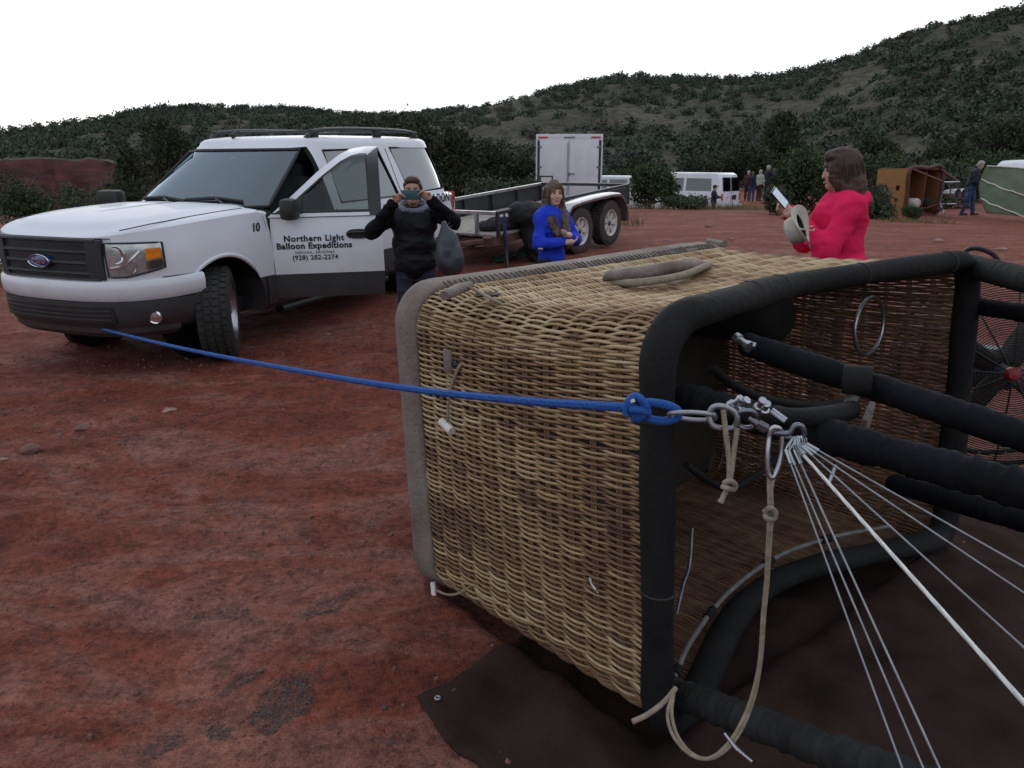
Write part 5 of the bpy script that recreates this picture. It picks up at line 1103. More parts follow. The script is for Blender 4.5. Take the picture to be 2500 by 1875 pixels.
# white enclosed trailer, its back doors towards us
D_ = 21.5; p = at(1389, 410, D_); zb = land_z(p[0], p[1]); BWd = 162/FPX*D_*1.0; zt_ = at(1389, 328, D_)[2]; Ht = zt_-zb
bx = thing('box_trailer', 'white enclosed cargo trailer with closed double back doors', 'trailer', (p[0], p[1], zb), R(-3))
h2 = BWd/2
MB().box((0, 1.9, (Ht+.45)/2), (BWd-.02, 3.6, Ht-.45), bev=.03).build('body', 'box_white', bx)
MB().box((0, .10, Ht-.085), (BWd, .10, .17), bev=.01).build('header', 'box_white', bx); MB().box((0, .10, .43), (BWd, .12, .14)).build('rear_sill', 'trailer_black', bx)
for s in (-1, 1):
    MB().box((s*(h2-.02), .10, Ht/2+.18), (.04, .11, Ht-.5)).build('corner_post', 'box_white', bx); MB().box((s*(h2-.075), .072, Ht/2+.17), (.062, .04, Ht-.66)).build('door_jamb', 'trailer_black', bx)
    dw = h2-.115; d_ = MB().box((s*(dw/2+.005), .06, Ht/2+.17), (dw, .05, Ht-.64), bev=.008).build('door', 'box_white', bx)
    MB().box((s*(h2-.20), .038, Ht-.085), (.26, .02, .035)).build('marker_lamp', 'lens_red', bx)
    for z in (.8, Ht/2+.2, Ht-.35): MB().box((s*(h2-.10), .03, z), (.12, .02, .05)).build('hinge', 'steel_dark', d_)
MB().tube([(-.035, .025, .55), (-.035, .025, Ht-.22)], .018, 8).build('lock_bar', 'galvanised', bx); MB().box((.07, .022, Ht*.51), (.20, .03, .03), bev=.008).box((.0, .02, Ht*.505), (.06, .035, .08)).build('latch', 'steel_dark', bx); MB().box((0, .036, Ht-.085), (.30, .02, .03)).build('light_bar', 'steel_dark', bx)
pl_ = MB().box((-h2*.68, .03, .95), (.38, .012, .22)).build('plate_bracket', 'trailer_black', bx); MB().box((-h2*.68, .022, .95), (.30, .01, .14)).build('number_plate', 'box_white', pl_)
for s in (-1, 1): MB().lathe([(.18, -.1), (.34, -.1), (.35, 0), (.34, .1), (.18, .1)], (s*(h2-.05), 1.6, .35), (1, 0, 0), 24, closed=True).build('tyre', 'rubber', bx)
# vans and cars in the distance
def van(name, label, loc, yaw, L, Wd, H, prof, belt, sidew, rearw, tyre_x, detail=True, tr_=.36):
    """prof: side outline (x from rear 0 to front L); windows as outlines in the same plane"""
    v = thing(name, label, 'van' if 'van' in name else 'car', loc, yaw); lean = lambda z: Wd/2*(1-.14*max(0, z-belt)/(H-belt))
    mb = MB(); n = len(prof); rows_ = []
    for k, (s, ins) in enumerate(((-1, .09), (-1, .03), (-1, 0), (1, 0), (1, .03), (1, .09))):
        c = np.mean(prof, 0); pr = [np.array(q)+(c-np.array(q))/max(np.linalg.norm(c-np.array(q)), .1)*(.10 if ins == .09 else .03 if ins == .03 else 0) for q in prof]
        off = {.09: 0.0, .03: .035, 0: .09}[ins]; rows_.append([(q[0], s*(lean(q[1])-off), q[1]) for q in pr])
    mb.grid(np.array(rows_), False, True); mb.F.append(tuple(range(n))); mb.F.append(tuple(5*n+k for k in range(n-1, -1, -1)))
    b_ = mb.build('body', 'white_paint', v, True, 40, fix=True)
    for s in (-1, 1):
        for w_ in sidew:
            MB().add([(x, s*(lean(z)+.006), z) for x, z in w_], [tuple(range(len(w_)))]).build('window', 'glass_dark', v, False)
    for (y0, y1, z0, z1) in rearw:
        xr = lambda z: float(np.interp(z, [q[1] for q in prof[-3:]][::-1], [q[0] for q in prof[-3:]][::-1])) if False else 0.0
        m_ = .04; MB().add([(-.012+m_*max(0, z-belt)/(H-belt)*3.0, y, z) for y, z in ((y0, z0), (y1, z0), (y1-.02*np.sign(y1), z1), (y0, z1))], [(0, 1, 2, 3)]).build('window', 'glass_dark', v, False)
    for x in tyre_x:
        for s in (-1, 1): MB().lathe([(.0, -.1*s), (.2, -.11*s), (.22, .0), (tr_*.9, .11*s), (tr_, .06*s), (tr_, -.1*s), (.2, -.11*s)], (x, s*(Wd/2-.08), tr_), (0, 1, 0), 24).build('wheel', 'rubber', v)
    MB().box((-.08, 0, .52), (.16, Wd*.96, .17), bev=.03).build('bumper', 'white_paint', v)
    for s in (-1, 1): MB().box((.0, s*(Wd/2-.09), .95), (.05, .10, .32), bev=.01).build('tail_lamp', 'lens_red', v)
    return v
glass('glass_dark', (.10, .14, .18), .12, .25)
VP = [(0, .42), (.0, .8), (.02, 1.15), (.10, 1.75), (.17, 1.98), (.35, 2.07), (3.2, 2.09), (3.85, 1.98), (4.55, 1.28), (5.5, 1.10), (5.62, .95), (5.65, .45)]
p = at(1790, 410, 36.5); zv = at(1790, 531, 36.5)[2]
v1 = van('passenger_van', 'white passenger van seen from behind beside a group of people', (p[0], p[1], zv), R(90+48), 5.65, 2.0, 2.09, VP, 1.15,
    [[(.55, 1.22), (.62, 1.80), (1.95, 1.82), (1.95, 1.22)], [(2.1, 1.22), (2.1, 1.82), (3.25, 1.82), (3.35, 1.22)], [(3.5, 1.22), (3.45, 1.80), (3.85, 1.76), (4.3, 1.28)]],
    [(-.84, -.06, 1.22, 1.86), (.06, .84, 1.22, 1.86)], (.95, 4.45))
MB().box((-.03, -.30, .92), (.012, .40, .22)).build('number_plate', 'black_plastic', v1)
MB().box((-.012, 0, 1.2), (.01, .012, 1.4)).build('door_gap', 'black_plastic', v1); MB().box((-.02, .45, .92), (.012, .10, .03)).build('door_handle', 'black_plastic', v1)
p = at(1440, 410, 31.0); WP = [(0, .42), (.0, .9), (.06, 1.15), (.22, 1.62), (.4, 1.76), (.9, 1.80), (2.6, 1.79), (3.0, 1.72), (3.6, 1.18), (4.5, 1.05), (4.68, .9), (4.7, .45)]
v2 = van('parked_car', 'white station car half hidden behind the box trailer', (at(1400, 410, 31.5)[0], p[1], at(1440, 429, 31.0)[2]-1.79), R(-4), 4.7, 1.85, 1.80, WP, 1.12,
    [[(.4, 1.20), (.5, 1.62), (1.3, 1.66), (1.3, 1.20)], [(1.4, 1.20), (1.4, 1.66), (2.1, 1.66), (2.1, 1.20)], [(2.2, 1.20), (2.2, 1.66), (2.75, 1.62), (3.25, 1.20)]], [], (.9, 3.75))
p = at(2458, 410, 34.0); v3 = van('parked_car', 'white car at the far right edge behind the green sheet', (p[0], p[1], at(2458, 390, 34.0)[2]-1.80), R(12), 4.7, 1.85, 1.80, WP, 1.12,
    [[(.30, 1.20), (.42, 1.64), (1.3, 1.68), (1.3, 1.20)], [(1.4, 1.20), (1.4, 1.68), (2.3, 1.68), (2.3, 1.20)], [(2.4, 1.20), (2.4, 1.66), (2.75, 1.62), (3.25, 1.20)]], [], (.9, 3.75))
# orange basket lying on its side
D_ = 23.5; p = at(2222, 410, D_); zb = land_z(p[0], p[1])-.02; ob = thing('orange_basket', 'orange-brown wicker basket tipped on its side beside the bushes', 'basket', (p[0], p[1], zb), R(-65))
Wo, Ho, Lo = 1.45, 1.42, 1.15      # mouth faces +x
def holes_panel(y, z0, z1, x0, x1): pass
xs_ = [-1.15, -.93, -.77, -.42, -.26, 0.0]; zs_ = [0, .40, .55, .78, .93, Ho]
mb = MB()
for i in range(5):
    for j in range(5):
        if i in (1, 3) and j in (1, 3): continue
        mb.box(((xs_[i]+xs_[i+1])/2, -.0, (zs_[j]+zs_[j+1])/2), (xs_[i+1]-xs_[i]-.0005, .05, zs_[j+1]-zs_[j]-.0005))
mb.build('end_wall', 'tan_wicker', ob, False)
MB().box((-.575, Wo, Ho/2), (1.15, .05, Ho), bev=.015).build('end_wall', 'orange_wicker', ob); MB().box((-.575, Wo/2, Ho), (1.15, Wo, .05), bev=.02).build('side_wall', 'orange_wicker', ob); MB().box((-.575, Wo/2, .03), (1.15, Wo, .05), bev=.02).build('side_wall', 'orange_wicker', ob); MB().box((-1.16, Wo/2, Ho/2), (.05, Wo, Ho), bev=.02).build('floor_board', 'orange_wicker', ob)
MB().box((-.55, Wo*.55, Ho/2), (1.1, .03, Ho-.1)).build('partition', 'orange_wicker', ob)
P = spline([(.02, 0, .05), (.03, -.01, Ho*.5), (.02, 0, Ho), (.03, Wo*.5, Ho+.03), (.02, Wo, Ho), (.02, Wo, .05), (.02, Wo/2, .04), (.02, 0, .05)], 60); MB().tube(P, .065, 9).build('rim_pad', 'maroon_pad', ob)
for k in range(6): MB().lathe([(.0, 0), (.05, 0), (.055, .01)], (-1.05+k*.2, .25+.1*(k % 2), Ho+.03), (0, 0, 1), 8).build('edge_lace', 'tan_wicker', ob)
MB().lathe([(0, .25), (.12, .24), (.15, .18), (.15, .0), (.15, -.5)], (-.05, .35, .40), (1, 0, 0), 16).build('gas_tank', 'rim_white', ob); MB().lathe([(0, .2), (.13, .18), (.15, .1), (.15, -.5)], (-.05, .95, .40), (1, 0, 0), 16).build('gas_tank', 'tank_cover', ob)
fx = .95
for a, b in (((.05, .1, Ho), (fx, .35, 1.05)), ((.05, Wo-.1, Ho), (fx, 1.05, 1.05)), ((.05, .1, .1), (fx, .35, .40)), ((.05, Wo-.1, .1), (fx, 1.05, .40))): MB().tube([a, b], .035, 8).build('upright', 'maroon_pad', ob)
MB().tube([(fx, .35, .40), (fx, .35, 1.05), (fx, 1.05, 1.05), (fx, 1.05, .40)], .032, 8, closed=True).build('burner_frame', 'steel', ob)
for y in (.55, .85): MB().lathe([(0, -.2), (.10, -.2), (.13, 0), (.15, .22), (.14, .22), (.1, 0)], (fx+.15, y, .72), (1, 0, 0), 16).build('burner', 'steel', ob)
MB().tube(spline([(fx, .5, 1.0), (fx+.3, .3, .8), (fx+.25, .2, .4), (fx+.1, .1, .12)], 14), .02, 6).build('gas_hose', 'black_plastic', ob); MB().tube([(fx, .35, .40), (fx+.35, .1, .15)], .028, 8).build('frame_foot', 'steel', ob)
# green fabric held up at the right edge
Gg = []
for i, s in enumerate(np.linspace(0, 1, 40)):
    row = []
    for j, t in enumerate(np.linspace(0, 1, 30)):
        u_ = 2408+s*330; vt, vb = 405+s*60-14*math.sin(s*3.1), 520+s*30; v_ = vt+(vb-vt)*t; d = 21.5-1.0*s-.9*t*(.4+s)+.10*math.sin(s*14+t*3)
        q = at(u_-18*math.sin(t*math.pi)*(1-s), v_, d); q[2] = max(q[2], gzp(q[0], q[1])+.01); row.append(q)
    Gg.append(row)
gs = MB().grid(Gg).build('green_fabric', 'olive_cloth', None, True, None); gs.modifiers.new('t', 'SOLIDIFY').thickness = .01; tag(gs, 'dull green balloon fabric hanging in a fold at the right edge', 'fabric')
GA = np.array(Gg)
def seam(f): MB().tube([GA[min(39, int(s*39)), min(29, int(max(0, min(1, f(s)))*29))]+np.array([0, -.03, 0]) for s in np.linspace(0, 1, 30)], .018, 6).build('seam_tape', 'cord_white', gs)
seam(lambda s: .0); seam(lambda s: .30+.9*s); seam(lambda s: .72+1.1*s)
# inflation fan behind the far end of the basket
fc = at(2452, 905, 3.75); fan = thing('inflation_fan', 'large black wire-guarded fan with a red hub behind the basket', 'fan'); fd = np.array([-.30, -.92, .0]); fd[2] = .12; fd /= np.linalg.norm(fd)
fx_ = np.cross(fd, (0, 0, 1.)); fx_ /= np.linalg.norm(fx_); fy_ = np.cross(fx_, fd)
fm = Matrix([[fx_[0], fy_[0], fd[0], fc[0]], [fx_[1], fy_[1], fd[1], fc[1]], [fx_[2], fy_[2], fd[2], fc[2]], [0, 0, 0, 1]]); fan.matrix_world = fm
FR = .47
mb = MB()
for k, r_ in enumerate(np.linspace(.06, FR, 38)): mb.tube([(r_*math.cos(a), r_*math.sin(a), .13-.10*(r_/FR)**2) for a in np.linspace(0, 2*math.pi, 48, endpoint=False)], .0026, 4, closed=True)
o = mb.build('guard_rings', 'fan_wire', fan); tag(o, kind='stuff')
for k in range(12):
    a = k/12*2*math.pi; MB().tube([(q*math.cos(a), q*math.sin(a), .135-.10*(q/FR)**2) for q in np.linspace(.04, FR, 8)], .0045, 5).build('guard_spoke', 'fan_wire', fan)
MB().lathe([(0, .165), (.024, .162), (.033, .145), (.035, .12)], (0, 0, 0), (0, 0, 1), 24).build('hub_cap', 'fan_red', fan)
MB().tube([(FR*math.cos(a), FR*math.sin(a), .0) for a in np.linspace(0, 2*math.pi, 60, endpoint=False)], .014, 8, closed=True).build('guard_hoop', 'fan_wire', fan)
MB().tube([(FR*math.cos(a), FR*math.sin(a), -.25) for a in np.linspace(0, 2*math.pi, 60, endpoint=False)], .014, 8, closed=True).build('guard_hoop', 'fan_wire', fan)
for k in range(24): a = k/24*2*math.pi; MB().tube([(FR*math.cos(a), FR*math.sin(a), .0), (FR*math.cos(a), FR*math.sin(a), -.25)], .004, 5).build('cage_bar', 'fan_wire', fan)
for k in range(4):
    a = k/4*2*math.pi+.5; c, s = math.cos(a), math.sin(a); G_ = []
    for t in np.linspace(.03, FR*.9, 12): wd = .055*math.sin(math.pi*min(1, t/FR*.75+.2)); tw = .9-.9*t; G_.append([(c*t-s*q*wd, s*t+c*q*wd, -.05+q*wd*math.sin(tw)) for q in (-1, -.3, .3, 1)])
    b_ = MB().grid(G_).build('blade', 'wood_blade', fan, True, None); b_.modifiers.new('t', 'SOLIDIFY').thickness = .012
MB().box((0, -.02, -.34), (.24, .22, .22), bev=.03).build('engine', 'steel_dark', fan)
zg = gzp(fc[0], fc[1])
for sx in (-1, 1): MB().tube([(sx*.25, -.40, -.02), (sx*.30, -(fc[2]-zg)+.02, .12)], .016, 8).tube([(sx*.25, -.40, -.22), (sx*.30, -(fc[2]-zg)+.02, -.38)], .016, 8).tube([(sx*.30, -(fc[2]-zg)+.02, .14), (sx*.30, -(fc[2]-zg)+.02, -.4)], .016, 8).build('stand', 'fan_wire', fan)
MB().tube(spline([(.05, FR+.03, -.08), (.10, FR+.10, -.09), (.2, FR+.12, -.10), (.28, FR+.02, -.1)], 16), .012, 7).build('handle', 'fan_wire', fan)
# ================================================================== tether rope, shackles, cords and steel cables
rope_pts = []
for (u, v) in [(235, 800), (360, 831), (500, 862), (750, 909), (1000, 949), (1250, 976), (1420, 988), (1545, 995)]:
    t = (u-235)/1310; d = 1/(1/6.30+(1/1.62-1/6.30)*t); rope_pts.append(at(u, v, d))
rope = thing('tether_rope', 'taut blue tether rope from the car\'s front to the basket', 'rope')
P = spline(rope_pts, 220); mb = MB()
for k in range(3):                                             # three laid strands
    a = np.arange(len(P))*.55+k*2.094; T = np.gradient(P, axis=0); T /= np.linalg.norm(T, axis=1, keepdims=True); n0 = np.cross(T, (0, 0, 1.)); n0 /= np.linalg.norm(n0, axis=1, keepdims=True); n1 = np.cross(T, n0)
    mb.tube(P+.0018*(n0*np.cos(a)[:, None]+n1*np.sin(a)[:, None]), .0092, 7)
mb.build('line', 'blue_rope', rope)
kd = 1.60
def loop(pts_, r, n=40): return MB().tube(spline(pts_, n), r, 8)
loop([at(1548, 995, kd), at(1580, 983, kd-.012), at(1630, 990, kd-.01), at(1655, 1004, kd), at(1650, 1021, kd), at(1610, 1028, kd+.005), at(1560, 1015, kd), at(1530, 1000, kd+.01)], .0095).build('end_loop', 'blue_rope', rope)
kn = MB()
kn.tube(spline([at(1528, 1012, kd-.02), at(1536, 978, kd-.028), at(1556, 968, kd-.02), at(1570, 985, kd-.022), at(1566, 1016, kd-.02), at(1545, 1024, kd-.005)], 24), .0088, 8)
kn.tube(spline([at(1540, 1018, kd+.02), at(1548, 985, kd+.01), at(1560, 972, kd-.028), at(1580, 1000, kd-.018), at(1575, 1022, kd)], 20), .0088, 8)
kn.tube(spline([at(1536, 1000, kd-.03), at(1560, 1002, kd-.032), at(1584, 1008, kd-.015)], 12), .0085, 8)
kn.build('knot', 'blue_rope', rope); MB().tube([at(1543, 976, kd-.034), at(1546, 983, kd-.036)], .0052, 8).build('rope_tip', 'cord_white', rope)
hk = loop([at(222, 788, 6.33), at(228, 790, 6.31), at(240, 802, 6.29), at(237, 806, 6.29), at(226, 799, 6.31), at(219, 790, 6.33), at(222, 788, 6.33)], .006, 20).build('tow_hook', 'steel', None); tag(hk, 'steel snap hook where the blue rope meets the car bumper', 'hook')
def ring_obj(name, label, pts_, r, m='alloy', cat='shackle', n=44): o = MB().tube(spline(list(pts_)+[pts_[0]], n)[:-1], r, 9, closed=True).build(name, m, None); return tag(o, label, cat, 'shackles between rope and cables')
d0 = 1.585
ring_obj('carabiner', 'flat silver carabiner clipped into the blue rope loop', [at(1636, 1008, d0), at(1690, 1007, d0-.012), at(1738, 1012, d0-.006), at(1746, 1018, d0), at(1738, 1025, d0+.012), at(1690, 1025, d0+.018), at(1638, 1016, d0+.012)], .0052)
ring_obj('carabiner', 'big pale pear-shaped carabiner next along from the flat one', [at(1730, 1012, d0), at(1742, 994, d0-.01), at(1765, 992, d0-.015), at(1792, 1005, d0-.012), at(1800, 1022, d0-.01), at(1792, 1044, d0), at(1765, 1046, d0), at(1740, 1038, d0)], .0062)
ring_obj('shackle', 'round steel shackle between the pale carabiner and the swivel', [at(1802, 1012, d0-.01), at(1815, 1003, d0-.018), at(1838, 1006, d0-.018), at(1847, 1022, d0-.01), at(1838, 1042, d0), at(1815, 1045, d0), at(1802, 1035, d0)], .0062, 'steel_dark')
o = MB().tube([at(1828, 1020, 1.57), at(1850, 1036, 1.565), at(1880, 1052, 1.56)], [.006, .009, .007], 8).tube([at(1850, 1036, 1.565), at(1872, 1048, 1.56)], .0115, 6).build('swivel', 'steel_dark', None); tag(o, 'dark steel swivel bolt linking the two shackles', 'swivel')
ring_obj('carabiner', 'long steel carabiner hanging down with a tan cord', [at(1878, 1065, 1.55), at(1884, 1046, 1.545), at(1900, 1045, 1.545), at(1908, 1058, 1.55), at(1909, 1100, 1.555), at(1902, 1135, 1.555), at(1888, 1165, 1.555), at(1876, 1155, 1.555), at(1874, 1110, 1.55)], .0052, 'steel')
ring_obj('shackle', 'steel shackle holding the bunch of cable eyes', [at(1890, 1056, 1.55), at(1925, 1058, 1.54), at(1940, 1040, 1.535), at(1956, 1040, 1.535), at(1964, 1058, 1.54), at(1955, 1072, 1.545), at(1925, 1070, 1.555)], .0058, 'steel_dark')
for k, (u, v) in enumerate([(1790, 985), (1808, 990), (1852, 992), (1868, 1000)]):
    o = MB().lathe([(0, -.01), (.010, -.01), (.010, 0), (.006, .002), (.006, .016), (.009, .017), (.009, .024), (0, .025)], at(u, v, 1.60), (.5-.2*k, -.5, .6), 8).build('shackle_bolt', 'steel', None); tag(o, ['first small steel bolt above the pale carabiner', 'second small steel bolt above the pale carabiner', 'small steel bolt above the round shackle', 'small steel bolt right of the round shackle'][k], 'bolt', 'bolts of the rope fittings')
o = MB().tube([at(1882, 1005, 1.60), at(1917, 1030, 1.58)], .0045, 7).tube([at(1886, 1000, 1.60), at(1921, 1025, 1.58)], .0045, 7).build('cable_sleeve', 'steel', None); tag(o, 'pair of bright crimped sleeves above the cable shackle', 'sleeve')
# tan cords with knots
c1 = thing('tan_cord', 'short doubled tan cord with a frayed knot under the pale carabiner', 'cord')
MB().tube(spline([at(1766, 1000, 1.57), at(1772, 1060, 1.57), at(1780, 1120, 1.575), at(1780, 1180, 1.575)], 20), .0058, 8).build('strand', 'cord_tan', c1); MB().tube(spline([at(1800, 1046, 1.565), at(1792, 1100, 1.57), at(1786, 1150, 1.572), at(1782, 1180, 1.575)], 20), .0056, 8).build('strand', 'cord_tan', c1)
MB().tube(spline([at(1768, 1180, 1.57), at(1782, 1174, 1.56), at(1794, 1182, 1.565), at(1792, 1194, 1.57), at(1775, 1192, 1.56), at(1764, 1188, 1.57)], 20), .0062, 8).build('knot', 'cord_tan', c1)
MB().tube(spline([at(1778, 1192, 1.575), at(1768, 1208, 1.575), at(1762, 1220, 1.57), at(1758, 1228, 1.57)], 12), [.0055]*8+[.006, .007, .007, .005], 8).build('frayed_end', 'cord_tan', c1)
c2 = thing('tan_cord', 'long tan cord from the hanging carabiner looping down to the lower rim', 'cord')
for k, du in enumerate((-3, 4)):
    MB().tube(spline([at(1885+du*2.6, 1150, 1.56), at(1880+du, 1190, 1.56), at(1881+du, 1250, 1.565), at(1876+du*.8, 1340, 1.58), at(1872+du*.6, 1420, 1.6), at(1864+du*.6, 1500, 1.62), at(1855+du*.5, 1620, 1.64), at(1832+du, 1720, 1.66), at(1790+du*1.4, 1805, 1.66), at(1738+du, 1850, 1.66), at(1690+du, 1843, 1.67), at(1650+du*1.5, 1800, 1.68), at(1634+du*1.5, 1745, 1.70), at(1645, 1690, 1.72)], 90), .0040, 7).build('strand', 'cord_tan', c2)
MB().tube(spline([at(1866, 1250, 1.56), at(1880, 1240, 1.55), at(1893, 1250, 1.555), at(1890, 1266, 1.56), at(1872, 1266, 1.55), at(1868, 1256, 1.56)], 20), .0058, 8).build('knot', 'cord_tan', c2)
o = MB().tube(spline([at(1650, 1680, 1.75), at(1620, 1715, 1.72), at(1580, 1745, 1.70), at(1544, 1762, 1.69)], 20), .0062, 8).build('cord_end', 'cord_tan', None); tag(o, 'stub of tan cord sticking out at the lower corner of the rim', 'cord')
# steel cables fanning out to the lower right
o_ = (1938, 1075)
CAB = [((1918, 1098), (2230, 1950), 1.22, .0019, 'leftmost of the fanned thin steel cables'), ((1926, 1102), (2290, 1960), 1.20, .0019, 'second from the left of the fanned thin steel cables'), ((1940, 1100), (2335, 1965), 1.16, .0021, 'third from the left of the fanned thin steel cables'),
       ((1945, 1092), (2620, 1850), .80, .0032, 'thick bright white-looking steel cable crossing to the right edge'), ((1958, 1090), (2620, 1690), 1.16, .0019, 'thin steel cable just right of the thick bright one'), ((1964, 1088), (2620, 1528), 1.30, .0019, 'second thin steel cable from the right of the fan'), ((1970, 1084), (2620, 1452), 1.34, .0019, 'rightmost of the fanned thin steel cables')]
for k, (a, b, dd, r_, lab) in enumerate(CAB):
    root = thing('steel_cable', lab, 'cable', (0, 0, 0), 0, 'steel cables fanning from the shackle')
    p0, p1 = at(a[0], a[1], 1.54), at(b[0], b[1], dd); e0 = at(1945+3*k-8, 1066, 1.54); P = np.array([p0+(p1-p0)*t for t in np.linspace(0, 1, 120)])
    mb = MB()
    if k == 3:
        T = (p1-p0)/np.linalg.norm(p1-p0); n0 = np.cross(T, (0, 0, 1.)); n0 /= np.linalg.norm(n0); n1 = np.cross(T, n0); PP_ = np.array([p0+(p1-p0)*t for t in np.linspace(0, 1, 420)])
        for q in range(6): a_ = np.arange(420)*.5+q*1.047; mb.tube(PP_+r_*.55*(np.outer(np.cos(a_), n0)+np.outer(np.sin(a_), n1)), r_*.5, 5)
    else: mb.tube(P[::6], r_, 7)
    mb.build('wire', 'alloy' if k != 3 else 'cable_bright', root)
    q = p0+(p1-p0)*.05; MB().tube([p0, q], r_*2.1, 8).build('ferrule', 'steel', root)
    MB().tube(spline([p0, (p0+e0)/2+np.array([.004, 0, .004]), e0, (p0+e0)/2-np.array([.004, 0, .004]), p0], 16), r_*.8, 6).build('eye', 'steel', root)
o = MB()
for k in range(5): o.tube([at(1768+k*7, 1790+k*9, 1.62), at(1800+k*9, 1832+k*7, 1.60)], .0035, 6)
o = o.build('cable_bundle', 'steel', None); tag(o, 'bundle of short bright steel cable ends below the lower upright', 'cable bundle')
o = MB().tube([at(2040, 1135, 1.9), at(2022, 1185, 1.9)], .006, 8).build('steel_pin', 'steel', None); tag(o, 'bright steel pin seen behind the thin cables inside the basket', 'pin')
# ================================================================== people
mat('skin', (.44, .25, .18), .55, var=.10, vscale=25, spec=.35)
mat('skin_light', (.52, .32, .25), .55, var=.10, vscale=25, spec=.35)
mat('lips', (.34, .10, .09), .45, var=.1, vscale=30)
mat('eye_dark', (.02, .015, .012), .2, var=.1, vscale=30)
mat('hair_brown', (.045, .020, .012), .65, var=.5, vscale=45, bump=.6, bscale=120, stretch=(1, 1, .12))
mat('hair_fair', (.095, .060, .036), .65, var=.6, vscale=45, bump=.6, bscale=120, stretch=(1, 1, .12))
mat('hair_auburn', (.035, .013, .009), .6, var=.5, vscale=45, bump=.5, bscale=120, stretch=(1, 1, .2))
mat('hair_grey', (.30, .28, .25), .6, var=.3, vscale=40)
mat('fleece_pink', (.70, .020, .095), .95, var=.06, vscale=30, bump=.35, bscale=220, spec=.1)
mat('knit_blue', (.016, .046, .52), .8, var=.10, vscale=20, bump=.2, bscale=200, spec=.2)
mat('jacket_black', (.0055, .006, .009), .6, var=.3, vscale=10, bump=.25, bscale=60, spec=.22)
mat('sleeve_black', (.0045, .0045, .006), .85, var=.3, vscale=10, spec=.15)
mat('scarf_grey', (.15, .155, .20), .9, var=.2, vscale=20)
mat('trousers_navy', (.012, .014, .028), .9, var=.25, vscale=20)
mat('jeans', (.030, .055, .14), .9, var=.3, vscale=20)
mat('shirt_navy', (.010, .012, .022), .85, var=.25, vscale=12)
mat('maroon_top', (.06, .012, .015), .9, var=.2, vscale=12)
mat('pale_jacket', (.30, .32, .28), .9, var=.15, vscale=12)
mat('dark_trousers', (.020, .015, .014), .9, var=.25, vscale=12)
mat('shoe', (.05, .045, .045), .7, var=.2, vscale=20)
mat('hat_khaki', (.45, .42, .36), .85, var=.12, vscale=25)
mat('screen', (.30, .36, .42), .15, var=.10, vscale=6, emit=(.55, .68, .80, .45))
mat('phone_teal', (.02, .07, .085), .35, var=.15, vscale=20)
mat('bag_grey', (.030, .036, .045), .45, var=.3, vscale=10, bump=.3, bscale=40)
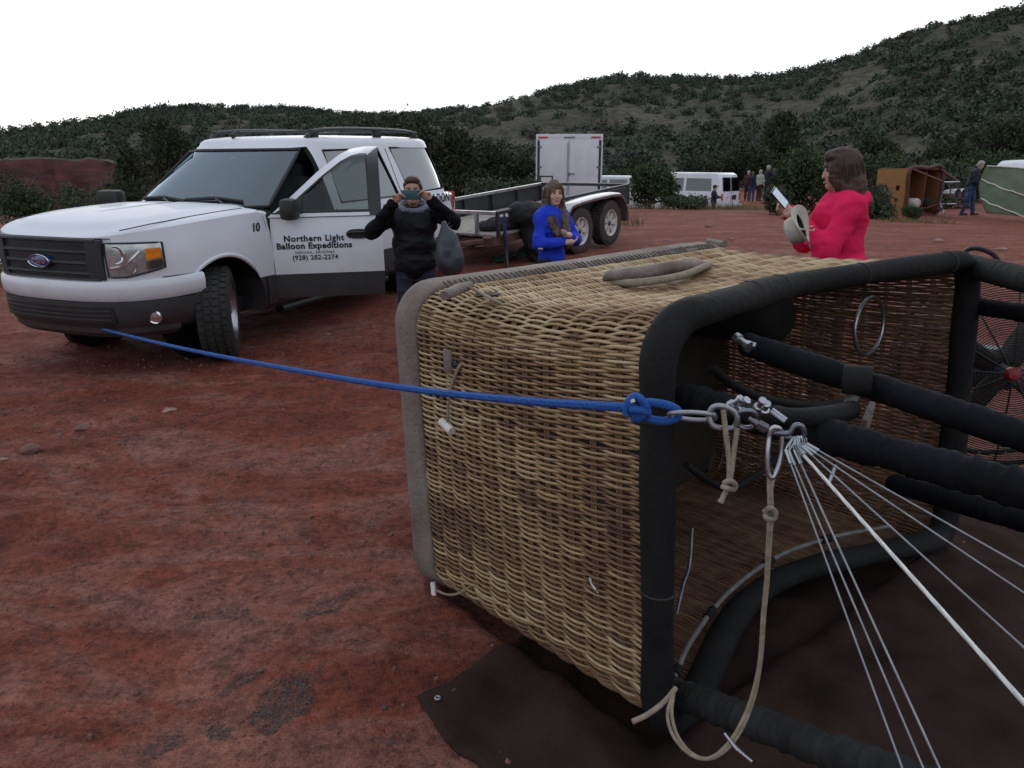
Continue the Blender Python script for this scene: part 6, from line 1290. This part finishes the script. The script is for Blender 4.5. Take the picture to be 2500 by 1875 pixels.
def figure(name, label, loc, yaw, H, arms, head_yaw=0.0, head_tilt=0.0, build_=1.0, torso='jacket_black', sleeve=None, legs='trousers_navy', hair='hair_brown', hairstyle='short', skin='skin', h=.010, face=True, legpose=None, group=None, lean=0.0, fold=.006, extra=None, chest=1.0, hip=1.0):
    """standing person. Body frame: (forward, left, up); the figure faces -Y before turning by yaw"""
    s = H/1.70; root = thing(name, label, 'person', loc, yaw, group)
    def J(f, l, u): return np.array([l, -f, u])*s
    b = build_; lp = legpose or {'l': (0.0, .10), 'r': (0.0, -.10)}
    hip_ = {q: J(0, .085*np.sign(lp[q][1])*min(b, 1.15), .90) for q in 'lr'}; ank = {q: J(lp[q][0], lp[q][1], .08) for q in 'lr'}; kne = {q: (hip_[q]+ank[q])/2+J(.03, 0, .0) for q in 'lr'}
    ln = lambda u: lean*(u-.95)
    pel = J(0, 0, .95); wst = J(ln(1.10), 0, 1.10); cst = J(ln(1.28), 0, 1.28); nck = J(ln(1.44)+.0, 0, 1.43); hc = J(ln(1.57)+.025, 0, 1.575)
    if head_tilt: hc = hc+J(.05*head_tilt, 0, -.02*head_tilt)
    ch, ht = chest*b, hip*b
    def torso_prims(g_):
        return [('e', pel, (np.array([.165*ht, .115*ht, .13])+g_)*s, None), ('e', wst, (np.array([.145*b, .105*b, .14])+g_)*s, None), ('e', cst, (np.array([.165*ch, .110*ch, .15])+g_)*s, None), ('c', J(ln(1.37), .10, 1.375), J(ln(1.37), -.10, 1.375), (.062*min(b, 1.1)+g_)*s, (.062*min(b, 1.1)+g_)*s)]
    def arm_prims(side_, g_, hand=True, cut=1.0):
        sh, el, wr = [J(ln(1.37)*(k == 0)+p[0]*1.0, p[1], p[2]) for k, p in enumerate(arms[side_][:3])]; w2 = el+(wr-el)*cut
        a_ = min(b, 1.2); return [('c', sh, el, (.052*a_+g_)*s, (.041*a_+g_)*s), ('c', el, w2, (.041*a_+g_)*s, (.029*a_+g_*1.1)*s)]
    def leg_prims(q, g_): return [('c', hip_[q], kne[q], (.082*ht+g_)*s, (.055*b+g_)*s), ('c', kne[q], ank[q]+J(0, 0, .02), (.053*b+g_)*s, (.038+g_*1.6)*s)]
    # ---- the body, one continuous surface
    hr = rotm(0, 0, head_yaw) @ rotm(head_tilt*.35, 0, 0)
    def HJ(f, l, u): return hc+hr @ (np.array([l, -f, u])*s)
    pr = torso_prims(-.004)+[('c', nck-J(0, 0, .06), hc-J(0, 0, .05), .052*s, .048*s)]
    for q in 'lr': pr += leg_prims(q, -.004)+[('c', ank[q], ank[q]+J(.13, .02*np.sign(lp[q][1]), -.045), .036*s, .030*s)]
    pr += [('e', HJ(-.005, 0, .025), np.array([.073, .092, .098])*s, hr, {'k': .02}), ('e', HJ(.025, 0, -.045), np.array([.056, .062, .075])*s, hr, {'k': .025})]
    if face:
        pr += [('c', HJ(.084, 0, .012), HJ(.098, 0, -.026), .007*s, .0115*s, {'k': .012}), ('e', HJ(.066, 0, -.088), np.array([.026, .020, .018])*s, hr, {'k': .02}), ('e', HJ(.062, .042, -.025), np.array([.022, .018, .020])*s, hr, {'k': .02}), ('e', HJ(.062, -.042, -.025), np.array([.022, .018, .020])*s, hr, {'k': .02}),
               ('e', HJ(.092, .031, .012), np.array([.016, .010, .010])*s, hr, {'sub': True, 'k': .01}), ('e', HJ(.092, -.031, .012), np.array([.016, .010, .010])*s, hr, {'sub': True, 'k': .01})]
        for l in (-1, 1): pr.append(('e', HJ(-.005, l*.074, -.008), np.array([.010, .018, .030])*s, hr, {'k': .006}))
    hands = {}
    for q in 'lr':
        pr += arm_prims(q, -.003); sh, el, wr = [J(*p) for p in arms[q][:3]]; fd = arms[q][3] if len(arms[q]) > 3 else None
        dirv = (wr-el)/np.linalg.norm(wr-el) if fd is None else J(*fd)/np.linalg.norm(J(*fd)); pn = np.array(J(*arms[q][4])) if len(arms[q]) > 4 else np.cross(dirv, (0, 0, 1.)); pn = pn-dirv*(pn@dirv); pn /= max(np.linalg.norm(pn), 1e-6); sd = np.cross(dirv, pn)
        palm = wr+dirv*.055*s; pr.append(('c', wr, palm, .028*s, .030*s, {'k': .015}))
        for o_ in (-.6, .6): pr.append(('c', wr+sd*o_*.022*s, palm+sd*o_*.034*s+dirv*.02*s, .018*s, .017*s, {'k': .012}))
        if face:
            for k, (o_, L) in enumerate(((-1.5, .060), (-.5, .072), (.5, .076), (1.5, .068))):
                a0 = palm+sd*o_*.0175*s+dirv*.025*s; a1 = a0+(dirv*.75+pn*.45)*L*.5*s; a2 = a1+(dirv*.35+pn*.9)*L*.45*s; pr += [('c', a0, a1, .0092*s, .0088*s, {'k': .004}), ('c', a1, a2, .0088*s, .0075*s, {'k': .004})]
            a0 = wr+dirv*.03*s+sd*.028*s*(1 if q == 'l' else -1); a1 = a0+(dirv*.5+sd*(.8 if q == 'l' else -.8)+pn*.3)*.035*s; a2 = a1+(dirv*.6+pn*.6)*.03*s; pr += [('c', a0, a1, .0115*s, .010*s, {'k': .008}), ('c', a1, a2, .010*s, .0085*s, {'k': .004})]
        hands[q] = (palm, dirv, pn, sd)
    blob('body', pr, skin, root, h if not face else min(h, .0075), .035*s)
    fs = lambda amp, sc, sd_: (lambda x, y, z: amp*(fbm(x*sc, y*sc, z*sc*1.5, o=2, seed=sd_)-1.3*(1-np.abs(vnoise(x*sc*.30+z*2, y*sc*.30, z*sc*1.15, seed=sd_+9)))**4))
    # ---- clothes
    tp = torso_prims(.016)+[('c', J(ln(1.40), .03, 1.405), J(ln(1.40), -.03, 1.405), .068*s, .068*s)]
    if extra: tp += extra(J, s)
    sl = arm_prims('l', .014, cut=.93)+arm_prims('r', .014, cut=.93)
    if sleeve is None: tp = tp+sl
    cut = ('c', nck+J(.03, 0, .03), nck+J(.05, 0, .14), .050*s, .075*s, {'sub': True, 'k': .01})
    blob('top', tp+[cut], torso, root, h, .045*s, fs(fold, 11, 5))
    if sleeve:
        for k_ in (0, 2): blob('sleeve', sl[k_:k_+2], sleeve, root, h, .03*s, fs(fold, 14, 6))
    lg = [('e', pel-J(0, 0, .02), np.array([.160*ht+.008, .112*ht+.008, .12])*s)]
    for q in 'lr': lg += leg_prims(q, .012)
    blob('trousers', lg, legs, root, max(h, .012), .03*s, fs(fold*.8, 9, 7))
    for q in 'lr': blob('shoe', [('c', ank[q]+J(-.03, 0, -.035), ank[q]+J(.15, .02*np.sign(lp[q][1]), -.045), .045*s, .035*s), ('c', ank[q]+J(0, 0, .01), ank[q]+J(0, 0, -.04), .045*s, .05*s)], 'shoe', root, .015, .02)
    # ---- hair and features
    if hairstyle == 'short': hp = [('e', HJ(-.022, 0, .045), np.array([.083, .092, .095])*s, hr), ('e', HJ(.045, 0, .098), np.array([.055, .040, .028])*s, hr), ('e', HJ(-.06, 0, -.02), np.array([.066, .050, .07])*s, hr)]
    elif hairstyle == 'bob': hp = [('e', HJ(-.020, 0, .045), np.array([.094, .108, .098])*s, hr), ('e', HJ(-.040, .050, -.10), np.array([.058, .078, .120])*s, hr), ('e', HJ(-.040, -.050, -.09), np.array([.058, .078, .120])*s, hr), ('e', HJ(-.095, 0, -.13), np.array([.090, .062, .150])*s, hr), ('e', HJ(-.145, .02, -.22), np.array([.075, .045, .07])*s, hr), ('e', HJ(-.03, .085, -.18), np.array([.035, .05, .06])*s, hr), ('e', HJ(.030, .068, -.01), np.array([.022, .050, .09])*s, hr), ('e', HJ(.030, -.068, -.01), np.array([.022, .050, .09])*s, hr), ('e', HJ(.05, .02, .095), np.array([.055, .045, .030])*s, hr)]
    elif hairstyle == 'long': hp = [('e', HJ(-.018, 0, .045), np.array([.086, .100, .092])*s, hr), ('e', HJ(.045, 0, .092), np.array([.058, .042, .030])*s, hr), ('e', HJ(.0, .078, -.03), np.array([.022, .05, .10])*s, hr), ('e', HJ(.0, -.078, -.03), np.array([.022, .05, .10])*s, hr), ('e', HJ(-.065, 0, -.04), np.array([.060, .050, .09])*s, hr), ('c', HJ(-.04, -.07, -.06), J(.06, -.10, 1.33), .036*s, .042*s), ('c', HJ(-.03, .07, -.06), J(.11, .07, 1.34), .036*s, .042*s), ('c', J(.11, .07, 1.34), J(.165, .05, 1.18), .046*s, .040*s), ('c', J(.165, .05, 1.18), J(.20, .03, 1.06), .040*s, .018*s), ('c', J(.06, -.10, 1.33), J(.145, -.06, 1.20), .042*s, .036*s), ('c', J(.145, -.06, 1.20), J(.185, -.04, 1.12), .036*s, .015*s), ('c', HJ(-.05, -.07, -.08), J(-.05, -.12, 1.30), .04*s, .03*s), ('c', HJ(-.07, 0, -.06), J(-.06, -.02, 1.36), .05*s, .05*s)]
    elif hairstyle == 'cap': hp = [('e', HJ(-.012, 0, .058), np.array([.085, .098, .078])*s, hr), ('e', HJ(.10, 0, .055), np.array([.060, .060, .012])*s, hr), ('e', HJ(-.05, 0, -.01), np.array([.07, .05, .06])*s, hr)]
    if face: hp.append(('e', HJ(.125, 0, -.035), np.array([.062, .062, .078])*s, hr, {'sub': True, 'k': .012}))
    blob('hair' if hairstyle != 'cap' else 'cap', hp, hair, root, min(h, .009), .022*s, fs(.005, 34, 8))
    if hairstyle in ('bob', 'long'):
        gH = np.random.default_rng(11); mb = MB(); n_s = 150
        for k in range(n_s):
            a = gH.random()*2*math.pi
            if abs(((a+math.pi) % (2*math.pi))-math.pi) < .75: continue            # leave the face free; a = 0 is straight ahead
            q0 = gH.random()*.5; f_, l_ = math.cos(a), math.sin(a); P0 = HJ(.0+f_*.09*q0, l_*.07*q0, .142-.03*q0); P1 = HJ(-.015+f_*.108, l_*.094, .06*(1-q0)); P2 = HJ(-.03+f_*.110, l_*.102, -.10+.02*gH.normal())
            if hairstyle == 'bob': P3 = HJ(-.045+f_*(.115+.012*gH.normal()), l_*(.115+.012*gH.normal()), -.175+.065*f_-.045*gH.random()); P4 = P3+(P3-hc)*np.array([.16, .16, 0])+np.array([0, 0, -.022])*s
            else:
                sd_ = 1 if l_ > 0 else -1; back = f_ < -.45
                P3 = J(-.06+.02*gH.normal(), l_*.13, 1.33) if back else J(.10+.02*gH.normal(), sd_*.075+.02*gH.normal(), 1.34); P4 = J(-.09, l_*.12, 1.18-.06*gH.random()) if back else J(.175+.02*gH.normal(), sd_*.045+.025*gH.normal(), 1.14-.10*gH.random())
            P = spline([P0, P1, P2, P3, P4], 14)+np.outer(np.linspace(0, 1, 14), gH.normal(size=3)*.008); mb.tube(P, np.linspace(.0050, .0018, 14)*s, 4)
        o = mb.build('hair_strands', hair, root, True, None); tag(o, kind='stuff')
    if face:
        for l in (-1, 1):
            MB().lathe([(0, .0095), (.004, .0088), (.0075, .005), (.0085, 0), (.007, -.005)], HJ(.080, l*.031, .013), hr @ np.array([0, -1, 0]), 10).build('eye', 'eye_dark', root)
            MB().tube([HJ(.092, l*.014, .030), HJ(.090, l*.034, .036), HJ(.078, l*.050, .030)], .0038*s, 5).build('eyebrow', hair if hairstyle != 'cap' else 'hair_brown', root)
        MB().tube(spline([HJ(.080, -.024, -.058), HJ(.092, 0, -.064), HJ(.080, .024, -.058)], 8), [.002, .005, .006, .0065, .0065, .006, .005, .002], 6).build('mouth', 'lips', root)
    return root, J, HJ, hands, s
def Wp(root, p): return np.array((Matrix.Translation(root.location) @ root.rotation_euler.to_matrix().to_4x4() @ Vector(p))[:])
# woman in the pink fleece, in profile, looking down at her phone
d = 4.75; p = at(2068, 410, d); z0 = gzp(p[0], p[1])
ARM = {'l': ((.0, .185, 1.365), (.145, .245, 1.085), (.285, .120, 1.285), (.75, -.45, .45), (.2, -.9, .4)), 'r': ((.0, -.185, 1.365), (.15, -.235, 1.12), (.305, -.085, 1.31), (.8, .35, .35), (.2, .9, .4))}
hood = lambda J, s: [('e', J(-.090, .03, 1.350), np.array([.095, .040, .075])*s), ('e', J(-.115, .06, 1.415), np.array([.035, .020, .032])*s), ('e', J(.0, 0, 1.40), np.array([.10, .10, .04])*s), ('e', J(-.02, 0, .98), np.array([.19, .155, .10])*s), ('e', J(.05, 0, 1.26), np.array([.16, .12, .13])*s)]
pk, J, HJ, hands, s = figure('person', 'woman in a bright pink fleece jacket looking down at a phone', (p[0], p[1], z0), R(-96), at(2062, 358, d)[2]-z0-.015, ARM, head_yaw=R(-4), head_tilt=.28, build_=1.18, torso='fleece_pink', legs='trousers_navy', hair='hair_brown', hairstyle='bob', skin='skin', h=.008, extra=hood, fold=.008)
pc = Wp(pk, J(.395, .03, 1.405)); ph = thing('phone', 'phone held up by the woman in pink, its screen lit', 'phone', pc); zz_ = Vector((.50, -.72, .48)).normalized(); yy_ = Vector((-.62, -.10, .78)); yy_ = (yy_-zz_*yy_.dot(zz_)).normalized(); xx_ = yy_.cross(zz_); ph.rotation_euler = Matrix((xx_, yy_, zz_)).transposed().to_euler()
MB().box((0, 0, 0), (.074, .145, .009), bev=.004).build('case', 'black_gloss', ph); MB().box((0, 0, .0052), (.066, .128, .001)).build('screen', 'screen', ph)
hcn = at(1956, 556, 4.40); hat = thing('sun_hat', 'pale wide-brimmed hat hanging from the pink sleeve', 'hat', hcn); hat.rotation_euler = Vector((-.82, .48, -.42)).to_track_quat('Z', 'Y').to_euler(); hat.scale = (.92, .92, .92)
hb = MB(); prf = [(0, .095), (.05, .093), (.078, .080), (.088, .04), (.090, .0), (.115, -.012), (.150, -.014), (.152, -.018), (.115, -.016), (.086, -.004)]; hb.lathe(prf, (0, 0, 0), (0, 0, 1), 40); ho = hb.build('crown', 'hat_khaki', hat)
for v_ in ho.data.vertices:
    r_ = math.hypot(v_.co.x, v_.co.y)
    if r_ > .1: a = math.atan2(v_.co.y, v_.co.x); v_.co.z += .022*math.sin(2*a)*(r_-.1)/.05; v_.co.x *= 1.12; v_.co.y *= .95
MB().lathe([(.082, .0), (.080, .04), (.070, .074), (0, .086)], (0, 0, 0), (0, 0, 1), 32).build('lining', 'black_cloth', hat)
M_ = hat.rotation_euler.to_matrix(); iv = lambda q: np.array((M_.inverted() @ (Vector(q)-Vector(hcn)))[:])
w0, w1 = Wp(pk, J(.20, .16, 1.24)), Wp(pk, J(.22, .235, 1.22)); MB().tube(spline([(.085, .0, 0), iv(w1)*.5+np.array([.06, 0, 0]), iv(w1), iv(w0), iv(w0)*.5-np.array([.03, 0, 0]), (-.085, 0, 0)], 26), .006, 6).build('chin_strap', 'hat_khaki', hat)
# person in the black jacket taking a picture towards us
d = 6.35; p = at(1006, 410, d); z0 = gzp(p[0], p[1])
ARM = {'l': ((.0, .185, 1.37), (.14, .375, 1.31), (.285, .165, 1.515), (.25, -.75, .6), (.8, -.5, -.1)), 'r': ((.0, -.185, 1.37), (.12, -.375, 1.22), (.285, -.155, 1.495), (.25, .75, .6), (.8, .5, -.1))}
coat = lambda J, s: [('e', J(0, 0, .93), np.array([.200, .150, .15])*s), ('e', J(.02, 0, 1.27), np.array([.200, .140, .17])*s), ('e', J(.01, 0, 1.10), np.array([.190, .142, .18])*s)]
bk_, J, HJ, hands, s = figure('person', 'person in a black padded jacket holding a phone up in both hands', (p[0], p[1], z0), R(4), at(1006, 433, d)[2]-z0, ARM, build_=1.06, torso='jacket_black', sleeve='sleeve_black', legs='trousers_navy', hair='hair_auburn', hairstyle='short', skin='skin', h=.009, extra=coat, fold=.010)
cp = spline([J(.02, .0, 1.425)+J(.118*math.cos(a)-.02, .122*math.sin(a), .02-.04*math.cos(a)) for a in np.linspace(.15, 2*math.pi-.15, 12)], 40)
blob('collar', [('c', cp[i], cp[i+1], .021*s, .021*s) for i in range(39)], 'scarf_grey', bk_, .008, .02, lambda x, y, z: .006*fbm(x*22, y*22, z*22, o=2, seed=2))
for k in range(6): zq = .86+k*.085; MB().tube([J(.158-l*l*3.2, l, zq) for l in np.linspace(-.13, .13, 9)], .004, 5).build('quilt_seam', 'sleeve_black', bk_)
gl = MB()
for l in (-1, 1): gl.tube([HJ(.104, l*.033+.023*math.cos(a), .012+.018*math.sin(a)) for a in np.linspace(0, 2*math.pi, 14, endpoint=False)], .0022, 5, closed=True)
gl.tube([HJ(.106, -.01, .014), HJ(.108, 0, .016), HJ(.106, .01, .014)], .002, 5); gl.build('glasses', 'steel_dark', bk_)
pc = Wp(bk_, J(.325, .006, 1.555)); ph = thing('phone', 'dark teal phone held sideways in front of the face', 'phone', pc); ph.rotation_euler = (R(90), 0, R(4))
MB().box((0, 0, 0), (.158, .078, .010), bev=.004).build('case', 'phone_teal', ph); MB().lathe([(0, .007), (.006, .007), (.007, .0045)], (.058, .022, 0), (0, 0, 1), 12).build('camera_lens', 'black_gloss', ph)
bp_ = at(1094, 612, 6.12); sw = blob('drawstring_bag', [('e', bp_+np.array([0, 0, -.02]), (.105, .085, .17)), ('e', bp_+np.array([.02, 0, -.08]), (.115, .09, .11)), ('c', bp_+np.array([-.01, 0, .1]), bp_+np.array([-.03, 0, .21]), .06, .018)], 'bag_grey', None, .012, .05, lambda x, y, z: .012*fbm(x*14, y*14, z*7, o=2, seed=4)); tag(sw, 'dark grey drawstring bag hanging from the photographer\'s arm', 'bag')
el_ = Wp(bk_, J(.13, .345, 1.30)); MB().tube(spline([bp_+np.array([-.03, 0, .20]), (bp_+el_)/2+np.array([-.01, -.03, .10]), el_+np.array([0, -.06, .02]), el_+np.array([.01, 0, .065]), el_+np.array([.02, .05, 0]), bp_+np.array([.0, .03, .17])], 24), .005, 6).build('cord', 'black_cloth', sw)
# woman in the blue top, arms folded
d = 6.75; p = at(1350, 410, d); z0 = gzp(p[0], p[1])
ARM = {'r': ((.0, -.165, 1.36), (.045, -.225, 1.09), (.265, -.055, 1.115), (.6, .75, .1), (.0, .2, .9)), 'l': ((.0, .165, 1.36), (.13, .215, 1.12), (.255, .0, 1.185), (.2, -.9, .1), (.2, .1, .9))}
bl, J, HJ, hands, s = figure('person', 'woman in a bright blue long-sleeved top with her arms folded', (p[0], p[1], z0), R(40), at(1350, 443, d)[2]-z0, ARM, head_yaw=R(-22), build_=.87, torso='knit_blue', legs='trousers_navy', hair='hair_fair', hairstyle='long', skin='skin_light', h=.008, fold=.009, hip=.95)
MB().tube([J(.065, -.27, 1.10), J(.085, -.262, 1.055), J(.125, -.24, 1.055)], .010*s, 6, flat=.5).build('sleeve_tag', 'white_plastic', bl)
# people beside the van
def simple_arms(l=None, r=None):
    return {'l': l or ((0, .18, 1.37), (.03, .24, 1.10), (.10, .23, .88)), 'r': r or ((0, -.18, 1.37), (.03, -.24, 1.10), (.10, -.23, .88))}
GP = 'people standing beside the white van'
for (u, vt, vb, d, yaw, top, legs, hair, hs_, lab, arms, b) in [
    (1829, 417, 491, 41.5, 150, 'maroon_top', 'dark_trousers', 'hair_grey', 'short', 'grey-haired person in a dark red top nearest the van', None, 1.1),
    (1840, 419, 493, 40.0, 165, 'shirt_navy', 'jeans', 'hair_fair', 'short', 'fair-haired person in a black top and blue jeans by the van', None, 1.0),
    (1858, 415, 492, 39.5, 120, 'pale_jacket', 'dark_trousers', 'hair_grey', 'short', 'person in a pale grey jacket and dark trousers in the group', None, 1.1),
    (1876, 404, 492, 41.0, 110, 'shirt_navy', 'dark_trousers', 'hair_grey', 'short', 'tall person in dark clothes lifting a phone, rightmost of the group', {'r': ((0, -.18, 1.37), (.22, -.26, 1.22), (.40, -.20, 1.46)), 'l': ((0, .18, 1.37), (.2, .22, 1.16), (.38, .10, 1.42))}, 1.05),
    ]:
    p = at(u, 410, d); zt2 = at(u, vt, d)[2]; zb2 = at(u, vb, d)[2]
    figure('person', lab, (p[0], p[1], zb2), R(yaw), zt2-zb2, arms or simple_arms(), build_=b, torso=top, legs=legs, hair=hair, hairstyle=hs_, h=.028, face=False, group=GP, fold=.01)
p = at(1893, 416, 40.6); o = MB().box((0, 0, 0), (.20, .02, .26), bev=.008).build('tablet', 'phone_teal', None); o.location = p; tag(o, 'pale blue-green tablet held up by the tall person near the van', 'tablet')
d = 34.5; p = at(1748, 410, d); zt2 = at(1748, 452, d)[2]
figure('person', 'dark-clothed person in a cap half hidden below the rise in front of the van', (p[0], p[1], zt2-1.66), R(70), 1.66, {'l': ((0, .18, 1.37), (.12, .22, 1.15), (.33, .1, 1.15)), 'r': ((0, -.18, 1.37), (.12, -.22, 1.15), (.33, -.1, 1.15))}, build_=1.05, torso='shirt_navy', legs='dark_trousers', hair='black_cloth', hairstyle='cap', h=.028, face=False, fold=.01)
# man by the green fabric
d = 24.0; p = at(2378, 410, d); zt2 = at(2378, 396, d)[2]; zb2 = at(2378, 527, d)[2]
figure('person', 'man in a dark shirt and blue jeans by the green fabric, head bent', (p[0], p[1], zb2), R(60), (zt2-zb2)*1.03, {'l': ((.02, .20, 1.36), (.12, .25, 1.08), (.26, .20, .88)), 'r': ((.02, -.20, 1.36), (.10, -.26, 1.08), (.22, -.2, .86))}, head_tilt=.9, build_=1.15, torso='shirt_navy', legs='jeans', hair='hair_grey', hairstyle='short', h=.022, face=False, legpose={'l': (.16, .11), 'r': (-.14, -.11)}, lean=.18, fold=.012)
